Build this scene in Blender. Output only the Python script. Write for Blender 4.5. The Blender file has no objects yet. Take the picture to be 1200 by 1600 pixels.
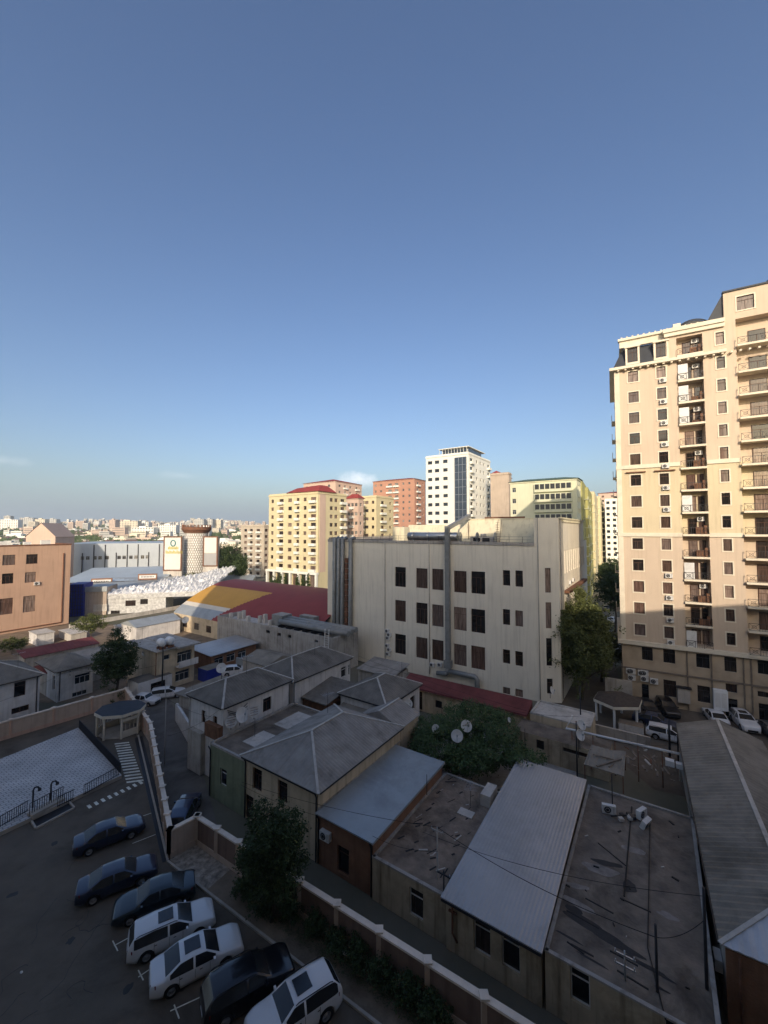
import bpy, math, random
from mathutils import Vector, Matrix, noise
R=math.radians
# ---------------------------------------------------------------- camera, sky, sun
CH=25.0; FP=630.0; TH=math.atan(28/630)
sc=bpy.context.scene; col=sc.collection
cam=bpy.data.objects.new('camera',bpy.data.cameras.new('camera')); col.objects.link(cam)
cam.location=(0,0,CH); cam.rotation_euler=(R(90)+TH,0,0)
cam.data.sensor_fit='HORIZONTAL'; cam.data.sensor_width=36; cam.data.lens=36*FP/1200
cam.data.clip_start=.1; cam.data.clip_end=9000; sc.camera=cam
SUN_EL=R(20); SUN_AZ=R(184)     # compass bearing of the sun, clockwise from +Y
w=bpy.data.worlds.new('World'); sc.world=w; w.use_nodes=True
nt=w.node_tree; bg=nt.nodes['Background']
sky=nt.nodes.new('ShaderNodeTexSky'); sky.sky_type='NISHITA'; sky.sun_disc=False
sky.sun_elevation=SUN_EL; sky.sun_rotation=SUN_AZ; sky.altitude=50; sky.air_density=1.0; sky.dust_density=3.2; sky.ozone_density=1.6
L=nt.links.new; N=nt.nodes.new
hs=N('ShaderNodeHueSaturation'); hs.inputs['Hue'].default_value=.508; hs.inputs['Saturation'].default_value=1.12; L(sky.outputs[0],hs.inputs['Color'])
# a few small clouds low over the horizon, each a patch of noise around one direction of the sky
tc=N('ShaderNodeTexCoord'); nz=N('ShaderNodeTexNoise'); nz.inputs['Scale'].default_value=16; nz.inputs['Detail'].default_value=7; nz.inputs['Roughness'].default_value=.6; L(tc.outputs['Generated'],nz.inputs[0])
last=hs.outputs[0]
for (dx,dz,rx,rz,st) in ((-.065,.125,.075,.030,.75),(-.69,.125,.07,.012,.15),(-.45,.12,.05,.012,.14)):
    mp=N('ShaderNodeMapping'); mp.inputs['Location'].default_value=(-dx/rx,0,-dz/rz); mp.inputs['Scale'].default_value=(1/rx,0,1/rz); L(tc.outputs['Generated'],mp.inputs[0])
    ln=N('ShaderNodeVectorMath'); ln.operation='LENGTH'; L(mp.outputs[0],ln.inputs[0])
    m0=N('ShaderNodeMath'); m0.operation='MULTIPLY_ADD'; m0.inputs[1].default_value=2.2; m0.inputs[2].default_value=-.35; L(nz.outputs[0],m0.inputs[0])
    m1=N('ShaderNodeMath'); m1.operation='SUBTRACT'; L(m0.outputs[0],m1.inputs[0]); L(ln.outputs['Value'],m1.inputs[1])
    m2=N('ShaderNodeMath'); m2.operation='MULTIPLY'; m2.use_clamp=True; m2.inputs[1].default_value=st; L(m1.outputs[0],m2.inputs[0])
    sp=N('ShaderNodeSeparateXYZ'); L(tc.outputs['Generated'],sp.inputs[0]); gt=N('ShaderNodeMath'); gt.operation='GREATER_THAN'; gt.inputs[1].default_value=0; L(sp.outputs[1],gt.inputs[0])
    m3=N('ShaderNodeMath'); m3.operation='MULTIPLY'; L(m2.outputs[0],m3.inputs[0]); L(gt.outputs[0],m3.inputs[1])
    mx=N('ShaderNodeMix'); mx.data_type='RGBA'; mx.inputs[7].default_value=(8.5,8.4,8.6,1); L(m3.outputs[0],mx.inputs[0]); L(last,mx.inputs[6]); last=mx.outputs[2]
# pale layer of air along the horizon
sp=N('ShaderNodeSeparateXYZ'); L(tc.outputs['Generated'],sp.inputs[0]); mr=N('ShaderNodeMapRange'); mr.interpolation_type='SMOOTHSTEP'; mr.inputs[1].default_value=.0; mr.inputs[2].default_value=.15; mr.inputs[3].default_value=.75; mr.inputs[4].default_value=0; L(sp.outputs[2],mr.inputs[0])
mx=N('ShaderNodeMix'); mx.data_type='RGBA'; mx.inputs[7].default_value=(2.7,3.45,4.3,1); L(mr.outputs[0],mx.inputs[0]); L(last,mx.inputs[6]); last=mx.outputs[2]
L(last,bg.inputs[0])
bg.inputs[1].default_value=.15
sl=bpy.data.lights.new('sun','SUN'); sl.energy=3.55; sl.angle=R(.5); sl.color=(1,.84,.66)
so=bpy.data.objects.new('sun',sl); col.objects.link(so)
sd=Vector((math.sin(SUN_AZ)*math.cos(SUN_EL),math.cos(SUN_AZ)*math.cos(SUN_EL),math.sin(SUN_EL)))
so.rotation_euler=sd.to_track_quat('Z','Y').to_euler(); so.location=(0,-50,90)
vs=sc.view_settings; vs.view_transform='Standard'; vs.look='None'; vs.gamma=1; vs.exposure=.26
# ---------------------------------------------------------------- helpers
def ray(x,y):
    up=800-y; c,s=math.cos(TH),math.sin(TH)
    return Vector((x-600,FP*c-up*s,FP*s+up*c))
def P(x,y,z=0):
    d=ray(x,y); t=(z-CH)/d.z; return Vector((d.x*t,d.y*t,z))
def PD(x,y,Y):
    d=ray(x,y); t=Y/d.y; return Vector((d.x*t,Y,CH+d.z*t))
def V(*a): return Vector(a)
ANG=-math.atan2(630,937); ANGT=-math.atan2(630,1112)
def axes(a): return Vector((math.cos(a),math.sin(a),0)),Vector((-math.sin(a),math.cos(a),0))
def reach(p,dv,px):      # distance along dv from p until the point is seen at column px
    k=(px-600)/FP; return (k*p.y-p.x)/(dv.x-k*dv.y)
class MB:
    def __init__(s): s.v=[]; s.f=[]; s.m=[]; s.sm=[]
    def poly(s,pts,m=0,smooth=False):
        n=len(s.v); s.v+=[tuple(p) for p in pts]; s.f.append(tuple(range(n,n+len(pts)))); s.m.append(m); s.sm.append(smooth)
    def box(s,a,b,m=0,M=None):
        x0,y0,z0=a; x1,y1,z1=b
        p=[V(x,y,z) for z in (z0,z1) for x,y in ((x0,y0),(x1,y0),(x1,y1),(x0,y1))]
        if M: p=[M@q for q in p]
        n=len(s.v); s.v+=[tuple(q) for q in p]
        for f in ((3,2,1,0),(4,5,6,7),(0,1,5,4),(1,2,6,5),(2,3,7,6),(3,0,4,7)):
            s.f.append(tuple(n+i for i in f)); s.m.append(m); s.sm.append(False)
    def bar(s,p,q,w,h,m=0):      # box beam from p to q
        p=V(*p); q=V(*q); d=(q-p); L=d.length
        if L<1e-6: return
        M=Matrix.Translation(p)@d.to_track_quat('X','Z').to_matrix().to_4x4()
        s.box((0,-w/2,-h/2),(L,w/2,h/2),m,M)
    def prism(s,pts,z0,z1,m=0,cap=True,mt=None):
        n=len(pts)
        for i in range(n):
            a,b=pts[i],pts[(i+1)%n]
            s.poly([(a[0],a[1],z0),(b[0],b[1],z0),(b[0],b[1],z1),(a[0],a[1],z1)],m)
        if cap:
            s.poly([(p[0],p[1],z1) for p in pts],m if mt is None else mt); s.poly([(p[0],p[1],z0) for p in reversed(pts)],m)
    def tube(s,pts,r,n=8,m=0,cap=True,smooth=True):
        pts=[V(*p) for p in pts]; rr=r if isinstance(r,(list,tuple)) else [r]*len(pts); rings=[]
        pu=None
        for i,p in enumerate(pts):
            d=(pts[min(i+1,len(pts)-1)]-pts[max(i-1,0)])
            if d.length<1e-9: d=V(0,0,1)
            d.normalize()
            u=pu if pu else (V(0,0,1) if abs(d.z)<.9 else V(1,0,0))
            u=(u-d*u.dot(d)); u=u.normalized() if u.length>1e-6 else d.orthogonal().normalized(); pu=u; v=d.cross(u)
            k=len(s.v); s.v+=[tuple(p+(u*math.cos(2*math.pi*j/n)+v*math.sin(2*math.pi*j/n))*rr[i]) for j in range(n)]; rings.append(k)
        for a,b in zip(rings,rings[1:]):
            for j in range(n):
                s.f.append((a+j,a+(j+1)%n,b+(j+1)%n,b+j)); s.m.append(m); s.sm.append(smooth)
        if cap:
            s.f.append(tuple(rings[0]+j for j in reversed(range(n)))); s.m.append(m); s.sm.append(False)
            s.f.append(tuple(rings[-1]+j for j in range(n))); s.m.append(m); s.sm.append(False)
    def lathe(s,prof,n=24,m=0,M=None,smooth=True):     # prof: (r,z)
        rings=[]
        for r,z in prof:
            k=len(s.v)
            for j in range(n):
                q=V(r*math.cos(2*math.pi*j/n),r*math.sin(2*math.pi*j/n),z); s.v.append(tuple(M@q if M else q))
            rings.append(k)
        for a,b in zip(rings,rings[1:]):
            for j in range(n):
                s.f.append((a+j,a+(j+1)%n,b+(j+1)%n,b+j)); s.m.append(m); s.sm.append(smooth)
    def mesh(s,name,mats,Mi=None):
        me=bpy.data.meshes.new(name)
        vv=[tuple(Mi@V(*p)) for p in s.v] if Mi else s.v
        me.from_pydata(vv,[],s.f)
        for m in (mats if isinstance(mats,(list,tuple)) else [mats]): me.materials.append(m)
        me.polygons.foreach_set('material_index',s.m); me.polygons.foreach_set('use_smooth',s.sm); me.update()
        return me
    def build(s,name,mats,parent=None,world=False,label=None):
        """parent None: mesh in world coordinates.  world=True: vertices given in world space, made local to the parent"""
        o=bpy.data.objects.new(name,s.mesh(name,mats,wm(parent).inverted() if (world and parent) else None)); col.objects.link(o)
        if parent: o.parent=parent
        if label: o['label']=label
        return o
def wm(o):
    M=Matrix.Identity(4)
    while o: M=Matrix.LocRotScale(o.location,o.rotation_euler,o.scale)@M; o=o.parent
    return M
def tag(o,label=None,cat=None,group=None,kind=None):
    if label: o['label']=label
    if cat: o['category']=cat
    if group: o['group']=group
    if kind: o['kind']=kind
    return o
def thing(name,label,cat,loc=(0,0,0),ang=0,group=None):
    o=bpy.data.objects.new(name,None); col.objects.link(o); o.location=loc; o.rotation_euler=(0,0,ang); o.empty_display_size=.5
    return tag(o,label,cat,group)
def put(me,name,parent,loc,ang=0):
    o=bpy.data.objects.new(name,me); col.objects.link(o); o.parent=parent; o.location=loc; o.rotation_euler=(0,0,ang); return o
def dup(o,parent=None):
    c=o.copy(); col.objects.link(c)
    if parent: c.parent=parent
    for ch in list(o.children): dup(ch,c)
    return c
# ---------------------------------------------------------------- materials
MT={}
# fill light put into colour: shaded grounds, roofs and renders raised and warmed
SHADE_LIFT=dict(asphalt=2.3,asphalt_old=1.7,soil=1.3,rubble=1.4,paint=1.05,kerb=1.35,wall_beige=1.3,wall_pink=1.3,wall_brown=1.05,coping=1.15,m_concrete=1.5,concrete=1.35,concrete_lt=1.3,house_cream=1.4,house_yellow=1.4,house_white=1.2,house_green=1.35,house_grey=1.4,corr_grey=1.4,corr_dark=1.4,corr_old=1.35,sheet_blue=1.25,sheet_grey=1.35,sheet_white=1.2,tar=1.6,tar_brown=1.6,red_roof=1.1,brick_brown=1.4,t_stone=1.6,galv=1.2,paver=1.15,brick_=1)
def shade_lift(name,c):
    k=SHADE_LIFT.get(name)
    w_=(1.02,1.0,.97) if name[:6] in('house_','t_ston','m_conc','wall_b','sheet_','concre') else (1.10,1.0,.86)
    return tuple(min(.82,x*k*f) for x,f in zip(c,w_)) if k else c
def pm(name,c,rough=.85,var=.18,sc_=.6,streak=0,bump=.15,bs=12,metal=0,spec=.3,c2=None,wave=None,coat=0,dirt=0):
    c=shade_lift(name,c); c2=shade_lift(name,c2) if c2 else None
    m=bpy.data.materials.new(name); m.use_nodes=True; t=m.node_tree; b=t.nodes['Principled BSDF']; N=t.nodes.new; L=t.links.new
    b.inputs['Roughness'].default_value=rough; b.inputs['Metallic'].default_value=metal; b.inputs['Specular IOR Level'].default_value=spec
    if coat: b.inputs['Coat Weight'].default_value=coat; b.inputs['Coat Roughness'].default_value=.05
    tc=N('ShaderNodeTexCoord'); last=None
    n1=N('ShaderNodeTexNoise'); n1.inputs['Scale'].default_value=sc_; n1.inputs['Detail'].default_value=8; n1.inputs['Roughness'].default_value=.65
    L(tc.outputs['Object'],n1.inputs[0])
    r=N('ShaderNodeValToRGB'); e=r.color_ramp.elements; e[0].position=.3; e[1].position=.7
    d=c2 if c2 else [x*(1-var) for x in c]
    e[0].color=(*d,1); e[1].color=(*[min(1,x*(1+var*.6)) for x in c],1)
    L(n1.outputs[0],r.inputs[0]); out=r.outputs[0]
    def mul(out,fac_socket,colr,blend='MULTIPLY'):
        x=N('ShaderNodeMix'); x.data_type='RGBA'; x.blend_type=blend; x.inputs[7].default_value=(*colr,1)
        L(fac_socket,x.inputs[0]); L(out,x.inputs[6]); return x.outputs[2]
    if streak:
        mp=N('ShaderNodeMapping'); mp.inputs['Scale'].default_value=(1.6,1.6,.11); n2=N('ShaderNodeTexNoise'); n2.inputs['Scale'].default_value=1.5; n2.inputs['Detail'].default_value=6
        L(tc.outputs['Object'],mp.inputs[0]); L(mp.outputs[0],n2.inputs[0])
        q=N('ShaderNodeValToRGB'); q.color_ramp.elements[0].position=.5; q.color_ramp.elements[1].position=.78
        q.color_ramp.elements[1].color=(streak,)*3+(1,)
        L(n2.outputs[0],q.inputs[0]); out=mul(out,q.outputs[0],(.35,.32,.28))
    if dirt:
        n3=N('ShaderNodeTexNoise'); n3.inputs['Scale'].default_value=sc_*.35; n3.inputs['Detail'].default_value=10; n3.inputs['Roughness'].default_value=.72; n3.inputs['Distortion'].default_value=.6
        L(tc.outputs['Object'],n3.inputs[0]); q=N('ShaderNodeValToRGB'); q.color_ramp.elements[0].position=.5; q.color_ramp.elements[1].position=.62
        q.color_ramp.elements[1].color=(dirt,)*3+(1,); L(n3.outputs[0],q.inputs[0]); out=mul(out,q.outputs[0],(.4,.38,.35))
    L(out,b.inputs['Base Color'])
    nb=N('ShaderNodeTexNoise'); nb.inputs['Scale'].default_value=bs; nb.inputs['Detail'].default_value=5; L(tc.outputs['Object'],nb.inputs[0])
    bp=N('ShaderNodeBump'); bp.inputs['Strength'].default_value=bump; bp.inputs['Distance'].default_value=.05; L(nb.outputs[0],bp.inputs['Height'])
    if wave:
        ax,ws,wst=wave
        wv=N('ShaderNodeTexWave'); wv.bands_direction=ax; wv.inputs['Scale'].default_value=ws; wv.inputs['Distortion'].default_value=.15; L(tc.outputs['Object'],wv.inputs[0])
        b2=N('ShaderNodeBump'); b2.inputs['Strength'].default_value=wst; b2.inputs['Distance'].default_value=.06; L(wv.outputs['Fac'],b2.inputs['Height']); L(bp.outputs[0],b2.inputs['Normal']); bp=b2
    L(bp.outputs[0],b.inputs['Normal']); MT[name]=m; return m
def brickm(name,c1,c2,mortar,w=.5,h=.25,rough=.85):
    c1,c2,mortar=[shade_lift(name,q) for q in (c1,c2,mortar)]; m=pm('brick_',c1,rough); m.name=name; MT[name]=m; t=m.node_tree; N=t.nodes.new; L=t.links.new; b=t.nodes['Principled BSDF']
    tc=N('ShaderNodeTexCoord'); br=N('ShaderNodeTexBrick'); br.inputs['Color1'].default_value=(*c1,1); br.inputs['Color2'].default_value=(*c2,1); br.inputs['Mortar'].default_value=(*mortar,1)
    br.inputs['Scale'].default_value=1; br.inputs['Brick Width'].default_value=w; br.inputs['Row Height'].default_value=h; br.inputs['Mortar Size'].default_value=.012
    L(tc.outputs['Object'],br.inputs[0])
    n=N('ShaderNodeTexNoise'); n.inputs['Scale'].default_value=.5; n.inputs['Detail'].default_value=8; L(tc.outputs['Object'],n.inputs[0])
    x=N('ShaderNodeMix'); x.data_type='RGBA'; x.blend_type='MULTIPLY'; x.inputs[0].default_value=.6; L(br.outputs[0],x.inputs[6])
    rr=N('ShaderNodeValToRGB'); rr.color_ramp.elements[0].position=.25; rr.color_ramp.elements[0].color=(.45,.45,.45,1); rr.color_ramp.elements[1].position=.6; L(n.outputs[0],rr.inputs[0]); L(rr.outputs[0],x.inputs[7])
    L(x.outputs[2],b.inputs['Base Color']); return m
def glass(name,cols,rough=.06,spec=.6):
    m=bpy.data.materials.new(name); m.use_nodes=True; t=m.node_tree; b=t.nodes['Principled BSDF']; N=t.nodes.new; L=t.links.new
    oi=N('ShaderNodeObjectInfo'); r=N('ShaderNodeValToRGB'); r.color_ramp.interpolation='CONSTANT'; e=r.color_ramp.elements
    for i,c in enumerate(cols):
        if i<2: e[i].position=i/len(cols); q=e[i]
        else: q=e.new(i/len(cols))
        q.color=(*c,1)
    tc=N('ShaderNodeTexCoord'); mp=N('ShaderNodeMapping'); mp.inputs['Scale'].default_value=(5,5,.35); n=N('ShaderNodeTexNoise'); n.inputs['Scale'].default_value=1.6
    av=N('ShaderNodeVectorMath'); L(tc.outputs['Object'],av.inputs[0]); L(oi.outputs['Location'],av.inputs[1]); L(av.outputs[0],mp.inputs[0]); L(mp.outputs[0],n.inputs[0])
    x=N('ShaderNodeMix'); x.data_type='RGBA'; x.blend_type='MULTIPLY'; x.inputs[0].default_value=.75
    q=N('ShaderNodeValToRGB'); q.color_ramp.elements[0].position=.35; q.color_ramp.elements[0].color=(.25,.25,.25,1); q.color_ramp.elements[1].position=.65
    L(oi.outputs['Random'],r.inputs[0]); L(r.outputs[0],x.inputs[6]); L(n.outputs[0],q.inputs[0]); L(q.outputs[0],x.inputs[7]); L(x.outputs[2],b.inputs['Base Color'])
    b.inputs['Roughness'].default_value=rough; b.inputs['Specular IOR Level'].default_value=spec; MT[name]=m; return m
def M(n): return MT[n]
pm('asphalt',(.056,.050,.044),.9,.25,.35,bump=.35,bs=30,dirt=.5)
pm('asphalt_old',(.085,.083,.083),.92,.3,.4,bump=.4,bs=25,dirt=.6)
pm('soil',(.16,.135,.11),.95,.4,.5,bump=.8,bs=6,dirt=.5)
pm('rubble',(.30,.28,.26),.95,.3,2.2,c2=(.07,.065,.06),bump=1,bs=9)
pm('ground',(.17,.15,.12),.95,.4,.05,bump=.4,bs=2,c2=(.08,.085,.05))
pm('paint',(.75,.75,.73),.7,.2,3,dirt=.5)
pm('kerb',(.30,.29,.28),.9,.25,1,bump=.4)
pm('wall_beige',(.40,.315,.25),.85,.14,.8,streak=.35,bump=.2)
pm('wall_pink',(.40,.29,.25),.85,.1,.8,streak=.3)
pm('wall_brown',(.20,.135,.105),.88,.2,.7,streak=.5,bump=.3)
pm('coping',(.62,.58,.55),.7,.15,1,dirt=.3)
pm('white',(.70,.69,.66),.6,.1,1,dirt=.3)
pm('white_clean',(.78,.78,.77),.45,.05,1)
pm('metal_dark',(.035,.035,.04),.45,.2,2,metal=.3)
pm('black',(.012,.012,.013),.6,.2,2)
pm('steel',(.42,.44,.46),.35,.15,1.2,metal=.85,bump=.1)
pm('galv',(.20,.225,.255),.5,.18,1.3,metal=.25,bump=.1,dirt=.3)
pm('rust',(.20,.09,.05),.85,.4,2,c2=(.09,.05,.035),bump=.4)
pm('wood',(.20,.10,.055),.8,.35,1.5,bump=.4,c2=(.10,.05,.03))
pm('wood_grey',(.22,.18,.14),.9,.3,2,bump=.4)
pm('m_concrete',(.50,.47,.40),.88,.08,.25,streak=.30,bump=.2,bs=9)
pm('m_cream',(.72,.66,.48),.85,.12,.4,streak=.4)
pm('concrete',(.30,.285,.265),.92,.25,.6,streak=.7,bump=.5,dirt=.4)
pm('concrete_lt',(.42,.40,.37),.9,.2,.6,streak=.5,bump=.3,dirt=.3)
pm('t_upper',(.57,.46,.35),.82,.07,.2,streak=.22)
pm('t_mid',(.59,.50,.34),.82,.07,.2,streak=.22)
brickm('t_stone',(.47,.39,.29),(.43,.36,.265),(.28,.23,.17),1.0,.42)
pm('cream_trim',(.70,.63,.50),.7,.08,.8,dirt=.2)
pm('slate',(.045,.05,.06),.6,.2,2)
pm('ac_white',(.66,.65,.62),.5,.1,2,dirt=.3)
pm('house_cream',(.42,.35,.25),.88,.16,.9,streak=.55,bump=.25,dirt=.35)
pm('house_yellow',(.34,.29,.21),.88,.24,.8,streak=.95,bump=.3,dirt=.5)
pm('house_white',(.56,.55,.54),.85,.12,.8,streak=.5,bump=.2,dirt=.3)
pm('house_green',(.165,.19,.125),.85,.15,.8,streak=.5,dirt=.4)
pm('house_grey',(.30,.28,.25),.9,.22,.8,streak=.6,bump=.3,dirt=.5)
pm('orange_b',(.50,.33,.235),.85,.08,.3,streak=.3)
pm('corr_grey',(.21,.21,.215),.85,.28,.7,bump=.2,dirt=.45)
pm('corr_dark',(.13,.128,.125),.88,.35,.6,bump=.3,dirt=.5)
pm('corr_old',(.18,.175,.165),.9,.3,.5,bump=.3,dirt=.55)
pm('sheet_blue',(.35,.35,.355),.40,.10,.5,metal=.35,bump=.1,dirt=.25)
pm('sheet_grey',(.27,.30,.32),.5,.12,.5,metal=.25,bump=.12,dirt=.3)
pm('sheet_white',(.50,.52,.55),.5,.1,.5,metal=.2,dirt=.3)
pm('tar',(.120,.108,.098),.95,.40,.8,bump=.7,bs=6,dirt=.6,c2=(.065,.06,.058))
pm('tar_brown',(.14,.12,.105),.95,.4,.9,bump=.9,bs=5,dirt=.7,c2=(.07,.06,.055))
pm('red_roof',(.15,.045,.048),.75,.25,.6,bump=.2,dirt=.3)
pm('brick_brown',(.17,.10,.07),.9,.25,1,streak=.4,bump=.5)
pm('maroon',(.25,.05,.042),.6,.12,.3)
pm('orange_r',(.55,.30,.06),.6,.1,.3)
pm('canvas',(.62,.58,.50),.7,.1,.3)
pm('mall_grey',(.42,.46,.50),.7,.06,.2,streak=.15)
pm('mall_roof',(.44,.51,.56),.5,.12,.12,metal=.2)
pm('blue_panel',(.02,.035,.26),.5,.2,1)
pm('apt_yellow',(.60,.53,.34),.85,.06,.2,streak=.2)
pm('apt_pink',(.56,.42,.34),.85,.06,.2,streak=.2)
pm('apt_grey',(.48,.42,.34),.85,.1,.2,streak=.3)
pm('apt_red',(.44,.24,.17),.85,.08,.2)
pm('apt_white',(.74,.74,.68),.8,.05,.2,streak=.15)
pm('apt_pale',(.66,.66,.48),.85,.06,.2,streak=.2)
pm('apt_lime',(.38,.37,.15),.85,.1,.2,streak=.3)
pm('apt_blank',(.46,.38,.31),.9,.12,.3,streak=.4)
pm('roof_red',(.28,.05,.045),.75,.15,.5)
pm('roof_green',(.10,.16,.13),.7,.15,.5)
pm('crinkle',(.60,.60,.58),.8,.35,1.4,bump=1.0,bs=1.6,c2=(.30,.30,.30))
pm('tarp_white',(.80,.80,.79),.7,.06,.4,bump=.2)
pm('bark',(.09,.07,.055),.95,.3,3,bump=.8,bs=10)
glass('g_brown',[(.10,.065,.05),(.045,.035,.03),(.16,.10,.08),(.02,.018,.017),(.12,.085,.07),(.30,.22,.18),(.03,.025,.022),(.20,.15,.13)])
glass('g_dark',[(.02,.02,.022),(.035,.03,.028),(.05,.035,.03),(.012,.013,.015)])
glass('g_blue',[(.02,.035,.055),(.03,.045,.06),(.015,.022,.035)],.04,.8)
glass('g_light',[(.20,.20,.19),(.08,.08,.08),(.13,.12,.10),(.30,.29,.27),(.04,.04,.045)])
pm('glass_curtain',(.035,.05,.075),.05,.3,.4,spec=.8,bump=0)
pm('f_brown',(.09,.045,.03),.6,.1,2)
pm('f_white',(.62,.61,.58),.5,.1,2)
def leafm(name,c,c2):
    m=bpy.data.materials.new(name); m.use_nodes=True; t=m.node_tree; b=t.nodes['Principled BSDF']; N=t.nodes.new; L=t.links.new
    tc=N('ShaderNodeTexCoord'); n=N('ShaderNodeTexNoise'); n.inputs['Scale'].default_value=2.6; n.inputs['Detail'].default_value=8; n.inputs['Roughness'].default_value=.7; L(tc.outputs['Object'],n.inputs[0])
    r=N('ShaderNodeValToRGB'); r.color_ramp.elements[0].position=.40; r.color_ramp.elements[1].position=.62; r.color_ramp.elements[0].color=(*c,1); r.color_ramp.elements[1].color=(*c2,1)
    L(n.outputs[0],r.inputs[0]); L(r.outputs[0],b.inputs['Base Color']); b.inputs['Roughness'].default_value=.6; b.inputs['Specular IOR Level'].default_value=.25; MT[name]=m
leafm('leaf_dark',(.028,.048,.016),(.065,.095,.034)); leafm('leaf_olive',(.065,.08,.025),(.14,.155,.05)); leafm('leaf_vine',(.035,.062,.018),(.075,.125,.04)); leafm('leaf_grey',(.04,.05,.025),(.075,.085,.045))
# ---------------------------------------------------------------- walls with openings
def wallpanel(mb,p0,p1,z0,z1,rects,depth=.16,m=0,mr=None,back=None):
    """vertical wall from p0 to p1 (outward to the right of travel); rects (s0,s1,za,zb) are real openings with reveals"""
    p0=V(p0[0],p0[1],0); p1=V(p1[0],p1[1],0); L=(p1-p0).length; u=(p1-p0)/L; n=V(u.y,-u.x,0)
    rs=[]
    for r in rects:
        a=max(.05,r[0]); b=min(L-.05,r[1]); c=max(z0,r[2]); d=min(z1,r[3])
        if b-a>.1 and d-c>.1: rs.append((a,b,c,d)+tuple(r[4:]))
    S=sorted({0,L,*[r[0] for r in rs],*[r[1] for r in rs]}); Z=sorted({z0,z1,*[r[2] for r in rs],*[r[3] for r in rs]})
    W=lambda s,z,o=0: p0+u*s+n*o+V(0,0,z)
    for i in range(len(S)-1):
        j=0
        while j<len(Z)-1:
            inside=lambda jj:any(r[0]<=(S[i]+S[i+1])/2<=r[1] and r[2]<=(Z[jj]+Z[jj+1])/2<=r[3] for r in rs)
            if inside(j): j+=1; continue
            k=j
            while k<len(Z)-1 and not inside(k): k+=1
            mb.poly([W(S[i],Z[j]),W(S[i+1],Z[j]),W(S[i+1],Z[k]),W(S[i],Z[k])],m); j=k
    for r in rs:
        a,b,c,d=r[:4]; dp=r[4] if len(r)>4 and r[4] else depth; q=m if mr is None else mr
        if c>z0 or z0<.5: mb.poly([W(a,c),W(b,c),W(b,c,-dp),W(a,c,-dp)],q)
        if d<z1: mb.poly([W(a,d,-dp),W(b,d,-dp),W(b,d),W(a,d)],q)
        mb.poly([W(a,c,-dp),W(a,d,-dp),W(a,d),W(a,c)],q); mb.poly([W(b,c),W(b,d),W(b,d,-dp),W(b,c,-dp)],q)
        if len(r)>5 and r[5]: mb.poly([W(a,c,-dp),W(b,c,-dp),W(b,d,-dp),W(a,d,-dp)],q)
    return rs
WM={}
def winmesh(w,h,style,trim,sub):
    """returns (pane mesh, frame mesh); origin bottom centre, outward -y"""
    k=(round(w,1),round(h,1),style,trim,sub)
    if k in WM: return WM[k]
    w,h=k[0],k[1]; fm={'b':'f_brown','w':'f_white','d':'f_brown','s':'metal_dark','l':'f_white','bl':'metal_dark','gr':'f_white'}[style]
    gm={'b':'g_brown','w':'g_dark','d':'g_dark','s':'g_dark','l':'g_light','bl':'g_blue','gr':'g_blue'}[style]
    P_=MB(); P_.poly([(-w/2-.02,.0,-.02),(w/2+.02,0,-.02),(w/2+.02,0,h+.02),(-w/2-.02,0,h+.02)],0)
    F_=MB(); t=.06 if w>.8 else .045; y0,y1=-.05,-.004
    F_.box((-w/2,y0,0),(-w/2+t,y1,h),0); F_.box((w/2-t,y0,0),(w/2,y1,h),0); F_.box((-w/2+t,y0,0),(w/2-t,y1,t),0); F_.box((-w/2+t,y0,h-t),(w/2-t,y1,h),0)
    tz=h*.7 if h>1.1 else h-t
    if h>1.1: F_.box((-w/2+t,y0,tz),(w/2-t,y1,tz+t*.8),0)
    nm=max(1,round(w/.75))
    for i in range(1,nm): x=-w/2+w*i/nm; F_.box((x-t*.4,y0+.004,t),(x+t*.4,y1,tz),0)
    if trim:
        tw=.16
        F_.box((-w/2-tw,-.22,-tw),(w/2+tw,-.155,-.003),1); F_.box((-w/2-tw,-.205,h+.003),(w/2+tw,-.155,h+tw),1)
        F_.box((-w/2-tw,-.2,-.003),(-w/2-.003,-.155,h+.003),1); F_.box((w/2+.003,-.2,-.003),(w/2+tw,-.155,h+.003),1)
    mats=[M(fm),M(trim or 'cream_trim')]
    if sub: r=(P_.mesh('pane',[M(gm)]),F_.mesh('window_frame',mats))
    else:
        n=len(P_.v); F_.v+=P_.v; F_.f+=[tuple(i+n if 0 else i+len(F_.v)-len(P_.v) for i in f) for f in P_.f]; F_.m+=[2]*len(P_.f); F_.sm+=[False]*len(P_.f)
        r=(F_.mesh('window',mats+[M(gm)]),None)
    WM[k]=r; return r
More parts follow.
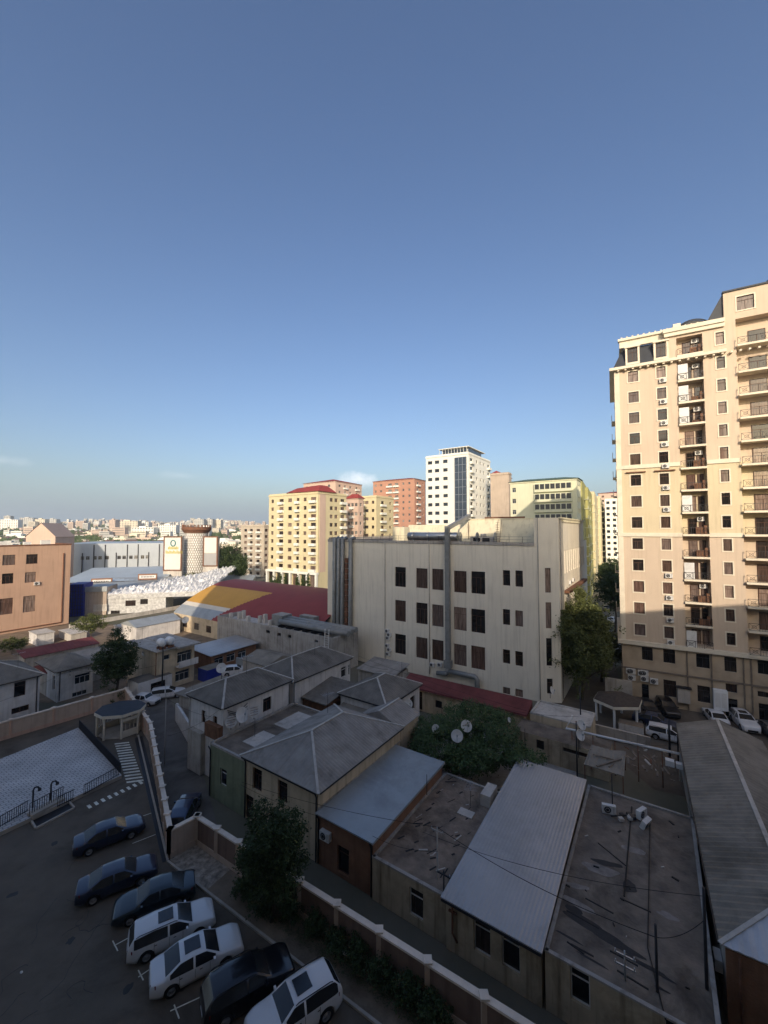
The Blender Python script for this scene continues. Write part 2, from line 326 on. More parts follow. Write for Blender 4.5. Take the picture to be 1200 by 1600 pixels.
class Bld:
    def __init__(s,name,label,cat,O,Lu=None,Lv=None,ang=ANG,poly=None,group=None):
        s.O=V(O[0],O[1],0); s.ang=ang; s.r=thing(name,label,cat,s.O,ang,group)
        s.poly=poly or [(0,0),(Lu,0),(Lu,Lv),(0,Lv)]; s.Lu=Lu; s.Lv=Lv; s.Mw=wm(s.r); s.Mi=s.Mw.inverted()
    def edge(s,e): a=V(*s.poly[e],0); b=V(*s.poly[(e+1)%len(s.poly)],0); return a,b
    def at(s,e,x,y):
        a,b=[s.Mw@q for q in s.edge(e)]; u=(b-a).normalized(); n=V(u.y,-u.x,0); d=ray(x,y); c=V(0,0,CH)
        t=(a-c).dot(n)/d.dot(n); h=c+d*t; return (h-a).dot(u),h.z
    def px(s,e,x0,y0,x1,y1,*ex):
        xm,ym=(x0+x1)/2,(y0+y1)/2
        return (s.at(e,x0,ym)[0],s.at(e,x1,ym)[0],s.at(e,xm,y1)[1],s.at(e,xm,y0)[1])+ex
    def pt(s,e,ss,z,out=0):
        a,b=s.edge(e); u=(b-a).normalized(); n=V(u.y,-u.x,0); q=a+u*ss+n*out; q.z=z; return q
    def walls(s,z0,z1,mat,rects=None,style='b',depth=.16,trim=None,sub=True,name='wall',cap=True,capm=None,poly=None,skip=(),frames=True):
        rects=rects or {}; mb=MB(); pl=poly or s.poly; s_old=s.poly; s.poly=pl
        for e in range(len(pl)):
            if e in skip: continue
            a,b=s.edge(e); rs=wallpanel(mb,a,b,z0,z1,rects.get(e,[]),depth,0)
            if frames:
                u=(b-a).normalized(); an=math.atan2(u.y,u.x)
                for r in rs:
                    if len(r)>5 and r[5]: continue
                    st=r[6] if len(r)>6 else style; s.win(e,r,st,depth,trim,sub)
        if cap: mb.poly([(p[0],p[1],z1) for p in pl],0 if capm is None else 1)
        o=mb.build(name,[mat]+([capm] if capm else []),s.r); s.poly=s_old; return o
    def win(s,e,r,style='b',depth=.16,trim=None,sub=True,name='window'):
        a,b=s.edge(e); u=(b-a).normalized(); an=math.atan2(u.y,u.x)
        pane,fr=winmesh(r[1]-r[0],r[3]-r[2],style,trim,sub)
        q=s.pt(e,(r[0]+r[1])/2,r[2],-depth+.01); o=put(pane,name,s.r,q,an)
        if fr: put(fr,'window_frame',o,(0,0,0))
        return o
    def part(s,mb,name,mats,label=None): return mb.build(name,mats,s.r,label=label)
def parapet(b,z0,h,mat,t=.25,poly=None,name='parapet',out=.03):
    pl=poly or b.poly; n=len(pl); mb=MB()
    for i in range(n):
        a=V(*pl[i],0); c=V(*pl[(i+1)%n],0); u=(c-a).normalized(); nn=V(u.y,-u.x,0)
        A=a+nn*out-u*0; C=c+nn*out-u*t
        if i==0: pass
        mb.poly([A+V(0,0,z0),C+V(0,0,z0)+u*t,C+V(0,0,z0+h)+u*t,A+V(0,0,z0+h)])
        mb.poly([A-nn*t+V(0,0,z0+h),C-nn*t+u*t+V(0,0,z0+h),C-nn*t+u*t+V(0,0,z0),A-nn*t+V(0,0,z0)])
        mb.poly([A+V(0,0,z0+h),C+u*t+V(0,0,z0+h),C+u*t-nn*t+V(0,0,z0+h),A-nn*t+V(0,0,z0+h)])
    return b.part(mb,name,[mat])
def slope(mb,a,b,c,d,pitch=.16,amp=.025,m=0,under=.06):
    """ribbed roof face: eave a->b, top edge d->c (c==d for a hip end). Ribs run straight up the slope"""
    a,b,c,d=[V(*p) for p in (a,b,c,d)]; u=(b-a); L=u.length; u/=L
    mid=(c+d)/2; h=(mid-a)-u*(mid-a).dot(u); Hh=h.length; h/=Hh; n=u.cross(h)
    sd_,scx=(d-a).dot(u),(c-a).dot(u)
    def top(s):
        if sd_>s: return Hh*s/sd_ if sd_>1e-6 else Hh
        if s>scx: return Hh*(L-s)/(L-scx) if L-scx>1e-6 else Hh
        return Hh
    k=max(2,int(L/pitch)); S=sorted({i*L/k for i in range(k+1)}|({sd_} if 0<sd_<L else set())|({scx} if 0<scx<L else set()))
    pr=None
    for i,s in enumerate(S):
        o=n*(amp if i%2 else 0); q=(a+u*s+o,a+u*s+h*top(s)+o)
        if pr: mb.poly([pr[0],q[0],q[1],pr[1]],m)
        pr=q
    mb.poly([a,b,b-n*under,a-n*under],m)
def hiproof(b,x0,x1,y0,y1,z,rh,mat,kind='hip',along='x',pitch=.16,amp=.03,cap='concrete_lt',name='roof',hip=None,mats2=None,over=.25):
    x0-=over;x1+=over;y0-=over;y1+=over; mb=MB(); cp=MB()
    w=(y1-y0)/2 if along=='x' else (x1-x0)/2; hp=w if hip is None else hip
    A,B,C,D=V(x0,y0,z),V(x1,y0,z),V(x1,y1,z),V(x0,y1,z)
    if kind=='gable': hp=0
    if along=='x': E,F=V(x0+hp,(y0+y1)/2,z+rh),V(x1-hp,(y0+y1)/2,z+rh)
    else: E,F=V((x0+x1)/2,y0+hp,z+rh),V((x0+x1)/2,y1-hp,z+rh)
    def S(a,b_,c,d): slope(mb,a,b_,c,d,pitch,amp)
    if along=='x':
        S(A,B,F,E); S(C,D,E,F)
        if hp: S(B,C,F,F); S(D,A,E,E)
        else: mb.poly([B,C,F]); mb.poly([D,A,E])
        hips=[(A,E),(D,E),(B,F),(C,F)]
    else:
        S(B,C,F,E); S(D,A,E,F)
        if hp: S(A,B,E,E); S(C,D,F,F)
        else: mb.poly([A,B,E]); mb.poly([C,D,F])
        hips=[(A,E),(B,E),(C,F),(D,F)]
    mb.poly([D,C,B,A])
    o=b.part(mb,name,[mat])
    up=V(0,0,.04)
    if (E-F).length>.1: cp.bar(E+up,F+up,.22,.07)
    if hp:
        for p,q in hips: cp.bar(p+up,q+up,.20,.06)
    if cap and cp.v: cp.build('ridge_cap',[M(cap)],o)
    return o
# ---------------------------------------------------------------- the setting
U,VV=axes(ANG); UT,VT=axes(ANGT)
def sheet(name,pts,z,mat,kind='structure'):
    mb=MB(); mb.poly([(p[0],p[1],z) for p in pts]); o=mb.build(name,[M(mat)]); o['kind']=kind; return o
def terrain():
    mb=MB(); xs=[-3000+i*120 for i in range(51)]; ys=[-300,-100,0,100,200,300,400,500,600,750,900,1050,1200,1400,1600,1850,2100,2400,2800,3300,4200]
    def h(x,y): 
        r=max(0,y-420-max(0,x+100)*.3); return -.02+min(62,r*.027)*(1+.12*math.sin(x/330.)+.08*math.sin(x/140.+y/300.))*(1.15 if x<-900 else 1)
    for j,y in enumerate(ys):
        for x in xs: mb.v.append((x,y,h(x,y)))
    n=len(xs)
    for j in range(len(ys)-1):
        for i in range(n-1): mb.f.append((j*n+i,j*n+i+1,(j+1)*n+i+1,(j+1)*n+i)); mb.m.append(0); mb.sm.append(True)
    o=mb.build('ground',[M('ground')]); o['kind']='structure'; return h
HT=terrain()
# asphalt yard of the camera's block, street, plaza
sheet('parking_asphalt',[(-60,-2),(20,-2),(20,12),P(830,1600,0)[:2],P(466,1405,0)[:2],P(262,1345,0)[:2],P(198,1092,0)[:2],(-60,46)],.004,'asphalt')
sheet('street',[P(200,1088)[:2],P(262,1084)[:2],P(320,1220)[:2],(-13,33.5),(16,15),(40,2),(36,-2),(22,-2),P(830,1600)[:2],P(466,1405)[:2],P(262,1345)[:2]],.008,'asphalt_old')
sheet('road',[(26,40),(60,24),(68,50),(46,62),(38,66),(60,110),(125,300),(185,440),(165,440),(100,300),(44,130),(24,62)],.004,'asphalt')
PB=[P(262,1345),P(560,1574),P(640,1640),P(850,1640),P(466,1408),P(373,1345),P(310,1300)]
sheet('planting_bed',[p[:2] for p in PB],.012,'soil')
sheet('yard_soil',[(-95,58),(-37,60),(-22,63),(-12,72),(-36,100),(-120,118),(-120,84)],.006,'soil')
# broken paving in the corner of the bed
sheet('rubble_patch',[P(264,1342)[:2],P(308,1316)[:2],P(368,1352)[:2],P(322,1392)[:2]],.02,'rubble',)
# plaza
a,b,c,d=[V(*P(x,y,.35)) for x,y in ((122,1137),(190,1211),(0,1300),(0,1186))]
e1=(c-b); e2=(d-a); c2=b+e1*1.6; d2=a+e2*2.2
def pavemat():
    m=pm('paver',(.40,.41,.43),.8,.12,.5); t=m.node_tree; N=t.nodes.new; L=t.links.new; bs=t.nodes['Principled BSDF']
    tc=N('ShaderNodeTexCoord'); mp=N('ShaderNodeMapping'); mp.inputs['Rotation'].default_value=(0,0,math.atan2(e1.y,e1.x)); br=N('ShaderNodeTexBrick')
    mp.vector_type='TEXTURE'
    br.inputs['Scale'].default_value=1; br.inputs['Brick Width'].default_value=.55; br.inputs['Row Height'].default_value=.36; br.inputs['Mortar Size'].default_value=.035
    br.inputs['Color1'].default_value=(.66,.63,.60,1); br.inputs['Color2'].default_value=(.60,.575,.55,1); br.inputs['Mortar'].default_value=(.30,.29,.28,1)
    L(tc.outputs['Object'],mp.inputs[0]); L(mp.outputs[0],br.inputs[0]); n=N('ShaderNodeTexNoise'); n.inputs['Scale'].default_value=.35; n.inputs['Detail'].default_value=9; L(tc.outputs['Object'],n.inputs[0])
    r=N('ShaderNodeValToRGB'); r.color_ramp.elements[0].position=.3; r.color_ramp.elements[0].color=(.7,.7,.7,1); r.color_ramp.elements[1].position=.65; L(n.outputs[0],r.inputs[0])
    x=N('ShaderNodeMix'); x.data_type='RGBA'; x.blend_type='MULTIPLY'; x.inputs[0].default_value=1; L(br.outputs[0],x.inputs[6]); L(r.outputs[0],x.inputs[7]); L(x.outputs[2],bs.inputs['Base Color']); return m
pav=pavemat(); mb=MB(); PZ=[(p.x,p.y) for p in (a,b,c2,d2)]; PZ=PZ[::-1] if ((b-a).cross(c2-b)).z<0 else PZ
mb.prism(PZ,0.0,.35,0,True,1); o=mb.build('plaza',[M('kerb'),pav]); o['kind']='structure'
# kerbs
def kerb(name,p,q,w=.15,h=.13,mat='kerb'):
    mb=MB(); mb.bar((p.x,p.y,h/2),(q.x,q.y,h/2),w,h); o=mb.build(name,[M(mat)]); o['kind']='structure'; return o
kerb('kerb',P(262,1347),P(640,1641)); kerb('kerb',P(216,1150),P(262,1346))
kp=P(213,1152); kq=P(258,1344)
mb=MB(); mb.bar((kp.x+.25,kp.y,.02),(kq.x+.25,kq.y,.02),.8,.03); o=mb.build('drain_strip',[M('metal_dark')]); o['kind']='structure'
# painted markings
def paint(name,quads,z=.010):
    mb=MB()
    for q in quads: mb.poly([(p[0],p[1],z) for p in q])
    o=mb.build(name,[M('paint')]); o['kind']='structure'
A,B=P(190,1160),P(212,1224); w0=P(180,1160)-P(198,1158); w0.normalize(); n=15; qs=[]
for i in range(n):
    t=(i+.15)/n; t2=(i+.6)/n; c1=A.lerp(B,t); c_=A.lerp(B,t2); qs.append([c1+w0*.75,c1-w0*.75,c_-w0*.75,c_+w0*.75])
paint('crosswalk',qs)
A,B=P(136,1262),P(226,1220); dv=(B-A).normalized(); pv=V(-dv.y,dv.x,0); qs=[]
for i in range(9):
    c1=A.lerp(B,(i+.1)/9); c_=A.lerp(B,(i+.55)/9); qs.append([c1+pv*.32,c1-pv*.32,c_-pv*.32,c_+pv*.32])
paint('crosswalk',qs)
def pline(x0,y0,x1,y1,w=.065):
    A,B=P(x0,y0),P(x1,y1); d=(B-A).normalized(); p=V(-d.y,d.x,0)*w/2; return [A+p,A-p,B-p,B+p]
paint('parking_lines',[pline(*q) for q in ((207,1318,243,1304),(180,1290,238,1270),(178,1478,200,1466),(216,1527,238,1512),(266,1580,318,1556),(340,1625,372,1605),(272,1570,280,1592),(176,1470,184,1486),(216,1516,224,1532))])
# oil stains, repairs and cracks in the car park
pm('oil',(.05,.047,.043),.6,.3,2); pm('repair',(.085,.08,.075),.95,.3,1.2,bump=.4)
rnd=random.Random(21); ns=[]
def patch(name,x,y,rx,ry,mat,z,ang=0,sq=False,n=18):
    c=P(x,y); mb=MB(); pts=[]
    for i in range(n):
        t=6.283*i/n; k=1+.5*noise.noise(V(math.cos(t)*1.4,math.sin(t)*1.4,x)); a,b=math.cos(t)*rx*k,math.sin(t)*ry*k
        if sq: a=max(-rx,min(rx,a*1.5)); b=max(-ry,min(ry,b*1.5))
        pts.append((c.x+a*math.cos(ang)-b*math.sin(ang),c.y+a*math.sin(ang)+b*math.cos(ang),z))
    mb.poly(pts); o=mb.build(name,[M(mat)]); o['kind']='structure'
for i,(x,y,rx,ry) in enumerate(((20,1398,.35,.22),(85,1318,.3,.2),(110,1470,.25,.2),(200,1545,.3,.2),(285,1540,.4,.3),(345,1585,.4,.3))): patch('oil_stain',x,y,rx,ry,'oil',.0075+.0002*i,rnd.uniform(0,3))
mb=MB()
for k in range(9):
    p=P(rnd.uniform(10,220),rnd.uniform(1290,1590)); a=rnd.uniform(0,6.28)
    for j in range(rnd.randint(8,18)):
        a+=rnd.gauss(0,.45); q=p+V(math.cos(a),math.sin(a),0)*rnd.uniform(.15,.45); mb.bar((p.x,p.y,.006),(q.x,q.y,.006),.022,.008); p=q
o=mb.build('asphalt_crack',[M('oil')]); o['kind']='structure'
# ---------------------------------------------------------------- boundary walls of the yard
def bwall(name,label,pts,h,sp,mat,matp,side=1,post=.34):
    t=thing(name,label,'wall',(pts[0].x,pts[0].y,0)); W=MB(); C=MB(); posts=[]
    for p,q in zip(pts,pts[1:]):
        p=V(p.x,p.y,0); q=V(q.x,q.y,0); L=(q-p).length; d=(q-p)/L; nn=V(-d.y,d.x,0)*side
        W.bar(p+V(0,0,h/2-.05),q+V(0,0,h/2-.05),.18,h-.1,0); W.bar(p+V(0,0,.22)+nn*.0,q+V(0,0,.22),.26,.44,1)
        C.bar(p+V(0,0,h),q+V(0,0,h),.36,.12); k=max(1,round(L/sp))
        for i in range(k+1):
            if i==k and q!=pts[-1] and (V(pts[-1].x,pts[-1].y,0)-q).length>.1: continue
            posts.append(p+d*(L*i/k))
    W.build('wall_panel',[M(mat),M(matp)],t,True); C.build('coping',[M('coping')],t,True)
    for p in posts:
        mb=MB(); s=post/2; mb.box((p.x-s,p.y-s,.45),(p.x+s,p.y+s,h+.004),0); mb.box((p.x-s-.06,p.y-s-.06,h+.055),(p.x+s+.06,p.y+s+.06,h+.16),1)
        mb.build('post',[M(matp),M('coping')],t,True)
    return t
WL=[P(-60,1146,2.1),P(0,1127,2.1),P(197,1076,2.1)]; WL=[WL[0],WL[2]]
bwall('boundary_wall','beige rendered wall with brown piers along the back of the plaza',WL,2.1,4.2,'wall_beige','wall_pink')
bwall('boundary_wall','pinkish wall with many light post caps between the car park and the street',[P(198,1077,2.1),P(235,1130,2.1),P(266,1297,2.1)],2.1,2.1,'wall_pink','wall_beige')
bwall('boundary_wall','short beige wall panel at the corner of the rubble patch',[P(266,1297,2.1),P(308,1275,2.1)],2.1,3,'wall_beige','wall_beige')
bwall('boundary_wall','long brown wall with white coping running down beside the lane',[P(309,1276,2.1),P(373,1317,2.1),P(822,1600,2.1)+V(3.5,-2.2,0)],2.1,3.2,'wall_brown','wall_beige')
# ---------------------------------------------------------------- the camera's own block and its neighbours: they throw the shade
mb=MB()
def backblk(lab,x0,x1,y0,y1,h):
    b=Bld('apartment_building',lab,'building',(x0,y0),x1-x0,y1-y0,0)
    rects={2:[]}
    b.walls(0,h,M('apt_grey'),{2:[(s+.8,s+2.6,z+1,z+2.6) for s in [i*4. for i in range(int((x1-x0)/4))] for z in [i*3.1 for i in range(int(h/3.1)-1)] if x1-x0<25 or (s<24*1)][:60]},sub=False)
backblk('tall apartment block the view is taken from, behind the camera',-54,-4,-18,-1.2,56)
backblk('middle part of the block behind the camera, a few storeys lower',-3.9,15,-18,-1.2,50.3)
backblk('stair tower of the block behind the camera',15.1,22,-18,-1.2,58)
backblk('lower apartment block behind the camera on the right',22.1,120,-16,-1,35.2)
backblk('lower apartment block behind the camera on the left',-190,-54.1,-16,-1.2,33)
# ---------------------------------------------------------------- main beige building
Mc=P(845,1097); Lm=(Mc-P(520,1018)).length
O=Mc-U*Lm
mainb=Bld('public_building','large grey beige building with three rows of brown windows and ducts on its front','building',O,ang=ANG,poly=[(0,0),(Lm,0),(Lm+2.6,1.3),(Lm+2.6,30),(0,30)])
rc=[]
for (x0,x1,ys) in ((617,634,((886,917),(938,971),(991,1022))),(650,668,((888,919),(942,975),(996,1029))),(675,693,((889,922),(945,979),(1000,1032))),(709,729,((892,926),(949,985),(1007,1040))),(736,758,((893,928),(952,989),(1010,1046)))):
    for y0,y1 in ys: rc.append(mainb.px(0,x0,y0,x1,y1))
for (x0,x1,ys) in ((785.5,797,((891,915),(952,976.5),(1015,1037),(1074,1087))),(805,817,((891.5,917),(954,979),(1018,1041),(1077,1091)))):
    for i,(y0,y1) in enumerate(ys): rc.append(mainb.px(0,x0,y0,x1,y1))
ztop=mainb.at(0,700,847)[1]; zhi=mainb.at(0,838,809)[1]
slot=[(.9,1.7,z0,z1) for z0,z1 in ((1.2,3.4),(5.2,9.2),(10.6,14.4),(15.8,19.4))]
side=[(s,s+1.0,18.2,21.8) for s in [4+i*2.0 for i in range(11)]]+[(s,s+1.0,z,z+1.9) for s in [1.5+i*2.6 for i in range(10)] for z in (2.2,7.0,11.2)]
mainb.walls(0,ztop,M('m_concrete'),{0:rc,1:slot,2:side},style='b',depth=.28,cap=True,capm=M('tar'))
# raised rear volume with battered front, plus raised corner
def battered(mb,x0,x1,y0,y1,z0,z1,bt):
    p=[V(x0,y0,z0),V(x1,y0,z0),V(x1,y1,z0),V(x0,y1,z0)]; q=[V(x0,y0+bt,z1),V(x1,y0+bt,z1),V(x1,y1,z1),V(x0,y1,z1)]
    for i in range(4): j=(i+1)%4; mb.poly([p[i],p[j],q[j],q[i]])
    mb.poly(q)
mb=MB(); battered(mb,Lm-29,Lm-15.02,10.5,26,ztop+.003,zhi-.75,1.2); mainb.part(mb,'roof_hall',[M('m_cream')])
mb=MB(); battered(mb,Lm-15,Lm-.6,5.2,26,ztop+.003,zhi,1.6); mb.box((Lm-15,6.7,zhi),(Lm-.6,7.2,zhi+.18)); mainb.part(mb,'roof_hall',[M('m_cream')])
mb=MB(); mb.prism([(Lm-.55,.0),(Lm,.0),(Lm+2.6,1.3),(Lm+2.6,26),(Lm-.55,26)],ztop+.002,zhi); mainb.part(mb,'corner_block',[M('m_concrete')])
mb=MB()
for i in range(10): mb.box((Lm+2.55,4+i*2,zhi-.6),(Lm+2.8,5.6+i*2,zhi-.25))
mb.box((Lm+2.6,1.3,zhi-.15),(Lm+2.85,26,zhi+.1)); mainb.part(mb,'cornice',[M('m_cream')])
mb=MB(); mb.box((0,-.12,ztop-.35),(Lm-.56,.25,ztop+.12)); mb.box((0,.25,ztop),(.25,30,ztop+.5)); mainb.part(mb,'parapet',[M('concrete')])
# rail along the roof edge
mb=MB()
for i in range(0,int(Lm-2),2): mb.bar((i+1,.1,ztop+.1),(i+1,.1,ztop+1.0),.04,.04)
for z in (.55,1.0): mb.bar((1,.1,ztop+z),(Lm-1,.1,ztop+z),.03,.03)
mainb.part(mb,'roof_railing',[M('metal_dark')])
# side ledge with pipes
mb=MB(); mb.box((Lm+2.6,5,15.3),(Lm+3.4,24,15.7)); mb.box((Lm+2.6,5,9.8),(Lm+3.3,24,10.1)); mainb.part(mb,'ledge',[M('rust')])
def pipes(b,name,mat,runs,r,n=10):
    mb=MB()
    for pts in runs: mb.tube(pts,r,n,0)
    return b.part(mb,name,[M(mat)])
# big ducts running up the left end of the front
zl=mainb.at(0,545,990)[1]
for i in range(5):
    x=mainb.at(0,523+i*6.2,900)[0]+.45; z0=zl+i*-.35+1.2
    mb=MB(); 
    if i==3:
        for k in range(14): mb.box((x-.34,-.75,z0+k*1.05),(x+.34,-.2,z0+k*1.05+.9))
        mainb.part(mb,'duct',[M('rust')]); continue
    zt=ztop+.3
    mb.tube([(-6-i*.3,-.6-.1*i,z0-.2),(x-.5,-.6-.02*i,z0-.2),(x,-.6,z0+.3),(x,-.6,zt),(x,.6,zt+.1)],.40,12,0)
    k=z0+1
    while k<zt-.3: mb.tube([(x,-.6,k),(x,-.6,k+.07)],.44,12,0); k+=1.15
    mainb.part(mb,'duct',[M('galv')])
# square duct up the middle
xm=mainb.at(0,702,950)[0]; xb=mainb.at(0,702,1030)[0]; zd=mainb.at(0,702,1030)[1]; zt=mainb.at(0,704,822)[1]
mb=MB(); mb.box((xm-.35,-.9,zd),(xm+.35,-.2,zt)); k=zd
while k<zt: mb.box((xm-.39,-.94,k),(xm+.39,-.19,k+.07)); k+=1.3
mb.bar((xm,-.6,zt-.4),(xm+1.3,6.0,zt+1.9),.6,.6); mb.box((xm-.6,-1.1,zd-1.2),(xm+.6,-.2,zd))
mainb.part(mb,'duct',[M('galv')],label='square duct rising up the middle of the front')
zz=zd-2.2; mb=MB(); mb.tube([(xm,-.7,zd-1.2),(xm,-.7,zz+.3),(xm-.3,-.7,zz),(xm-2.0,-.7,zz-.2)],.38,10,0); mainb.part(mb,'duct',[M('galv')],label='short elbow duct near the ground'); mb=MB(); mb.tube([(xm,-.7,zz+.5),(xm+4.6,-.7,zz+.5),(xm+5.0,-.7,zz+.1),(xm+5.0,-.7,zz-2.4)],.40,10,0)
mainb.part(mb,'duct',[M('galv')],label='elbow duct near the ground')
# horizontal insulated duct lying on the roof edge
mb=MB(); xl=mainb.at(0,632,840)[0]; mb.tube([(xl,1.6,ztop+.9),(xm+1,1.6,ztop+.9)],.72,12,0)
for i in range(6): mb.tube([(xl+1+i*3,1.6,ztop+.9),(xl+1.1+i*3,1.6,ztop+.9)],.77,12,0); mb.box((xl+1+i*3,1.2,ztop),(xl+1.2+i*3,2.0,ztop+.3))
mainb.part(mb,'duct',[M('steel')],label='bright insulated duct lying along the roof edge')
mb=MB(); x0=mainb.at(0,560,845)[0]+1; mb.box((x0+5.0,3,ztop),(x0+7.6,5,ztop+2.6)); mb.box((x0+5.5,2.9,ztop+.5),(x0+6.1,2.99,ztop+2)); mb.box((x0+6.5,2.9,ztop+.5),(x0+7.1,2.99,ztop+2)); mainb.part(mb,'roof_hut',[M('m_cream')])
def acunit(w=.85,h=.6,d=.32):
    k=('ac',w,h)
    if k in WM: return WM[k]
    mb=MB(); mb.box((-w/2,-d,0),(w/2,0,h),0)
    Mx=Matrix.Translation((-w*.12,-d-.002,h/2))@Matrix.Rotation(R(90),4,'X')
    mb.lathe([(.001,.012),(h*.40,.012),(h*.40,-.0)],16,1,Mx)
    for z in (-.1,.06): mb.lathe([(h*.2,.016),(h*.2+.012,.02),(h*.2+.024,.016)],12,0,Mx)
    mb.box((w*.32,-d-.008,.06),(w*.34,-d,h-.06),1); mb.box((-w/2,-.3,-.05),(-w/2+.04,.0,0),1); mb.box((w/2-.04,-.3,-.05),(w/2,0,0),1)
    WM[k]=mb.mesh('air_conditioner',[M('ac_white'),M('metal_dark')]); return WM[k]
def ac(b,e,x,y,w=.85,h=.6,out=.02,s=None,z=None):
    if s is None: s,z=b.at(e,x,y)
    a_,b_=b.edge(e); u=(b_-a_).normalized(); return put(acunit(w,h),'air_conditioner',b.r,b.pt(e,s,z,out),math.atan2(u.y,u.x))
for x,y in ((606,988),(607,999),(606,1011),(607,1024),(606,1035),(676,1041),(688,1041),(609,994),(609,1017)): ac(mainb,0,x,y)
for s,z in ((5,14.5),(8,16.2),(11,16.3),(14,11),(7,9.2),(18,13.6),(3.5,11.4),(12,14)): ac(mainb,2,0,0,s=s,z=z)
for px in (671,602): 
    s0,_=mainb.at(0,px,900); mb=MB(); mb.tube([(s0,-.09,.5),(s0,-.09,ztop)],.07,6); mainb.part(mb,'drain_pipe',[M('concrete')])
mb=MB()
mb.tube([(Lm+2.68,2.2,.3),(Lm+2.68,2.2,zhi)],.09,6); mainb.part(mb,'drain_pipe',[M('concrete')]); mb=MB(); mb.tube([(Lm-.02,-.1,.3),(Lm-.02,-.1,zhi)],.05,6)
mainb.part(mb,'drain_pipe',[M('concrete')])
mb=MB(); xq=mainb.at(0,818,1060)[0]
mb.box((Lm-11,8,zhi),(Lm-4,8.3,zhi+.5)); mb.tube([(Lm-13,5.4,zhi-.4),(Lm-13,5.4,ztop)],.06,6)
for i in range(9): mb.box((Lm-8.0,5.0,ztop+.2+i*.38),(Lm-7.4,5.1,ztop+.24+i*.38))
mb.bar((Lm-8,5.05,ztop),(Lm-8,6.4,zhi),.05,.05); mb.bar((Lm-7.4,5.05,ztop),(Lm-7.4,6.4,zhi),.05,.05)
mainb.part(mb,'roof_ladder',[M('rust')])
mb=MB(); xr=mainb.at(0,745,836)[0]; mb.box((xr-2,2,ztop),(xr+2,4,ztop+.9)); mb.box((xr-1.4,1.9,ztop+.15),(xr-.2,1.99,ztop+.75),1); mb.box((xr+.2,1.9,ztop+.15),(xr+1.4,1.99,ztop+.75),1); mb.tube([(xr,3,ztop+.9),(xr,3,ztop+1.4)],.5,12,0); mainb.part(mb,'roof_unit',[M('concrete_lt'),M('metal_dark')])
# ---------------------------------------------------------------- the tall tower at right
T0=P(974,1092)
tw=Bld('residential_tower','tall peach residential tower with recessed balconies and a slate mansard roof','building',T0,ang=ANGT,poly=[(0,0),(40,0),(40,17),(0,17)])
S=lambda x,y=882: tw.at(0,x,y)[0]
Zr=lambda y,x=997: tw.at(0,x,y)[1]
rows=[(578.6,595.5),(610,627),(642,659),(674,692),(707.5,724),(740.6,757),(773,790),(806.7,824),(840.5,857),(873,890.5),(907,924),(940.5,959),(974,992.5)]
ZR=[(Zr(b),Zr(a)) for a,b in rows]; zt=[sum(z)/2 for z in ZR]
fl=(zt[0]-zt[-1])/12; base=zt[-1]
ZR=[(base+i*fl-.82,base+i*fl+.82) for i in range(13)]        # regular storeys, bottom up
zb=Zr(1001,974); zc=ZR[-1][1]+.65; z1=Zr(835,974); z2=Zr(731,966)
c1=(S(989),S(1005.5)); c2=(S(1034.5),S(1051.7)); r1=(S(1068),S(1110)); c3=(S(1131),S(1148.7)); r2=(S(1164),S(1164)+5.4); c4=(r2[1]+3.0,r2[1]+5.0); r3=(c4[1]+3,c4[1]+8)
sA=r1[0]-1.3; sC=r2[0]-1.2; zB=zc+4.0; zC=zc+8.2
PA=[(0,0),(sA,0),(sA,17),(0,17)]; PB_=[(sA,0),(sC,0),(sC,17),(sA,17)]; PC=[(sC,0),(40,0),(40,17),(sC,17)]
def shift(rs,o): return [(r[0]-o,r[1]-o)+tuple(r[2:]) for r in rs]
RD=1.35
for (za,zb_,mt) in ((zb,z1,'t_upper'),(z1,z2,'t_mid'),(z2,zc,'t_upper')):
    W1=[(a,b,z[0],z[1]) for (a,b) in (c1,c2) for z in ZR if za<z[0]<zb_]
    tw.walls(za,zb_,M(mt),{0:W1,3:[(3,4.6,z[0],z[1]) for z in ZR if za<z[0]<zb_]+[(11,12.6,z[0],z[1]) for z in ZR if za<z[0]<zb_]},poly=PA,skip=(1,2),cap=False,trim='cream_trim',sub=True)
    s0=sA
    rr=[(r1[0]-s0,r1[1]-s0,zb+.5,zc-.5,RD,True)]+[(c3[0]-s0,c3[1]-s0,z[0],z[1]) for z in ZR if za<z[0]<zb_]
    tw.walls(za,zb_,M(mt),{0:rr},poly=PB_,skip=(1,2,3),cap=False,trim='cream_trim',sub=True)
    s0=sC
    rr=[(r2[0]-s0,r2[1]-s0,zb+.5,zc+4.2,RD,True),(r3[0]-s0,r3[1]-s0,zb+.5,zc+4.2,RD,True)]+[(c4[0]-s0,c4[1]-s0,z[0],z[1]) for z in ZR if za<z[0]<zb_]
    tw.walls(za,zb_,M(mt),{0:rr},poly=PC,skip=(1,2,3),cap=False,trim='cream_trim',sub=True)
# upper storeys of the two right-hand sections
zu=zc+1.1
tw.walls(zc,zB,M('t_upper'),{0:[(r1[0]-sA,r1[1]-sA,zc+.4,zB-.9,RD,True),(c3[0]-sA,c3[1]-sA,zu,zu+1.7)]},poly=PB_,skip=(1,2),trim='cream_trim')
tw.walls(zc,zC,M('t_upper'),{0:[(r2[0]-sC,r2[1]-sC,zb+.5,zc+4.2,RD,True),(r3[0]-sC,r3[1]-sC,zb+.5,zc+4.2,RD,True),(r2[0]-sC+.2,r2[0]-sC+2.0,zC-2.9,zC-1.0),(c4[0]-sC,c4[1]-sC,zC-2.9,zC-1.0)]},poly=PC,skip=(1,2),trim='cream_trim')
mb=MB()
for p,z in ((PB_,zB),(PC,zC)):
    mb.poly([(q[0],q[1],z-.02) for q in p])
tw.part(mb,'roof',[M('slate')])
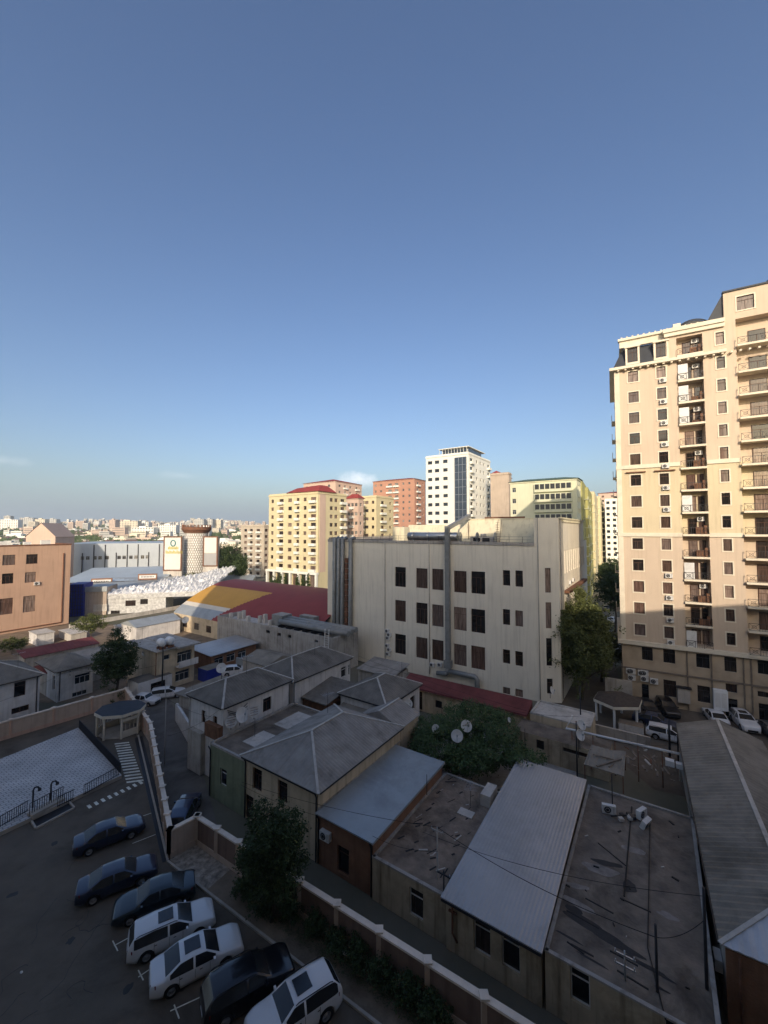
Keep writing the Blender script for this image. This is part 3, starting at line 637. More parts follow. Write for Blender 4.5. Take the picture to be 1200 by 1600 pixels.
# mansard over the left section
mb=MB(); q=[(-.3,-.3,zc),(sA,-.3,zc),(sA,17,zc),(-.3,17,zc)]; t_=[(1.1,1.1,zc+3.4),(sA,1.1,zc+3.4),(sA,17,zc+3.4),(1.1,17,zc+3.4)]
for i in (0,3,2): j=(i+1)%4; mb.poly([q[i],q[j],t_[j],t_[i]])
mb.poly(t_); tw.part(mb,'mansard_roof',[M('slate')])
for (a,b) in (c1,c2):
    w_=b-a; mb=MB(); x=(a+b)/2
    mb.box((x-w_/2-.25,-.15,zc+.35),(x-w_/2,1.6,zc+2.95)); mb.box((x+w_/2,-.15,zc+.35),(x+w_/2+.25,1.6,zc+2.95)); mb.box((x-w_/2-.35,-.3,zc+2.95),(x+w_/2+.35,1.6,zc+3.2)); mb.box((x-w_/2,-.15,zc+.35),(x+w_/2,1.6,zc+.7))
    dm=tw.part(mb,'dormer',[M('cream_trim')]); pane,fr=winmesh(w_,2.2,'b',None,True); o=put(pane,'window',dm,(x,.1,zc+.7)); put(fr,'window_frame',o,(0,0,0))
mb=MB(); mb.box((.7,.5,zc+3.4),(sA-.01,1.0,zc+4.7)); mb.box((.5,.2,zc+4.4),(sA-.02,1.0,zc+4.75)); mb.box((.7,1.0,zc+3.4),(1.2,17,zc+4.7))
for i in range(14): mb.box((.9+i*.72,.5,zc+4.75),(1.1+i*.72,.7,zc+5.05))
tw.part(mb,'cornice',[M('cream_trim')])
mb=MB(); mb.box((sA-.15,-.35,zB-.55),(sC-.01,0,zB+.0)); mb.box((sA-.3,-.55,zB),(sC-.01,.3,zB+.55)); mb.box((sA-.3,.3,zB),(sA,17,zB+.55)); mb.box((sA+1.0,.1,zB+.55),(sA+1.9,1,zB+1.3)); tw.part(mb,'cornice',[M('cream_trim')])
mb=MB(); mb.box((-.75,-.75,zc-.28),(sC,-.003,zc+.12)); mb.box((-.75,-.003,zc-.28),(-.003,17,zc+.12))
for i in range(22): mb.box((.3+i*.95,-.6,zc-.5),(.55+i*.95,-.003,zc-.28))
tw.part(mb,'cornice',[M('cream_trim')])
for z in (z1,z2,zb):
    mb=MB(); e=.5 if z==zb else .18
    segs=[(-e,r1[0]-.01),(r1[1]+.01,r2[0]-.01),(r2[1]+.01,r3[0]-.01),(r3[1]+.01,40)]
    if z==zb: segs=[(-e,40)]
    mb.box((-e,-.003,z-.3),(-.003,17,z+.25)); tw.part(mb,'string_course',[M('cream_trim')])
    for a_,b_ in segs: mb=MB(); mb.box((a_,-e,z-.3),(b_,-.003,z+.25)); tw.part(mb,'string_course',[M('cream_trim')])
mb=MB(); mb.box((-.12,-.12,zb+.26),(.55,-.004,zc-.29)); mb.box((-.12,-.004,zb+.26),(-.004,.6,zc-.29)); tw.part(mb,'corner_pilaster',[M('cream_trim')])
# eyebrow hoods over one storey
for (a,b) in (c1,c2):
    mb=MB(); z=ZR[7][1]; mb.box((a-.6,-.35,z+.28),(b+.6,-.01,z+.42)); tw.part(mb,'window_hood',[M('rust')])
# balconies
railc={}
def railing(w):
    k=('rail',round(w,1))
    if k in WM: return WM[k]
    mb=MB(); h=1.0; mb.bar((0,0,h),(w,0,h),.05,.05); mb.bar((0,0,.1),(w,0,.1),.03,.03); n=max(2,round(w/1.1))
    for i in range(n+1): mb.bar((w*i/n,0,0),(w*i/n,0,h),.045,.045)
    for i in range(n):
        a=w*i/n; b=w*(i+1)/n
        if i%2==0: mb.bar((a,0,.1),(b,0,h),.03,.03); mb.bar((a,0,h),(b,0,.1),.03,.03); mb.tube([( (a+b)/2+.22*math.cos(t/8*6.283),0,.55+.22*math.sin(t/8*6.283)) for t in range(9)],.02,5)
        else:
            for j in range(1,4): mb.bar((a+(b-a)*j/4,0,.1),(a+(b-a)*j/4,0,h),.025,.025)
    WM[k]=mb.mesh('railing',[M('cream_trim') if False else M('metal_dark')]); return WM[k]
rnd=random.Random(5)
def balcony(b,x0,x1,z,deep,out,door=True,clut=0):
    mb=MB(); mb.box((x0+.004,-out,z-.16),(x1-.004,deep-.004,z)); mb.box((x0+.004,-out-.04,z-.22),(x1-.004,-out,z+.06)); o=b.part(mb,'balcony',[M('cream_trim')])
    put(railing(x1-x0-.1),'railing',o,(x0+.05,-out+.05,z))
    if clut&1: mb=MB(); mb.box((x0+.06,-out+.1,z),(x0+1.2,-out+.16,z+2.35)); mb.build('sun_blind',[M('white')],o)
    if clut&2: mb=MB(); mb.box((x1-1.4,.3,z),(x1-.5,.7,z+rnd.uniform(.5,1.1))); mb.box((x1-.5,.1,z),(x1-.2,.5,z+1.3)); mb.build('stored_box',[M('wood')],o)
    return o
zf=[z[0]-.95 for z in ZR]+[zc+.42]
for i,z in enumerate(zf):
    balcony(tw,r1[0],r1[1],z,RD,.28,clut=(1 if i in (12,11,10,6,3,0) else 0)|(2 if i%3 else 0)); balcony(tw,r2[0],r2[1],z,RD,.55,clut=0)
    if i%2: balcony(tw,r3[0],r3[1],z,RD,.55)
    for (a,b_) in (r1,r2):
        w_=b_-a
        for (f0,f1,h_) in ((.28,.62,2.3),(.70,.93,2.3)):
            if a==r2[0] and f0>.5: continue
            pane,fr=winmesh(w_*(f1-f0),h_,'b',None,True); o=put(pane,'balcony_door',tw.r,(a+w_*(f0+f1)/2,RD-.06,z)); put(fr,'window_frame',o,(0,0,0))
    if i in (13,12,10,8,5,2): put(acunit(),'air_conditioner',tw.r,(r1[1]-.7,RD-.08,z+1.9))
# AC units under the second window column
for i in (12,11,10,9,8,7,6,5,3,2,1,0):
    if i in (5,): continue
    xx=(c2[0]+c2[1])/2; put(acunit(),'air_conditioner',tw.r,(xx+.1,-.05,ZR[i][0]-.82))
# stone base storeys
bw=[tw.px(0,1003,1011.5,1020,1032),tw.px(0,1036.5,1015,1055,1036.5),tw.px(0,1088,1022,1109,1044),tw.px(0,1132,1027,1151,1050),tw.px(0,1184,1031,1204,1054),
    tw.px(0,1037,1063,1057,1089),tw.px(0,1090,1072,1110,1098),tw.px(0,1134,1069,1152,1082),tw.px(0,1184,1081,1204,1090)]
doors=[tw.px(0,1003,1069,1014,1092),tw.px(0,1134,1092,1153,1115),tw.px(0,1186,1100,1205,1125)]
bw+= [(d_[0],d_[1],.12,d_[3]) for d_ in doors]
tw.walls(0,zb,M('t_stone'),{0:bw,3:[(3,4.6,1.5,3.2),(8,9.6,1.5,3.2),(3,4.6,5.2,7)]},style='s',cap=False,depth=.25)
mb=MB()
for zz in (4.6,): mb.box((-.15,-.15,zz),(40,-.004,zz+.22))
for x in (S(1074,1040),S(1112,1040),S(1162,1045),S(1174,1045)): mb.box((x-.06,-.16,.1),(x+.06,-.005,4.59)); mb.box((x-.06,-.16,4.83),(x+.06,-.005,zb-.31))
tw.part(mb,'stone_moulding',[M('wood_grey')])
for x,y in ((987,1052),(987,1062),(1007,1055),(1007,1064),(1022,1068),(984,1052),(1003,1055)): ac(tw,0,x,y,.95,.75)
mb=MB(); s_,z_=tw.at(0,1068,1096); mb.box((s_-.7,-.7,z_),(s_+.7,-.02,z_+2.0)); mb.box((s_-.9,-.9,z_+2.0),(s_+.9,-.02,z_+2.12),1); tw.part(mb,'meter_box',[M('concrete_lt'),M('metal_dark')])
mb=MB(); s_,z_=tw.at(0,1125,1107); mb.box((s_-.75,-.8,z_),(s_+.75,-.02,z_+2.6)); 
for k in (0,1): mb.box((s_-.6+.65*k,-.83,z_+.4),(s_-.05+.65*k,-.8,z_+2.3),1)
tw.part(mb,'white_cabinet',[M('white_clean'),M('white')])
# glazed barrel on the roof and dark dome
def dome(cx,cy,r,z,name,half=True):
    mb=MB(); n=18
    for k in range(n):
        a=math.pi*k/n; b_=math.pi*(k+1)/n
        for y0,y1,rr,m in ((cy,cy+.25,r,0),(cy+.25,cy+6,r-.12,0)):
            mb.poly([(cx+rr*math.cos(a),y0,z+rr*math.sin(a)),(cx+rr*math.cos(b_),y0,z+rr*math.sin(b_)),(cx+rr*math.cos(b_),y1,z+rr*math.sin(b_)),(cx+rr*math.cos(a),y1,z+rr*math.sin(a))],m)
        mb.poly([(cx,cy+.1,z),(cx+(r-.2)*math.cos(a),cy+.1,z+(r-.2)*math.sin(a)),(cx+(r-.2)*math.cos(b_),cy+.1,z+(r-.2)*math.sin(b_))],1)
        mb.poly([(cx+(r-.2)*math.cos(a),cy,z+(r-.2)*math.sin(a)),(cx+r*math.cos(a),cy,z+r*math.sin(a)),(cx+r*math.cos(b_),cy,z+r*math.sin(b_)),(cx+(r-.2)*math.cos(b_),cy,z+(r-.2)*math.sin(b_))],0)
    tw.part(mb,name,[M('black'),M('g_brown')])
xd=S(1099,486); dome((sA+sC)/2+.3,2.5,2.6,zB-.1,'roof_vault'); 
mb=MB(); mb.lathe([(4.2,zC),(4.1,zC+1.4),(3.4,zC+2.9),(2.2,zC+3.9),(.01,zC+4.4)],24,0,Matrix.Translation((S(1214,450)+3.4,5.5,-.5))); tw.part(mb,'dome',[M('slate')])
mb=MB(); q=[(sC-.05,.0),(sC+.0,.0)]
mb.poly([(sC-.01,0.3,zC),(sC-.01,8,zC),(sC-2.2,8,zB),(sC-2.2,.3,zB)]); mb.poly([(sC-.01,.3,zB),(sC-.01,.3,zC),(sC-2.2,.3,zB)]); tw.part(mb,'mansard_roof',[M('slate')])
mb=MB(); mb.box((sC-.1,-.2,zC-.05),(40,.4,zC+.16)); tw.part(mb,'coping',[M('slate')])
# side balconies on the street face
for i,z in enumerate(zf[1:12]):
    for y0 in (6.5,):
        mb=MB(); mb.box((-.6,y0,z-.15),(-.004,y0+3.4,z)); mb.box((-.6,y0,z),(-.52,y0+3.4,z+1.0)); tw.part(mb,'balcony',[M('cream_trim')])
# ---------------------------------------------------------------- generic apartment blocks
def apt(label,cx,Y,left,right,ytop,mat,floors,front,side,style='l',roof=None,zg=0,ang=ANG,group=None,fh=None,matside=None,cw=1.3,ch=1.5,rooflip=.5,corner='right',maxlen=60,penth=None,balc=(),sbalc=(),shop=None):
    """corner = nearest vertical edge seen at column cx and depth Y; left / right = columns where front and side end"""
    u,v=axes(ang); C=PD(cx,828,Y); C=V(C.x,C.y,0)
    Lu=-reach(C,u,left) if left is not None else 12; Lv=reach(C,v,right) if right is not None else 14
    Lu=min(abs(Lu),maxlen); Lv=min(abs(Lv),maxlen); Oo=C-u*Lu
    b=Bld('apartment_building',label,'building',Oo,Lu,Lv,ang,group=group)
    H=PD(cx,ytop,Y).z; g0=shop or 0; f=(H-g0-.6)/floors
    def grid(L,cols):
        out=[]
        for c in cols:
            x=c[0]*L; w_=c[1] if len(c)>1 else cw
            for k in range(floors): z=g0+k*f+(f-ch)*.5; out.append((x-w_/2,x+w_/2,z,z+ch))
        return out
    rects={0:grid(Lu,front),1:grid(Lv,side)}
    if shop: rects[0]+=[(Lu*(i+.12)/6,Lu*(i+.88)/6,.4,shop-1.2) for i in range(6)]
    b.walls(0,H,mat,rects,style=style,depth=.35,sub=False,cap=True,capm=M('tar'))
    for e,L,bl in ((0,Lu,balc),(1,Lv,sbalc)):
        for (c,w_) in bl:
            for k in range(floors):
                z=g0+k*f+.05; x=c*L; mb=MB()
                if e==0: mb.box((x-w_/2,-1.1,z),(x+w_/2,-.004,z+.16)); mb.box((x-w_/2,-1.1,z+.16),(x+w_/2,-1.02,z+1.05)); mb.box((x-w_/2,-1.02,z+.16),(x-w_/2+.08,-.004,z+1.05)); mb.box((x+w_/2-.08,-1.02,z+.16),(x+w_/2,-.004,z+1.05))
                else: mb.box((Lu+.004,x-w_/2,z),(Lu+1.1,x+w_/2,z+.16)); mb.box((Lu+1.02,x-w_/2,z+.16),(Lu+1.1,x+w_/2,z+1.05)); mb.box((Lu+.004,x-w_/2,z+.16),(Lu+1.02,x-w_/2+.08,z+1.05)); mb.box((Lu+.004,x+w_/2-.08,z+.16),(Lu+1.02,x+w_/2,z+1.05))
                b.part(mb,'balcony',[M('apt_white')])
    for e,L,cl in ((0,Lu,front),(1,Lv,side)):
        mb=MB()
        if e==0: mb.box((-.2,-.25,H-.3),(Lu+.2,-.004,H+.2))
        else: mb.box((Lu+.004,-.25,H-.3),(Lu+.25,Lv,H+.2))
        b.part(mb,'cornice',[mat])
    if roof:
        hiproof(b,0,Lu,0,Lv,H+.21,roof[1],M(roof[0]),along='x' if Lu>Lv else 'y',pitch=1.2,amp=.05,cap=None,over=.6)
    else: parapet(b,H+.004,.7,mat,out=-.05)
    if matside:
        mb=MB(); mb.box((Lu+.01,1.2,0),(Lu+.06,min(Lv,5.2),H-.35)); 
    return b,H,Lu,Lv,f,g0
B=random.Random(2)
b,H,Lu,Lv,f,g0=apt('yellow nine storey apartment block with a red roof edge behind the coloured roof',497,157,420,541,770,M('apt_yellow'),9,[(.08,1.5),(.27,2.6),(.45,2.2),(.61,1.6),(.75,1.6),(.91,2.8)],[(.13,2),(.45,2),(.62,2.0),(.86,2.6)],style='b',shop=8.5,balc=((.27,3.0),(.61,2.4),(.91,3.4)),sbalc=((.86,3.6),))
mb=MB(); x0=Lu*.38; A_=[(x0,-.5,H+.71),(Lu+.6,-.5,H+.71),(Lu+.6,Lv*.6,H+.71),(x0,Lv*.6,H+.71)]; T_=[(x0+2,4,H+3.0),(Lu-3,4,H+3.6),(Lu-3,Lv*.5,H+3.6),(x0+2,Lv*.5,H+3)]
for i in range(4): mb.poly([A_[i],A_[(i+1)%4],T_[(i+1)%4],T_[i]])
mb.poly(T_); b.part(mb,'roof',[M('roof_red')])
mb=MB(); mb.box((Lu+.004,Lv*.04,8.5),(Lu+.14,Lv*.24,H-.4)); mb.box((Lu+.004,Lv*.52,8.5),(Lu+.14,Lv*.72,H-.4)) if False else None; b.part(mb,'pink_panel',[M('apt_pink')])
mb=MB(); mb.box((0,-1.4,7.6),(Lu+.5,-.005,8.5)); 
for i in range(7): mb.box((Lu*i/6-.4 if i else .1,-1.3,0),(Lu*i/6+.4 if i else .9,-.4,7.6))
b.part(mb,'shop_arcade',[M('apt_white')])
apt('pink and white block with a red roof between the two yellow blocks',560,186,541,568,779,M('apt_pink'),9,[(.2,1.6),(.5,1.6),(.8,1.6)],[(.5,1.5)],style='l',roof=('roof_red',2.2),balc=((.5,2.2),))
apt('smaller yellow block with a column of white balconies',588,196,562,615,776,M('apt_yellow'),10,[(.18,2.2),(.42,2.2),(.8,1.5)],[(.35,2.6),(.8,1.5)],style='b',balc=((.18,3),),sbalc=((.35,4.2),))
apt('tall cream block with a wide red roof rising behind the yellow blocks',524,262,474,565,752,M('apt_pink'),14,[(.1,2.2),(.25,2.2),(.42,2.2),(.6,2.2),(.8,2.2)],[(.15,2.2),(.35,2.2),(.55,2.2),(.8,2.2)],style='l',roof=('roof_red',3.5),balc=((.42,3.2),),sbalc=((.35,4),(.8,4)))
apt('red brick apartment tower with white balconies',648,262,583,665,748,M('apt_red'),14,[(.06,1.8),(.2,1.8),(.42,3),(.58,2.8),(.74,1.5),(.88,1.5)],[(.3,2.6),(.75,1.5)],style='l',roof=('roof_red',1.6),balc=((.42,5),(.58,4.2)),sbalc=((.3,4.5),))
b,H,Lu,Lv,f,g0=apt('white high rise with a dark glass strip up its front',733,172,666,767,708,M('apt_white'),15,[(.10,2.2),(.27,2.2),(.47,2.2)],[(.12,3.0),(.35,1.6),(.52,1.6),(.68,1.6),(.9,2.4)],style='bl',sbalc=((.12,3.6),(.9,3.4)))
mb=MB(); mb.box((Lu*.70,-.5,H*.36),(Lu*.96,-.005,H-1.5)); o=b.part(mb,'curtain_wall',[M('glass_curtain')]); mb=MB()
for i in range(4): mb.box((Lu*(.70+.26*i/3)-.08,-.6,H*.36),(Lu*(.70+.26*i/3)+.08,-.503,H-1.5))
for i in range(12): z=H*.36+(H*.64-1.5)*i/11; mb.box((Lu*.7+.09,-.58,z-.07),(Lu*.96-.09,-.503,z+.07))
mb.build('mullion',[M('steel')],o)
mb=MB()
for i in range(10): x=Lu*.3+i*Lu*.07; mb.bar((x,1.5,H),(x,1.5,H+3.2),.15,.15)
mb.box((Lu*.28,1.2,H+3.2),(Lu*.98,Lv*.8,H+3.5)); mb.box((Lu*.34,3,H),(Lu*.93,Lv*.7,H+3.2)); b.part(mb,'penthouse',[M('apt_white')])
mb=MB(); mb.box((Lu*.35,2.9,H+.8),(Lu*.92,2.99,H+2.9)); mb.box((Lu*.935,3.2,H+.8),(Lu*.94,Lv*.68,H+2.9)); b.part(mb,'penthouse_glass',[M('glass_curtain')])
mb=MB()
for z in (H*.36,H*.30): mb.box((-.3,-.35,z-.2),(Lu+.3,-.006,z)); 
b.part(mb,'string_course',[M('steel')])
apt('blank brown concrete block beside the white high rise',796,176,767,800,740,M('apt_blank'),12,[],[],roof=None)
apt('pink block with small red hipped roofs peeking over the brown block',783,240,764,800,742,M('apt_pink'),14,[(.5,1.5)],[],roof=('roof_red',3.0))
b,H,Lu,Lv,f,g0=apt('pale yellow apartment block with a green roof and glazed bays',903,122,798,909,748,M('apt_pale'),11,[(.06,1.2)],[(.2,1.6),(.45,1.6),(.7,1.6)],style='gr',roof=('roof_green',1.0),ang=ANG)
mb=MB(); 
for k in range(8):
    z=H-2.6-k*3.2
    for i in range(7): mb.box((Lu*.40+i*1.55,-.95,z-.1),(Lu*.40+i*1.55+1.25,-.9,z+1.5),1)
    mb.box((Lu*.39,-.9,z-1.0),(Lu*.39+11,-.005,z+1.7),0)
b.part(mb,'glazed_bay',[M('apt_pale'),M('g_light')])
# street canyon beyond
UTa=ANGT
def street_block(label,px,Y,back,ytop,mat,cols,wid=16,left=True,style='b',roof=None,sb=(),group=None):
    u,v=axes(ANGT); C=PD(px,828,Y); C=V(C.x,C.y,0); Lv=min(abs(reach(C,v,back)),90)
    if left: O_=C-u*wid; e=1
    else: O_=C; e=3
    b=Bld('apartment_building',label,'building',O_,wid,Lv,ANGT,group=group); H=PD(px,ytop,Y).z; n=int(H/3.2)
    cc=[((i+.5)*Lv/cols-.8,(i+.5)*Lv/cols+.8,k*3.2+1,k*3.2+2.5) for i in range(cols) for k in range(1,n)]
    ff=[((i+.5)*wid/4-.8,(i+.5)*wid/4+.8,k*3.2+1,k*3.2+2.5) for i in range(4) for k in range(1,n)]
    b.walls(0,H,mat,{e:cc,0:ff},style=style,sub=False,depth=.3,capm=M('tar'))
    for i in sb:
        for k in range(1,n):
            y=(i+.5)*Lv/cols; z=k*3.2+.05; mb=MB()
            if left: mb.box((wid+.004,y-1.8,z),(wid+1.2,y+1.8,z+.16)); mb.box((wid+1.1,y-1.8,z+.16),(wid+1.2,y+1.8,z+1.05))
            else: mb.box((-1.2,y-1.8,z),(-.004,y+1.8,z+.16)); mb.box((-1.2,y-1.8,z+.16),(-1.1,y+1.8,z+1.05))
            b.part(mb,'balcony',[M('apt_pale')])
    if roof: hiproof(b,0,wid,0,Lv,H+.01,1.8,M(roof),along='y',pitch=1.2,amp=.04,cap=None,over=.5)
    else: parapet(b,H+.004,.6,mat,out=-.04)
    return b
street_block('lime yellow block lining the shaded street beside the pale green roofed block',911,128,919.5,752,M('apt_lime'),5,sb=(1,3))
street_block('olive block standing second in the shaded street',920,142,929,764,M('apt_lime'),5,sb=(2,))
street_block('yellow block third down the shaded street',930,170,938,770,M('apt_yellow'),5,sb=(1,3))
street_block('narrow cream block fourth down the shaded street',939,205,944,777,M('apt_yellow'),5,sb=(1,3))
street_block('white block with green balcony strips facing down the street beside the tower',946,225,949,781,M('apt_white'),4,wid=12,left=False,style='bl')
street_block('distant pink roofed block closing the street',936,300,940,771,M('apt_pink'),4,wid=24,left=False,roof='roof_red')
# left: greyish block behind the trees
apt('greyish cream nine storey block at the far left of the yellow blocks',413,215,377,420,822,M('apt_grey'),8,[(.2,2.4),(.45,2.4),(.75,2.8)],[(.5,2)],style='b',balc=((.45,3.2),(.8,3.8)))
# ---------------------------------------------------------------- coloured vaulted hall
Ov=P(272,957,4); hall=Bld('market_hall','vaulted hall with orange, white and maroon roof panels','building',(Ov.x,Ov.y),47.5,34,ANG)
hall.walls(0,4,M('house_cream'),{0:[(4+i*5,6+i*5,1,2.6) for i in range(4)]},style='d',cap=False)
mb=MB(); n=60; prof=[]; W_=34; rise=6.6
for i in range(n+1):
    y=W_*i/n; prof.append((y,4+rise*math.sin(math.pi*i/n)**.85 if 0<i<n else 4))
xs=[0,18,64]; xs=[-.3]+[k*2.2 for k in range(1,21)]+[47.5]; xs=[-.3]+[k*.5 for k in range(1,95)]+[47.5]
for (ya,za),(yb,zb2) in zip(prof,prof[1:]):
    for xa,xb in zip(xs,xs[1:]):
        t=(ya+yb)/2/W_; xm_=(xa+xb)/2
        if xm_>16+28*min(t,.34): m=2
        elif t<.06: m=3
        elif t<.105: m=0
        elif t<.31: m=1
        else: m=2
        mb.poly([(xa,ya,za),(xb,ya,za),(xb,yb,zb2),(xa,yb,zb2)],m,False)
for (ya,za),(yb,zb2) in zip(prof,prof[1:]): mb.poly([(-.3,yb,zb2),(-.3,ya,za),(-.3,ya,4-.01),(-.3,yb,4-.01)],0)
hall.part(mb,'roof',[M('canvas'),M('orange_r'),M('maroon'),M('sheet_grey')])
# ---------------------------------------------------------------- concrete walled plant building
A_=P(340,962,6.5); B_=P(505,995,6.5); L_=(B_-A_).length
plant=Bld('plant_building','low raw concrete building with rooftop plant beside the big building','building',(A_.x,A_.y),L_+2,7.2,ANG)
plant.walls(0,5.7,M('concrete'),{0:[plant.px(0,x-3,y-3,x+3,y+2) for x,y in ((419,988),(436,992),(452,995),(494,1002))]},style='s',depth=.3,capm=M('concrete_lt'),sub=False)
parapet(plant,5.704,.8,M('concrete'),.3)
mb=MB()
for i,x in enumerate((.8,3.0,3.9,6.6,9.9,10.8,13.6)): mb.box((x,2.2+.5*(i%3),5.7),(x+.5+.2*(i%2),2.9+.5*(i%3),6.8+.35*(i%3)),0)
plant.part(mb,'vent_stack',[M('concrete_lt')])
mb=MB()
for j in range(3): mb.tube([(L_*.55,2.5+j*1.1,6.9+.15*j),(L_+3.5,2.5+j*1.1,6.9+.15*j)],.5,10,0)
for i in range(6): mb.box((L_*.56+i*2.2,1.6,5.7),(L_*.56+i*2.2+.3,6,6.4),1)
mb.box((L_*.45,3,5.7),(L_*.55,5.6,7.9),0); mb.box((L_*.62,5.6,5.7),(L_*.75,7,7.9),0)
plant.part(mb,'duct',[M('galv'),M('metal_dark')])
mb=MB(); mb.bar((L_+.4,-.4,0),(L_+.4,-.1,7.9),.1,.1); mb.bar((L_+1.3,-.4,0),(L_+1.3,-.1,7.9),.1,.1)
for k in range(19): mb.bar((L_+.4,-.38+.02*k,.4+k*.38),(L_+1.3,-.38+.02*k,.4+k*.38),.05,.05)
plant.part(mb,'ladder',[M('white')])
# ---------------------------------------------------------------- orange building at left
C=P(107,975); dO=(P(107,975)-P(0,992)).normalized(); aO=math.atan2(dO.y,dO.x); Lo=30
ob=Bld('office_building','orange rendered building with dark brown windows at the left edge','building',(C.x-dO.x*Lo,C.y-dO.y*Lo),Lo,11,aO)
zo=ob.at(0,112,851)[1]
rr=[ob.px(0,*q) for q in ((4,867,24,883),(41,866,59,881),(3,896,21,912),(39,894,56,910),(-1,935,20,960),(36,931,55,956),(-34,868,-14,884),(-36,898,-16,914),(-40,938,-18,963))]
ob.walls(0,zo,M('orange_b'),{0:rr,1:[(3,4.5,14,15.6)]},style='b',depth=.2,capm=M('tar'))
for q in rr: pass
mb=MB(); mb.box((-.1,-.12,zo-.02),(Lo+.1,.25,zo+.28)); mb.box((Lo-.25,.25,zo-.02),(Lo+.1,11,zo+.28)); ob.part(mb,'parapet',[M('rust')])
s_=ob.at(0,98,900)[0]; zp0=ob.at(0,96,972)[1]
mb=MB(); mb.tube([(-2,-.15,zp0-.3),(s_-.15,-.15,zp0),(s_,-.15,zp0+.3),(s_,-.15,zo-2.2)],.13,8); mb.tube([(2,-.12,zp0-1.0),(s_+3,-.12,zp0-.7)],.09,6); ob.part(mb,'drain_pipe',[M('rust')])
ac(ob,0,57,914,1.1,.8)
mb=MB(); mb.bar((5,3,zo),(5,3,zo+1.6),1.5,1.2); mb.box((Lo-14,4,zo),(Lo-12,6,zo+1.1)); mb.box((Lo-9,3,zo),(Lo-7.6,4,zo+.9)); mb.box((Lo-5,5,zo),(Lo-3,6,zo+1.2)); ob.part(mb,'roof_tank',[M('white')])
# ---------------------------------------------------------------- shopping mall and neighbours
C=P(256,905,0)
def bld_px(name,label,cat,xl,xr,yb,ytop,Y,dep,mat,ang=None,**k):
    """building whose front base runs from column xl to xr at depth Y (left) ; plain front"""
    a=PD(xl,828,Y); return None
u8,v8=axes(R(18)); 
ml=PD(96,828,196); ml=V(ml.x,ml.y,0); Lml=reach(ml,u8,257)
mall=Bld('shopping_mall','long pale blue grey mall hall with thin dark downpipes','building',ml,Lml,40,R(18))
zml=mall.at(0,180,849)[1]
mall.walls(0,zml,M('mall_grey'),{0:[(s,s+1.6,zml-8,zml-6.2) for s in [3+i*5.2 for i in range(int(Lml/5.2)-1)]]+[(s+2.2,s+3.8,zml-8,zml-6.2) for s in [3+i*5.2 for i in range(int(Lml/5.2)-1)] if int(s)%3]},style='l',sub=False,capm=M('mall_roof'))
mb=MB()
for i in range(9): s_=4+i*Lml/9.3; mb.box((s_,-.35,0),(s_+.35,-.01,zml-.6+(-4 if i%3==1 else 0)))
mall.part(mb,'drain_pipe',[M('metal_dark')])
ml2=PD(96,828,150); ml2=V(ml2.x,ml2.y,0); L2=reach(ml2,u8,257)
wing=Bld('mall_wing','low mall wing with a light blue metal roof and two shop signs','building',ml2,L2,34,R(18))
zw=wing.at(0,180,909)[1]
wing.walls(0,zw,M('concrete_lt'),{},cap=False)
mb=MB(); mb.poly([(-.5,-1,zw+.2),(L2+.5,-1,zw+.2),(L2+.5,34,zw+2.8),(-.5,34,zw+2.8)]); mb.box((-.5,-1.1,zw-.5),(L2+.5,-1,zw+.3),1); mb.poly([(L2+.5,-1,zw+.2),(L2+.5,34,zw),(L2+.5,34,zw+2.8)]); wing.part(mb,'roof',[M('mall_roof'),M('metal_dark')])
for (xa,xb,ya,yb) in ((143,176,903,913),(216,246,896,906)):
    s0,z0=wing.at(0,xa,yb); s1,z1_=wing.at(0,xb,ya); mb=MB(); mb.box((s0,-.5,z0),(s1,-.01,z1_)); mb.box((s0+.4,-.56,z0+.5),(s1-.4,-.5,z1_-.5),1)
    o=wing.part(mb,'shop_sign',[M('brick_brown'),M('white')]); mb=MB(); n=9; w_=(s1-s0-2)/n
    for k in range(n): mb.box((s0+1+k*w_+.05,-.6,z0+.9),(s0+1+k*w_+w_*.6,-.56,z1_-.9)) 
    mb.build('lettering',[M('metal_dark')],o)
# cylinder tower and billboards
Yc=176; cc=PD(299,828,Yc); rc_=(PD(317,828,Yc).x-PD(282,828,Yc).x)/2; ztp=PD(299,827,Yc).z
t=thing('round_tower','round tower with a white lattice skin and rust brown crown','tower',(cc.x,cc.y+rc_,0))
mb=MB(); mb.lathe([(rc_,0),(rc_,ztp-1.6)],40); mb.build('tower_shaft',[M('concrete')],t)
mb=MB()
for j in range(22):
    for i in range(34):
        a=2*math.pi*(i+.5*(j%2))/34; hz=(ztp-2)/22; z=.6+j*hz; r_=rc_+.14; q=V(math.cos(a)*r_,math.sin(a)*r_,z); tt=V(-math.sin(a),math.cos(a),0)*(rc_*math.pi/34*.62)
        mb.poly([q-tt,q+V(0,0,-hz*.55),q+tt,q+V(0,0,hz*.55)])
mb.build('lattice',[M('white_clean')],t)
mb=MB(); mb.lathe([(rc_+.1,ztp-1.6),(rc_+1.2,ztp-.2),(rc_+1.2,ztp+.9),(rc_-.5,ztp+1.0),(.01,ztp+1.0)],40,smooth=False); 
for i in range(24): a=2*math.pi*i/24; mb.bar((math.cos(a)*(rc_+.9),math.sin(a)*(rc_+.9),ztp+.9),(math.cos(a)*(rc_+.9),math.sin(a)*(rc_+.9),ztp+2),.3,.3)
mb.build('crown',[M('rust')],t)
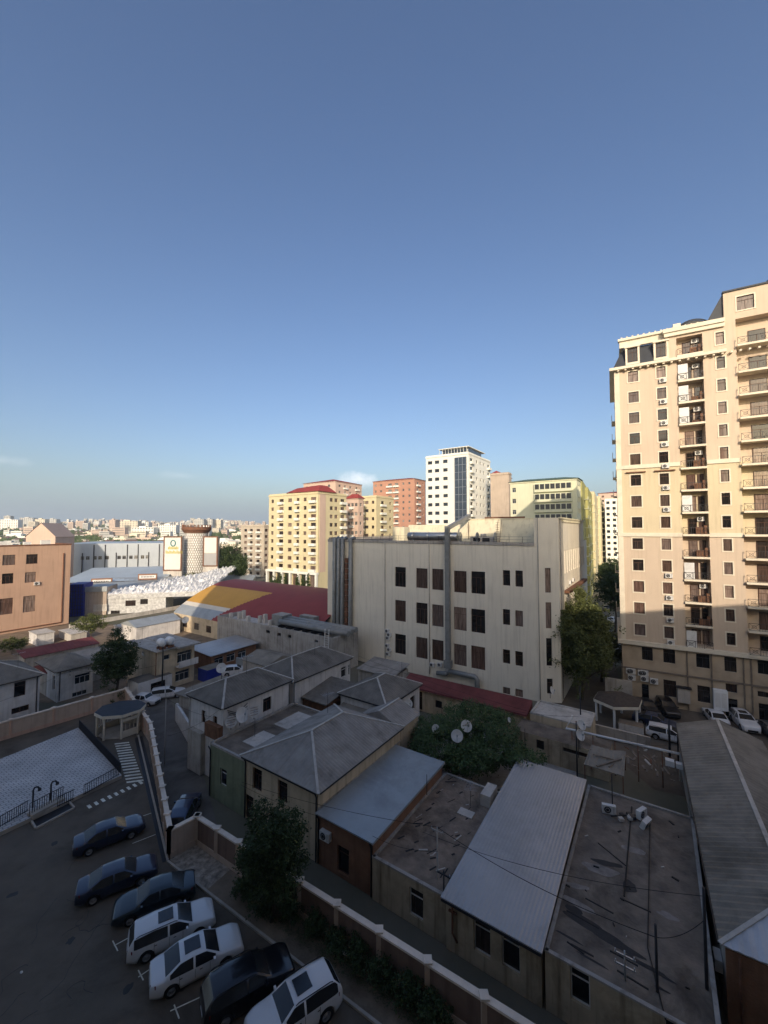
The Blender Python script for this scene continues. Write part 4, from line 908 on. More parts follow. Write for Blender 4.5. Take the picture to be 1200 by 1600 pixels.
def billboard(label,x0,x1,y0,y1,Y,parts):
    a=PD(x0,y1,Y); b_=PD(x1,y0,Y); t=thing('billboard',label,'billboard',((a.x+b_.x)/2,Y,0)); w_=(b_.x-a.x)/2; zt_=b_.z; zb_=a.z
    mb=MB(); mb.box((-w_,0,0),(w_,1.5,zt_)); mb.build('backing',[M('concrete_lt')],t)
    mb=MB(); mb.box((-w_,-.3,zb_),(-w_+.5,-.01,zt_)); mb.box((w_-.5,-.3,zb_),(w_,-.01,zt_)); mb.box((-w_+.5,-.3,zt_-.4),(w_-.5,-.01,zt_)); mb.box((-w_+.5,-.3,zb_),(w_-.5,-.01,zb_+.4)); mb.build('board_frame',[M('rust')],t)
    for nm,mt_,(a0,a1,b0,b1) in parts:
        mb=MB(); mb.box((-w_+2*w_*a0,-.22,zb_+(zt_-zb_)*b0),(-w_+2*w_*a1,-.05,zb_+(zt_-zb_)*b1)); mb.build(nm,[M(mt_)],t)
    return t,w_,zb_,zt_
pm('sign_teal',(.05,.22,.22),.5); pm('sign_yellow',(.45,.40,.10),.5); pm('poster_grey',(.34,.34,.34),.6,.1,.4); pm('poster_light',(.62,.60,.56),.6,.08,.3)
t,w_,zb_,zt_=billboard('tall pale billboard with a teal emblem and yellow lettering',255,285,838,892,172,[('poster','poster_light',(.06,.94,.04,.96))])
mb=MB(); zc_=zb_+(zt_-zb_)*.80; mb.tube([(.15+1.0*math.cos(a*math.pi/10),-.3,zc_+1.2*math.sin(a*math.pi/10)) for a in range(-12,9)],.22,8); mb.build('emblem',[M('sign_teal')],t)
zz=zb_+(zt_-zb_)*.56
mb=MB()
for i in range(14): mb.box((-w_*.75+i*.52,-.3,zz-.9),(-w_*.75+i*.52+.34,-.24,zz+.5-(i%3)*.25))
for i in range(9): mb.box((-w_*.5+i*.5,-.3,zz+.9),(-w_*.5+i*.5+.34,-.24,zz+1.9+(i%2)*.3))
mb.build('lettering',[M('sign_yellow')],t)
billboard('billboard split into a pale upper half and a dark grey lower half',317,341,838,885,172,[('poster','poster_light',(.06,.9,.45,.96)),('lower_poster','poster_grey',(.06,.94,.04,.43))])
mb=MB(); q=PD(283,828,160)
# entrance hall with crinkled white roofing, dark flat roof
u0=R(14); p0=PD(168,828,121); cr=Bld('market_stall_row','white crinkle clad market building with small dark windows','building',(p0.x,p0.y),reach(V(p0.x,p0.y,0),axes(u0)[0],262),9,u0)
zcr=5.6
cr.walls(0,zcr,M('crinkle'),{0:[cr.px(0,196,938,212,947),cr.px(0,219,936,231,944),cr.px(0,173,954,187,966)]},style='s',sub=False,cap=False)
mb=MB(); rnd=random.Random(3); nx,ny=130,36; Lc=reach(V(p0.x,p0.y,0),axes(u0)[0],330)
def dp(i): return 2.5+44*(i/nx)**1.1
def hh(i,j): return zcr+.1+.085*dp(i)*j/ny+(abs(noise.noise(V(i*.30,j*.35*dp(i)/26,1)))*2.0+rnd.random()*.12)*(.35+.65*min(1,j/4))
vv=[[V(Lc*i/nx-.3+.10*j/ny*dp(i),-.3+dp(i)*j/ny,hh(i,j)) for i in range(nx+1)] for j in range(ny+1)]
for j in range(ny):
    for i in range(nx): mb.poly([vv[j][i],vv[j][i+1],vv[j+1][i+1]],0); mb.poly([vv[j][i],vv[j+1][i+1],vv[j+1][i]],0)
for i in range(nx): a_,b_=vv[0][i],vv[0][i+1]; mb.poly([(a_.x,a_.y,zcr-1.2),(b_.x,b_.y,zcr-1.2),b_,a_],1)
cr.part(mb,'tarpaulin_roof',[M('tarp_white'),M('crinkle')])
p0=PD(134,828,119); gb=Bld('storage_building','grey metal panel building between the blue cladding and white market','building',(p0.x,p0.y),reach(V(p0.x,p0.y,0),axes(R(14))[0],170),8,R(14)); zg=gb.at(0,150,918)[1]
gb.walls(0,zg,M('apt_blank'),{},capm=M('sheet_grey')); mb=MB(); mb.box((-.2,-.4,zg-1.2),(gb.Lu+.2,-.01,zg+.3)); gb.part(mb,'fascia',[M('sheet_grey')])
s0,z0=gb.at(0,158,955); mb=MB(); mb.box((s0-2,-.1,z0),(s0+1.5,-.012,z0+2)); gb.part(mb,'shutter',[M('concrete_lt')])
p0=PD(109,828,117); bp_=Bld('blue_container','tall dark blue clad structure beside the orange building','container',(p0.x,p0.y),reach(V(p0.x,p0.y,0),axes(R(14))[0],134),6,R(14)); zbp=bp_.at(0,120,913)[1]
bp_.walls(0,zbp,M('blue_panel'),{}); mb=MB()
for i in range(6): mb.box((i*bp_.Lu/6,-.1,0),(i*bp_.Lu/6+.12,-.01,zbp))
for i in range(9): mb.box((0,-.08,i*zbp/9),(bp_.Lu,-.011,i*zbp/9+.1))
bp_.part(mb,'cladding_rib',[M('metal_dark')])
t=thing('low_wall','long low pale wall running from the orange building past the white market','wall',(P(110,981).x,P(110,981).y,0)); mb=MB()
for a_,b_ in ((P(108,982),P(217,963)),(P(217,963),P(282,951))): mb.bar(a_+V(0,0,.55),b_+V(0,0,.55),.35,1.1)
mb.build('wall_panel',[M('concrete_lt')],t,True)
for i,(x,y,w_,d_,h_,mt,lab) in enumerate(((45,1004,5,3,2.4,'house_white','small white rendered hut below the orange building'),(92,996,7,3,1.6,'concrete_lt','low pale masonry block left of the small open tree'),(178,992,5,3,2.2,'house_white','small pale hut between the trees and the white warehouse'),(300,985,6,3,2.2,'house_cream','brown yard wall block below the large white dish'))):
    q=P(x,y); b_=Bld('hut',lab,'hut',(q.x,q.y),w_,d_); b_.walls(0,h_,M(mt),{},capm=M('concrete')); mb=MB(); mb.box((-.15,-.15,h_+.003),(w_+.15,d_+.15,h_+.12)); b_.part(mb,'roof_slab',[M('concrete_lt')])
# low roofs behind the market
p0=PD(168,828,150); lr=Bld('low_shed','wide low shed with a grey roof behind the white crinkled market','shed',(p0.x-8,p0.y-8),60,18,R(10)); lr.walls(0,4,M('concrete_lt'),{},cap=False)
mb=MB(); slope(mb,(-1,-1,4),(61,-1,4),(61,19,6),(-1,19,6),1.0,.05); mb.poly([(61,-1,4),(61,19,4),(61,19,6)]); lr.part(mb,'roof',[M('sheet_grey')])
# ---------------------------------------------------------------- old low houses between the lane and the big building
def rect(A,B_,C_,ang=ANG,dz=0):
    """front-left A, front-right B, back-right C world points -> origin, Lu, Lv"""
    u,v=axes(ang); Lu=abs((V(B_.x-A.x,B_.y-A.y,0)).dot(u)); Lv=abs(V(C_.x-B_.x,C_.y-B_.y,0).dot(v)); return V(B_.x,B_.y,0)-u*Lu,Lu,Lv
def gutter(b,z,edges=(0,),mat='metal_dark',out=.3):
    mb=MB()
    for e in edges:
        L=(b.edge(e)[1]-b.edge(e)[0]).length; p=b.pt(e,-.1,z-.08,out); q=b.pt(e,L+.1,z-.08,out); mb.bar(p,q,.14,.12)
    return b.part(mb,'gutter',[M(mat)])
def downpipe(b,e,s,z0,z1,mat='metal_dark',r=.06):
    mb=MB(); p=b.pt(e,s,z1,.28); q=b.pt(e,s,z1-.4,.09); mb.tube([p,q,b.pt(e,s,z0,.09)],r,8); return b.part(mb,'drain_pipe',[M(mat)])
# H1 cream house with hipped asbestos roof
O_,Lu,Lv=rect(P(377,1183,5.3),P(497,1235,5.3),P(628,1137,5.3))
h1=Bld('old_house','two storey cream house with a large grey hipped corrugated roof beside the lane','house',O_,Lu,Lv)
h1.walls(0,5.25,M('house_cream'),{0:[h1.px(0,394.5,1201,409,1236),h1.px(0,434,1221,449,1254),h1.px(0,437,1290,449,1312)]+[h1.px(0,383,1243,396,1284)]},style='d',depth=.22,cap=False)
hiproof(h1,0,Lu,0,Lv,5.3,1.75,M('corr_grey'),along='y',hip=Lu/2*.95,over=.35); gutter(h1,5.3,(0,1)); downpipe(h1,0,Lu-.1,.1,5.2); downpipe(h1,0,.15,.1,5.2)
mb=MB(); mb.box((Lu+.003,-.0,3.9),(Lu+.06,Lv,4.0)); h1.part(mb,'ledge',[M('concrete')])
# wing roof behind it
w1=Bld('house_wing','small grey roofed wing joined behind the cream hipped house','house',h1.O+U*(Lu-5.2)+VV*(Lv+.4),5.0,3.6); w1.walls(0,4.9,M('house_cream'),{},cap=False); hiproof(w1,0,5.0,0,3.6,5.0,1.1,M('corr_grey'),kind='gable',along='y',over=.2)
# H2 brown brick annex with sheet roof
O_,Lu2,Lv2=rect(P(496,1261,3.9),P(582,1306,3.9),P(697,1200,3.9)); O_=h1.O+U*(Lu+.02); 
h2=Bld('brick_annex','brown brick annex with a flat pale grey sheet roof and an air conditioner','house',O_,5.1,Lv2+.6)
h2.walls(0,3.75,M('brick_brown'),{0:[h2.px(0,527,1324,545,1366)]},style='d',depth=.2,cap=False)
mb=MB(); slope(mb,(-.0,-.35,3.85),(5.3,-.35,3.85),(5.3,Lv2+.8,4.0),(0,Lv2+.8,4.0),.55,.012); mb.poly([(5.3,-.35,3.83),(5.3,Lv2+.8,3.98),(5.3,Lv2+.8,3.80),(5.3,-.35,3.70)]); mb.poly([(0,-.35,3.78),(0,Lv2+.8,3.8),(5.3,Lv2+.8,3.8),(5.3,-.35,3.75)]); h2.part(mb,'roof',[M('sheet_grey')])
ac(h2,0,511,1310,.9,.62); downpipe(h2,0,5.0,.1,3.7); downpipe(h2,0,.12,.1,3.7)
# H3 low house with broken tar roof
O3=h2.O+U*5.12; e3=P(694,1390,2.75); L3=abs((e3-P(578,1332,2.75)).dot(U)); 
h3=Bld('old_house','low ochre house with a patched bare roof between two metal roofs','house',O3-VV*.12,L3,11.5)
h3.walls(0,2.7,M('house_yellow'),{0:[h3.px(0,640,1391,661,1434)]},style='w',depth=.16,capm=M('tar_brown'))
parapet(h3,2.703,.12,M('concrete'),.22); 
mb=MB(); rnd=random.Random(9)
for i in range(44):
    x,y=rnd.uniform(.5,L3-.4),rnd.uniform(.6,10.8); a=rnd.gauss(1.2,.25); l=rnd.uniform(.2,1.0); mb.bar((x,y,2.715),(x+l*math.cos(a),y+l*math.sin(a),2.715),rnd.uniform(.03,.12),.02,0 if i%4 else 1)
h3.part(mb,'roof_debris',[M('black'),M('concrete_lt')])
mb=MB(); mb.box((L3*.55,7.2,2.70),(L3*.55+1.2,8.0,2.78)); mb.box((L3-1.3,9.2,2.7),(L3-.5,11,3.6)); h3.part(mb,'roof_hatch',[M('concrete_lt')])
# H4 blue corrugated metal roof
O4=O3+U*(L3+.03); p4=P(853,1464,3.3); L4=abs((V(p4.x,p4.y,0)-O4).dot(U))-.15; D4=15.9
h4=Bld('old_house','ochre house under a wide pale blue corrugated metal roof','house',O4-VV*.25,L4,D4)
h4.walls(0,3.1,M('house_yellow'),{0:[h4.px(0,740,1439,766,1492),h4.px(0,784,1461,812,1517)]},style='w',depth=.2,cap=False)
mb=MB(); slope(mb,(-.15,-.45,3.2),(L4+.15,-.45,3.2),(L4+.15,D4,3.75),(-.15,D4,3.75),.11,.02); mb.poly([(-.15,D4,3.7),(L4+.15,D4,3.7),(L4+.15,-.45,3.15),(-.15,-.45,3.15)]); h4.part(mb,'roof',[M('sheet_blue')]); gutter(h4,3.15,(0,),out=.42)
mb=MB(); s_,z_=h4.at(0,708,1440); mb.tube([(s_,-.1,3.0),(s_,-.12,1.2),(s_+.3,-.12,.8)],.06,8); mb.box((s_-.25,-.12,2.3),(s_+.25,-.01,2.4)); h4.part(mb,'drain_pipe',[M('rust')])
pm('tar_stain',(.055,.05,.047),.95,.3,.9,bump=.5); pm('tar_worn',(.26,.235,.21),.95,.45,1.6,bump=.5)
# H5 big flat tar roof
O5=O4+U*(L4+.18); p5=P(1112,1592,3); L5=abs((V(p5.x,p5.y,0)-O5).dot(U))+.3; D5=16.6
h5=Bld('old_house','long stained ochre house with a large flat dark tar roof','house',O5-VV*.2,L5,D5)
h5.walls(0,2.9,M('house_yellow'),{0:[h5.px(0,891,1518,922,1570),h5.px(0,1040,1590,1064,1650)]},style='w',depth=.2,capm=M('tar'))
parapet(h5,2.903,.10,M('concrete'),.2)
mb=MB(); rnd=random.Random(4)
mb.bar((L5*.72,-.1,2.93),(L5*.62,3.2,2.93),.05,.04); mb.bar((L5*.62,3.2,2.93),(L5*.62,15,2.93),.05,.04); mb.bar((L5*.45,6,2.93),(L5*.45,15.5,2.93),.09,.05); mb.bar((L5*.2,9.8,2.93),(L5*.45,8.6,2.93),.05,.04)
for i in range(7): x=rnd.uniform(.3,L5*.5); y=rnd.uniform(.5,7); mb.bar((x,y,2.91),(x+rnd.uniform(.6,1.8),y-rnd.uniform(0,.2),2.91),.08,.03)
h5.part(mb,'roof_cable',[M('black')])
mb=MB(); y=99
while y<D5-.4: mb.bar((.25,y,2.905),(L5-.25,y+rnd.uniform(-.05,.05),2.905),.06,.02); y+=rnd.uniform(.9,1.1)
mb=MB()
def blob(cx,cy,rx,ry,seed,a=0,n=26):
    pts=[]
    for i in range(n):
        t=6.283*i/n; k=1+.45*noise.noise(V(math.cos(t)*1.3,math.sin(t)*1.3,seed)); x,y=math.cos(t)*rx*k,math.sin(t)*ry*k; pts.append((cx+x*math.cos(a)-y*math.sin(a),cy+x*math.sin(a)+y*math.cos(a),2.906+.0015*(seed%5)))
    mb.poly(pts)
def blobs(name,mat,qs):
    global mb
    for q in qs: mb=MB(); blob(*q); h5.part(mb,name,[M(mat)])
blobs('damp_stain','tar_stain',((L5*.22,2.9,1.1,.35,1,-.1),(L5*.40,2.6,1.4,.30,2,-.15),(L5*.12,3.4,.5,.25,3,0),(L5*.62,2.1,1.0,.14,4,-.1),(L5*.12,1.5,.75,.07,5,-.05),(L5*.3,.9,.8,.06,6,-.05),(L5*.3,8.2,.9,.25,7,.3),(L5*.48,7.0,.4,.5,8,0),(L5*.7,1.3,.3,.07,9,0)))
blobs('worn_patch','tar_worn',((L5*.25,7.4,1.0,.45,11,.2),(L5*.1,5.2,.7,.2,12,.3),(L5*.5,10.5,.8,.3,13,.1),(L5*.15,3.9,.9,.25,14,-.1),(L5*.75,6,.5,.2,15,0)))
mb=MB()
for i in range(14):
    x,y=rnd.uniform(.3,L5-.6),rnd.uniform(.5,D5-1); a=rnd.uniform(0,3.1); s=rnd.uniform(.05,.22)
    mb.bar((x,y,2.93),(x+s*2*math.cos(a),y+s*2*math.sin(a),2.93),s*.6,.05,0 if i%5 else 1)
h5.part(mb,'roof_debris',[M('black'),M('concrete_lt')])
# shack roof & debris at its back
def on(x,y,z): return P(x,y,z)
sh=thing('canopy','small rusty ribbed canopy standing at the back of the flat dark roof','canopy',(P(945,1205,3).x,P(945,1205,3).y,2.9),ANG)
mb=MB(); q=[P(912,1194,4.4),P(975,1213,4.4),P(978,1172,4.7),P(922,1170,4.7)]; qm=[wm(sh).inverted()@x for x in q]; slope(mb,qm[0],qm[1],qm[2],qm[3],.18,.04); mb.poly([x-V(0,0,.06) for x in reversed(qm)]); mb.build('roof',[M('corr_old')],sh)
mb=MB(); rnd=random.Random(8)
for x in qm: mb.bar((x.x*.95,x.y*.95,0),(x.x*.95,x.y*.95,x.z-.05),.08,.08)
mb.build('post',[M('rust')],sh)
mb=MB(); q0=qm[0].lerp(qm[1],.3); q1=qm[1].lerp(qm[2],.5); mb.bar(q0+V(.1,.1,.12),q1+V(-.3,.2,.16),.16,.1); mb.bar(q1+V(-.8,-.3,.14),qm[3].lerp(qm[0],.4)+V(.4,.1,.14),.12,.06); mb.bar(q0+V(1,.5,.14),q0+V(1.4,1.6,.14),.1,.1); mb.build('roof_timber',[M('wood_grey')],sh)
# H6 long ridged roof at right
E0=P(1133,1471,4.3); E1=P(1061,1132,4.3); v6=V(E1.x-E0.x,E1.y-E0.y,0); L6=v6.length; a6=math.atan2(v6.y,v6.x)-R(90)
h6=Bld('long_house','long narrow building with a ridged grey asbestos roof at the right edge','house',(E0.x,E0.y),6.4,L6,a6)
h6.walls(0,4.2,M('house_grey'),{3:[(s,s+1.1,1.4,2.8) for s in (4,9,14,19)]},style='s',depth=.2,cap=False)
mb=MB(); z=4.3; W_=6.6; A,B_,C_,D_=V(-.25,-.3,z),V(W_,-.3,z),V(W_,L6+.2,z),V(-.25,L6+.2,z); E,F_=V(3.2,3.2,z+1.25),V(3.2,L6+.2,z+1.25)
slope(mb,D_,A,E,F_,.24,.07); slope(mb,B_,C_,F_,E,.24,.07); mb.poly([C_,D_,F_]); mb.poly([D_,C_,B_,A]); o=h6.part(mb,'roof',[M('corr_old')])
mb=MB(); slope(mb,A+V(0,-.02,0),B_+V(0,-.02,0),E,E,.24,.05); mb.build('hip_sheet',[M('sheet_white')],o)
mb=MB(); mb.bar(E+V(0,0,.06),F_+V(0,0,.06),.26,.08); mb.bar(A+V(0,0,.05),E+V(0,0,.05),.2,.07); mb.bar(B_+V(0,0,.05),E+V(0,0,.05),.2,.07); mb.build('ridge_cap',[M('concrete_lt')],o)
mb=MB(); mb.box((-.02,-.22,.01),(6.4,-.004,4.15)); 
h6.part(mb,'brick_front',[M('brick_brown')]); gutter(h6,4.25,(3,),'metal_dark',.25)
pane,fr=winmesh(1.0,1.4,'w',None,True); o=put(pane,'window',h6.r,(2.6,-.25,2.1)); put(fr,'window_frame',o,(0,0,0))
mb=MB(); mb.tube([(.5,-.35,4.1),(.5,-.35,.2)],.05,8); h6.part(mb,'drain_pipe',[M('rust')])
ac(h6,3,1066,1243,.8,.6); s_=L6-2.5; ac(h6,3,0,0,.8,.6,s=L6-1.3,z=1.9)
# H7a / H7b white houses with hipped roofs
O_,Lu,Lv=rect(P(303,1081,7.5),P(349,1104,7.5),P(454,1062,7.5))
h7=Bld('old_house','tall white house with a hipped grey roof and satellite dishes on its side wall','house',O_,Lu,Lv)
h7.walls(0,7.4,M('house_white'),{0:[h7.px(0,315,1110,321,1130),h7.px(0,333,1119,339,1138)],1:[h7.px(1,411,1090,424,1111)]},style='d',depth=.2,cap=False)
hiproof(h7,0,Lu,0,Lv,7.45,1.5,M('corr_dark'),along='y',hip=Lu/2*.9,over=.35); gutter(h7,7.45,(0,1)); downpipe(h7,1,Lv-.1,3,7.4,'steel'); downpipe(h7,0,.1,.1,7.4,'white')
mb=MB(); mb.box((Lu*.6,-.5,4.3),(Lu*1.0,-.004,5.6)); mb.box((Lu*.1,-.5,.1),(Lu*.5,-.004,4.2),1); h7.part(mb,'enclosed_balcony',[M('wood'),M('house_grey')])
mb=MB(); 
for k in range(3): mb.tube([h7.pt(1,.4+.1*k,7.0-.25*k,.1),h7.pt(1,1.6,6.3-.2*k,.12),h7.pt(1,2.8,6.9-.3*k,.1)],.03,5)
h7.part(mb,'cable',[M('black')])
O7b=P(455,1066,7.0); q=P(557,1031,7.0)
h7b=Bld('old_house','long white house with a dark hipped roof touching the big beige building','house',V(O7b.x,O7b.y,0)-U*6.2+VV*.3,6.2,abs((V(q.x-O7b.x,q.y-O7b.y,0)).dot(VV)))
h7b.walls(0,6.9,M('house_white'),{1:[h7b.px(1,533,1042,541,1058),h7b.px(1,544,1038,550,1054)]},style='l',depth=.2,cap=False)
hiproof(h7b,0,6.2,0,h7b.Lv,7.0,1.7,M('corr_dark'),along='y',hip=3,over=.35); gutter(h7b,7.0,(1,0)); downpipe(h7b,1,.1,2,6.9,'steel')
# H7c brown boarded shed
O_,Lu,Lv=rect(P(470,1078,5),P(509,1096,5),P(560,1078,5)); h7c=Bld('shed','brown boarded shed with a slanting grey roof in the courtyard','shed',O_,Lu,min(Lv,5.2)); h7c.walls(0,4.6,M('wood'),{1:[(.5,min(Lv,5.2)-.3,1.5,4.2,1.2,True)]},cap=False,frames=False)
mb=MB(); d_=min(Lv,5.2); slope(mb,(-.2,-.3,4.75),(Lu+.4,-.3,4.75),(Lu+.4,d_+.4,5.6),(-.2,d_+.4,5.6),.17,.035); mb.poly([(-.2,d_,5.5),(Lu+.3,d_,5.5),(Lu+.3,-.3,4.65),(-.2,-.3,4.65)]); h7c.part(mb,'roof',[M('corr_dark')])
# green house
O_,Lu,Lv=rect(P(329,1157,5),P(376,1183,5.2),P(470,1115,5)); Lg=abs((P(376,1278)-P(329,1240)).dot(U)); hg=Bld('old_house','low green painted house with a flat patched roof squeezed beside the cream house','house',h1.O-U*(Lg+.05),Lg,Lv+1.5)
hg.walls(0,4.7,M('house_green'),{0:[hg.px(0,344,1202,354,1228)]},style='w',depth=.18,capm=M('tar')); parapet(hg,4.703,.2,M('concrete'),.2)
mb=MB(); mb.box((Lg-3.2,6,4.7),(Lg-.6,9.5,4.76)); mb.box((Lg-3,2,4.7),(Lg-1.2,4.5,4.75)); hg.part(mb,'roof_sheet',[M('concrete_lt')]); downpipe(hg,0,.15,.1,4.7)
# courtyard flat roof behind the cream house
cy=Bld('flat_roof','grey patched flat roof below the white wall with the dishes','shed',hg.O+U*(Lg-.3)+VV*(Lv-1.5)+U*.4,4.0,6.5); cy.walls(0,4.3,M('house_grey'),{},capm=M('concrete'))
# H8 dark hipped house
O_,Lu,Lv=rect(P(535,1081,5.5),P(603,1103,5.5),P(660,1070,5.5)); h8=Bld('old_house','small white house with a dark hipped roof in front of the big building','house',O_,Lu,Lv)
h8.walls(0,5.4,M('house_white'),{1:[h8.px(1,615,1103,625,1124),h8.px(1,641,1088,648,1109)]},style='d',depth=.2,cap=False)
hiproof(h8,0,Lu,0,Lv,5.5,1.55,M('corr_dark'),along='y',hip=Lu/2,over=.3); gutter(h8,5.5,(0,1))
mb=MB(); slope(mb,(.4,-2.9,3.9),(Lu-.3,-2.9,3.9),(Lu-.3,-.02,4.5),(.4,-.02,4.5),.17,.035); mb.box((.5,-2.7,0),(Lu-.5,-.02,3.8),1); h8.part(mb,'lean_to',[M('corr_old'),M('house_grey')])
# rubbish / low roofs between H7b and big building
cy2=Bld('low_shed','low grey sheet roof wedged between the dark roofed houses','shed',P(560,1045,3).xy.to_3d(),6.5,4.5); cy2.walls(0,3,M('house_grey'),{},cap=False)
mb=MB(); slope(mb,(-.2,-.3,3.1),(6.7,-.3,3.1),(6.7,4.7,3.7),(-.2,4.7,3.7),.17,.03); mb.poly([(-.2,4.7,3.6),(6.7,4.7,3.6),(6.7,-.3,3.0),(-.2,-.3,3.0)]); cy2.part(mb,'roof',[M('corr_grey')])
# red roof annex along the foot of the big building
A=P(642,1056,3.6); B_=P(824,1103,3.6); Lr=abs((B_-A).dot(U)); ra=Bld('annex','low cream annex with a long narrow red roof at the foot of the big building','annex',V(B_.x,B_.y,0)-U*Lr-VV*1.2,Lr,2.4)
ra.walls(0,3.0,M('house_cream'),{0:[(1.2,3.0,.1,2.6),(5,6,1.0,2)]},style='d',depth=.2,cap=False)
mb=MB(); slope(mb,(-.3,-.3,3.1),(Lr+.3,-.3,3.1),(Lr+.3,2.4,3.9),(-.3,2.4,3.9),.35,.02); mb.poly([(Lr+.3,-.3,3.05),(Lr+.3,2.4,3.0),(Lr+.3,2.4,3.9)]); mb.poly([(-.3,2.4,3.0),(Lr+.3,2.4,3.0),(Lr+.3,-.5,3.0),(-.3,-.5,3.0)]); ra.part(mb,'roof',[M('red_roof')])
mb=MB(); mb.box((.6,-.6,0),(2.6,-.52,2.4)); ra.part(mb,'red_board',[M('rust')])
# cream low annexes at its right with flat roofs
c0=ra.O+U*(Lr+.4)-VV*.6
fa=Bld('annex','flat roofed cream annex beside the trunk of the big tree','annex',c0+U*.2+VV*.8,6.4,4.2); fa.walls(0,3.2,M('house_cream'),{},capm=M('concrete_lt')); parapet(fa,3.203,.15,M('concrete_lt'),.2)
p0=P(800,1185,0); fb=Bld('annex','long low cream wall building with small dark openings behind the vines','annex',V(p0.x,p0.y,0)+VV*1.2,9.3,3.2); fb.walls(0,2.6,M('house_yellow'),{0:[(2.3,3.1,1.2,2.2),(5.0,8.0,1.7,2.15)]},style='s',depth=.25,capm=M('tar'))
p0=P(700,1215,0); ya=sheet('courtyard_paving',[P(640,1150)[:2],P(790,1120)[:2],P(900,1180)[:2],P(905,1225)[:2],P(690,1240)[:2]],.03,'concrete')
# ---------------------------------------------------------------- houses at left behind the back wall
def side_house(name,label,cat,nearpx,y_base,farpx,leftpx,zt_,mat,extra_near=0,Lu=None,**k):
    C=P(nearpx,y_base); Lv=abs(reach(C,VV,farpx)); Lu_=Lu or abs(reach(C,U,leftpx)); b=Bld(name,label,cat,V(C.x,C.y,0)-U*Lu_,Lu_,Lv); return b
C=P(60,1129); hl=Bld('old_house','white rendered house with a dark roof at the left edge beyond the back wall','house',V(C.x,C.y,0)-VV*13-U*9,9,13)
rr=[hl.px(1,22,1065,40,1088),hl.px(1,18,1104,45,1113)]; hl.walls(0,6.1,M('house_white'),{1:rr},style='d',depth=.2,cap=False); hiproof(hl,0,9,0,13,6.15,1.9,M('corr_dark'),along='y',hip=4,over=.4); gutter(hl,6.15,(1,)); downpipe(hl,1,12.7,.2,6.1)
C=P(88,1098); b_=side_house('old_house','small white house with a grey roof and greenish glazed porch window','house',88,1098,153,60,4.6,None,Lu=8)
b_.walls(0,4.4,M('house_white'),{1:[b_.px(1,117,1052,141,1067),b_.px(1,113,1080,136,1087)],0:[(6.2,7.2,1.5,3.6)]},style='gr',depth=.2,cap=False); hiproof(b_,0,8,0,b_.Lv,4.45,1.6,M('corr_dark'),along='y',hip=3,over=.4,cap=None); gutter(b_,4.45,(1,0)); downpipe(b_,1,.3,.2,4.4)
hb=b_
b_=side_house('shed','dark red and grey lean to shed between the two white houses','shed',72,1088,90,40,3.5,None,Lu=5); b_.walls(0,3.4,M('house_grey'),{},cap=False); hiproof(b_,0,5,0,b_.Lv,3.45,.8,M('red_roof'),kind='gable',along='y',over=.2)
p0=P(28,1022,3.2); b_=Bld('shed','low shed with a faded red sheet roof behind the white houses','shed',(p0.x,p0.y),3.5,11,ANG); b_.walls(0,3.0,M('house_grey'),{},cap=False); mb=MB(); slope(mb,(3.7,-.2,3.1),(3.7,11.2,3.1),(-.2,11.2,3.8),(-.2,-.2,3.8),.3,.03); b_.part(mb,'roof',[M('red_roof')])
p0=P(95,1024,3.6); b_=Bld('shed','pale ribbed metal roof leaning beside the dark tree','shed',(p0.x,p0.y),7,10,ANG); b_.walls(0,3.2,M('house_grey'),{},cap=False); hiproof(b_,0,7,0,10,3.3,1.3,M('corr_grey'),kind='gable',along='y',over=.2,pitch=.3,cap=None)
# HL3 two storey house with water tanks
C=P(243,1083); Lt=abs(reach(C,VV,308)); Ll=abs(reach(C,U,206)); ht=Bld('old_house','two storey cream house with a slab balcony roof and round water tanks on top','house',V(C.x,C.y,0)-U*Ll,Ll,Lt)
ht.walls(0,6.2,M('house_cream'),{1:[ht.px(1,256,1023,266,1031),ht.px(1,277,1017,300,1034),ht.px(1,274,1047,296,1063),ht.px(1,246,1068,254,1080)],0:[(1.5,2.6,3.6,4.8)]},style='gr',depth=.3,capm=M('corr_dark'))
mb=MB(); mb.box((-.3,-.3,6.2),(Ll+.5,Lt*.45,6.34)); mb.box((-.2,Lt*.45,6.2),(Ll+1.3,Lt+.3,6.45)); ht.part(mb,'roof_slab',[M('concrete')])
mb=MB(); mb.box((Ll+.004,Lt*.48,3.1),(Ll+1.2,Lt,3.25)); mb.box((Ll+1.1,Lt*.48,3.25),(Ll+1.2,Lt,4.1)); ht.part(mb,'balcony',[M('house_white')])
mb=MB(); mb.box((Ll+.5,-.0-.35,3.0),(Ll+.6,-.004,3.2)) if False else mb.tube([(Ll+.1,-.1,.1),(Ll+.1,-.1,6.1)],.06,6); ht.part(mb,'drain_pipe',[M('rust')])
C=P(214,1096); 
b_=Bld('garage','low white garage with posters on its wall behind the parked old car','garage',V(C.x,C.y,0)-U*3,3.2,5.0); b_.walls(0,2.6,M('house_white'),{1:[(1.8,4,.1,2)]},style='d',capm=M('corr_dark'))
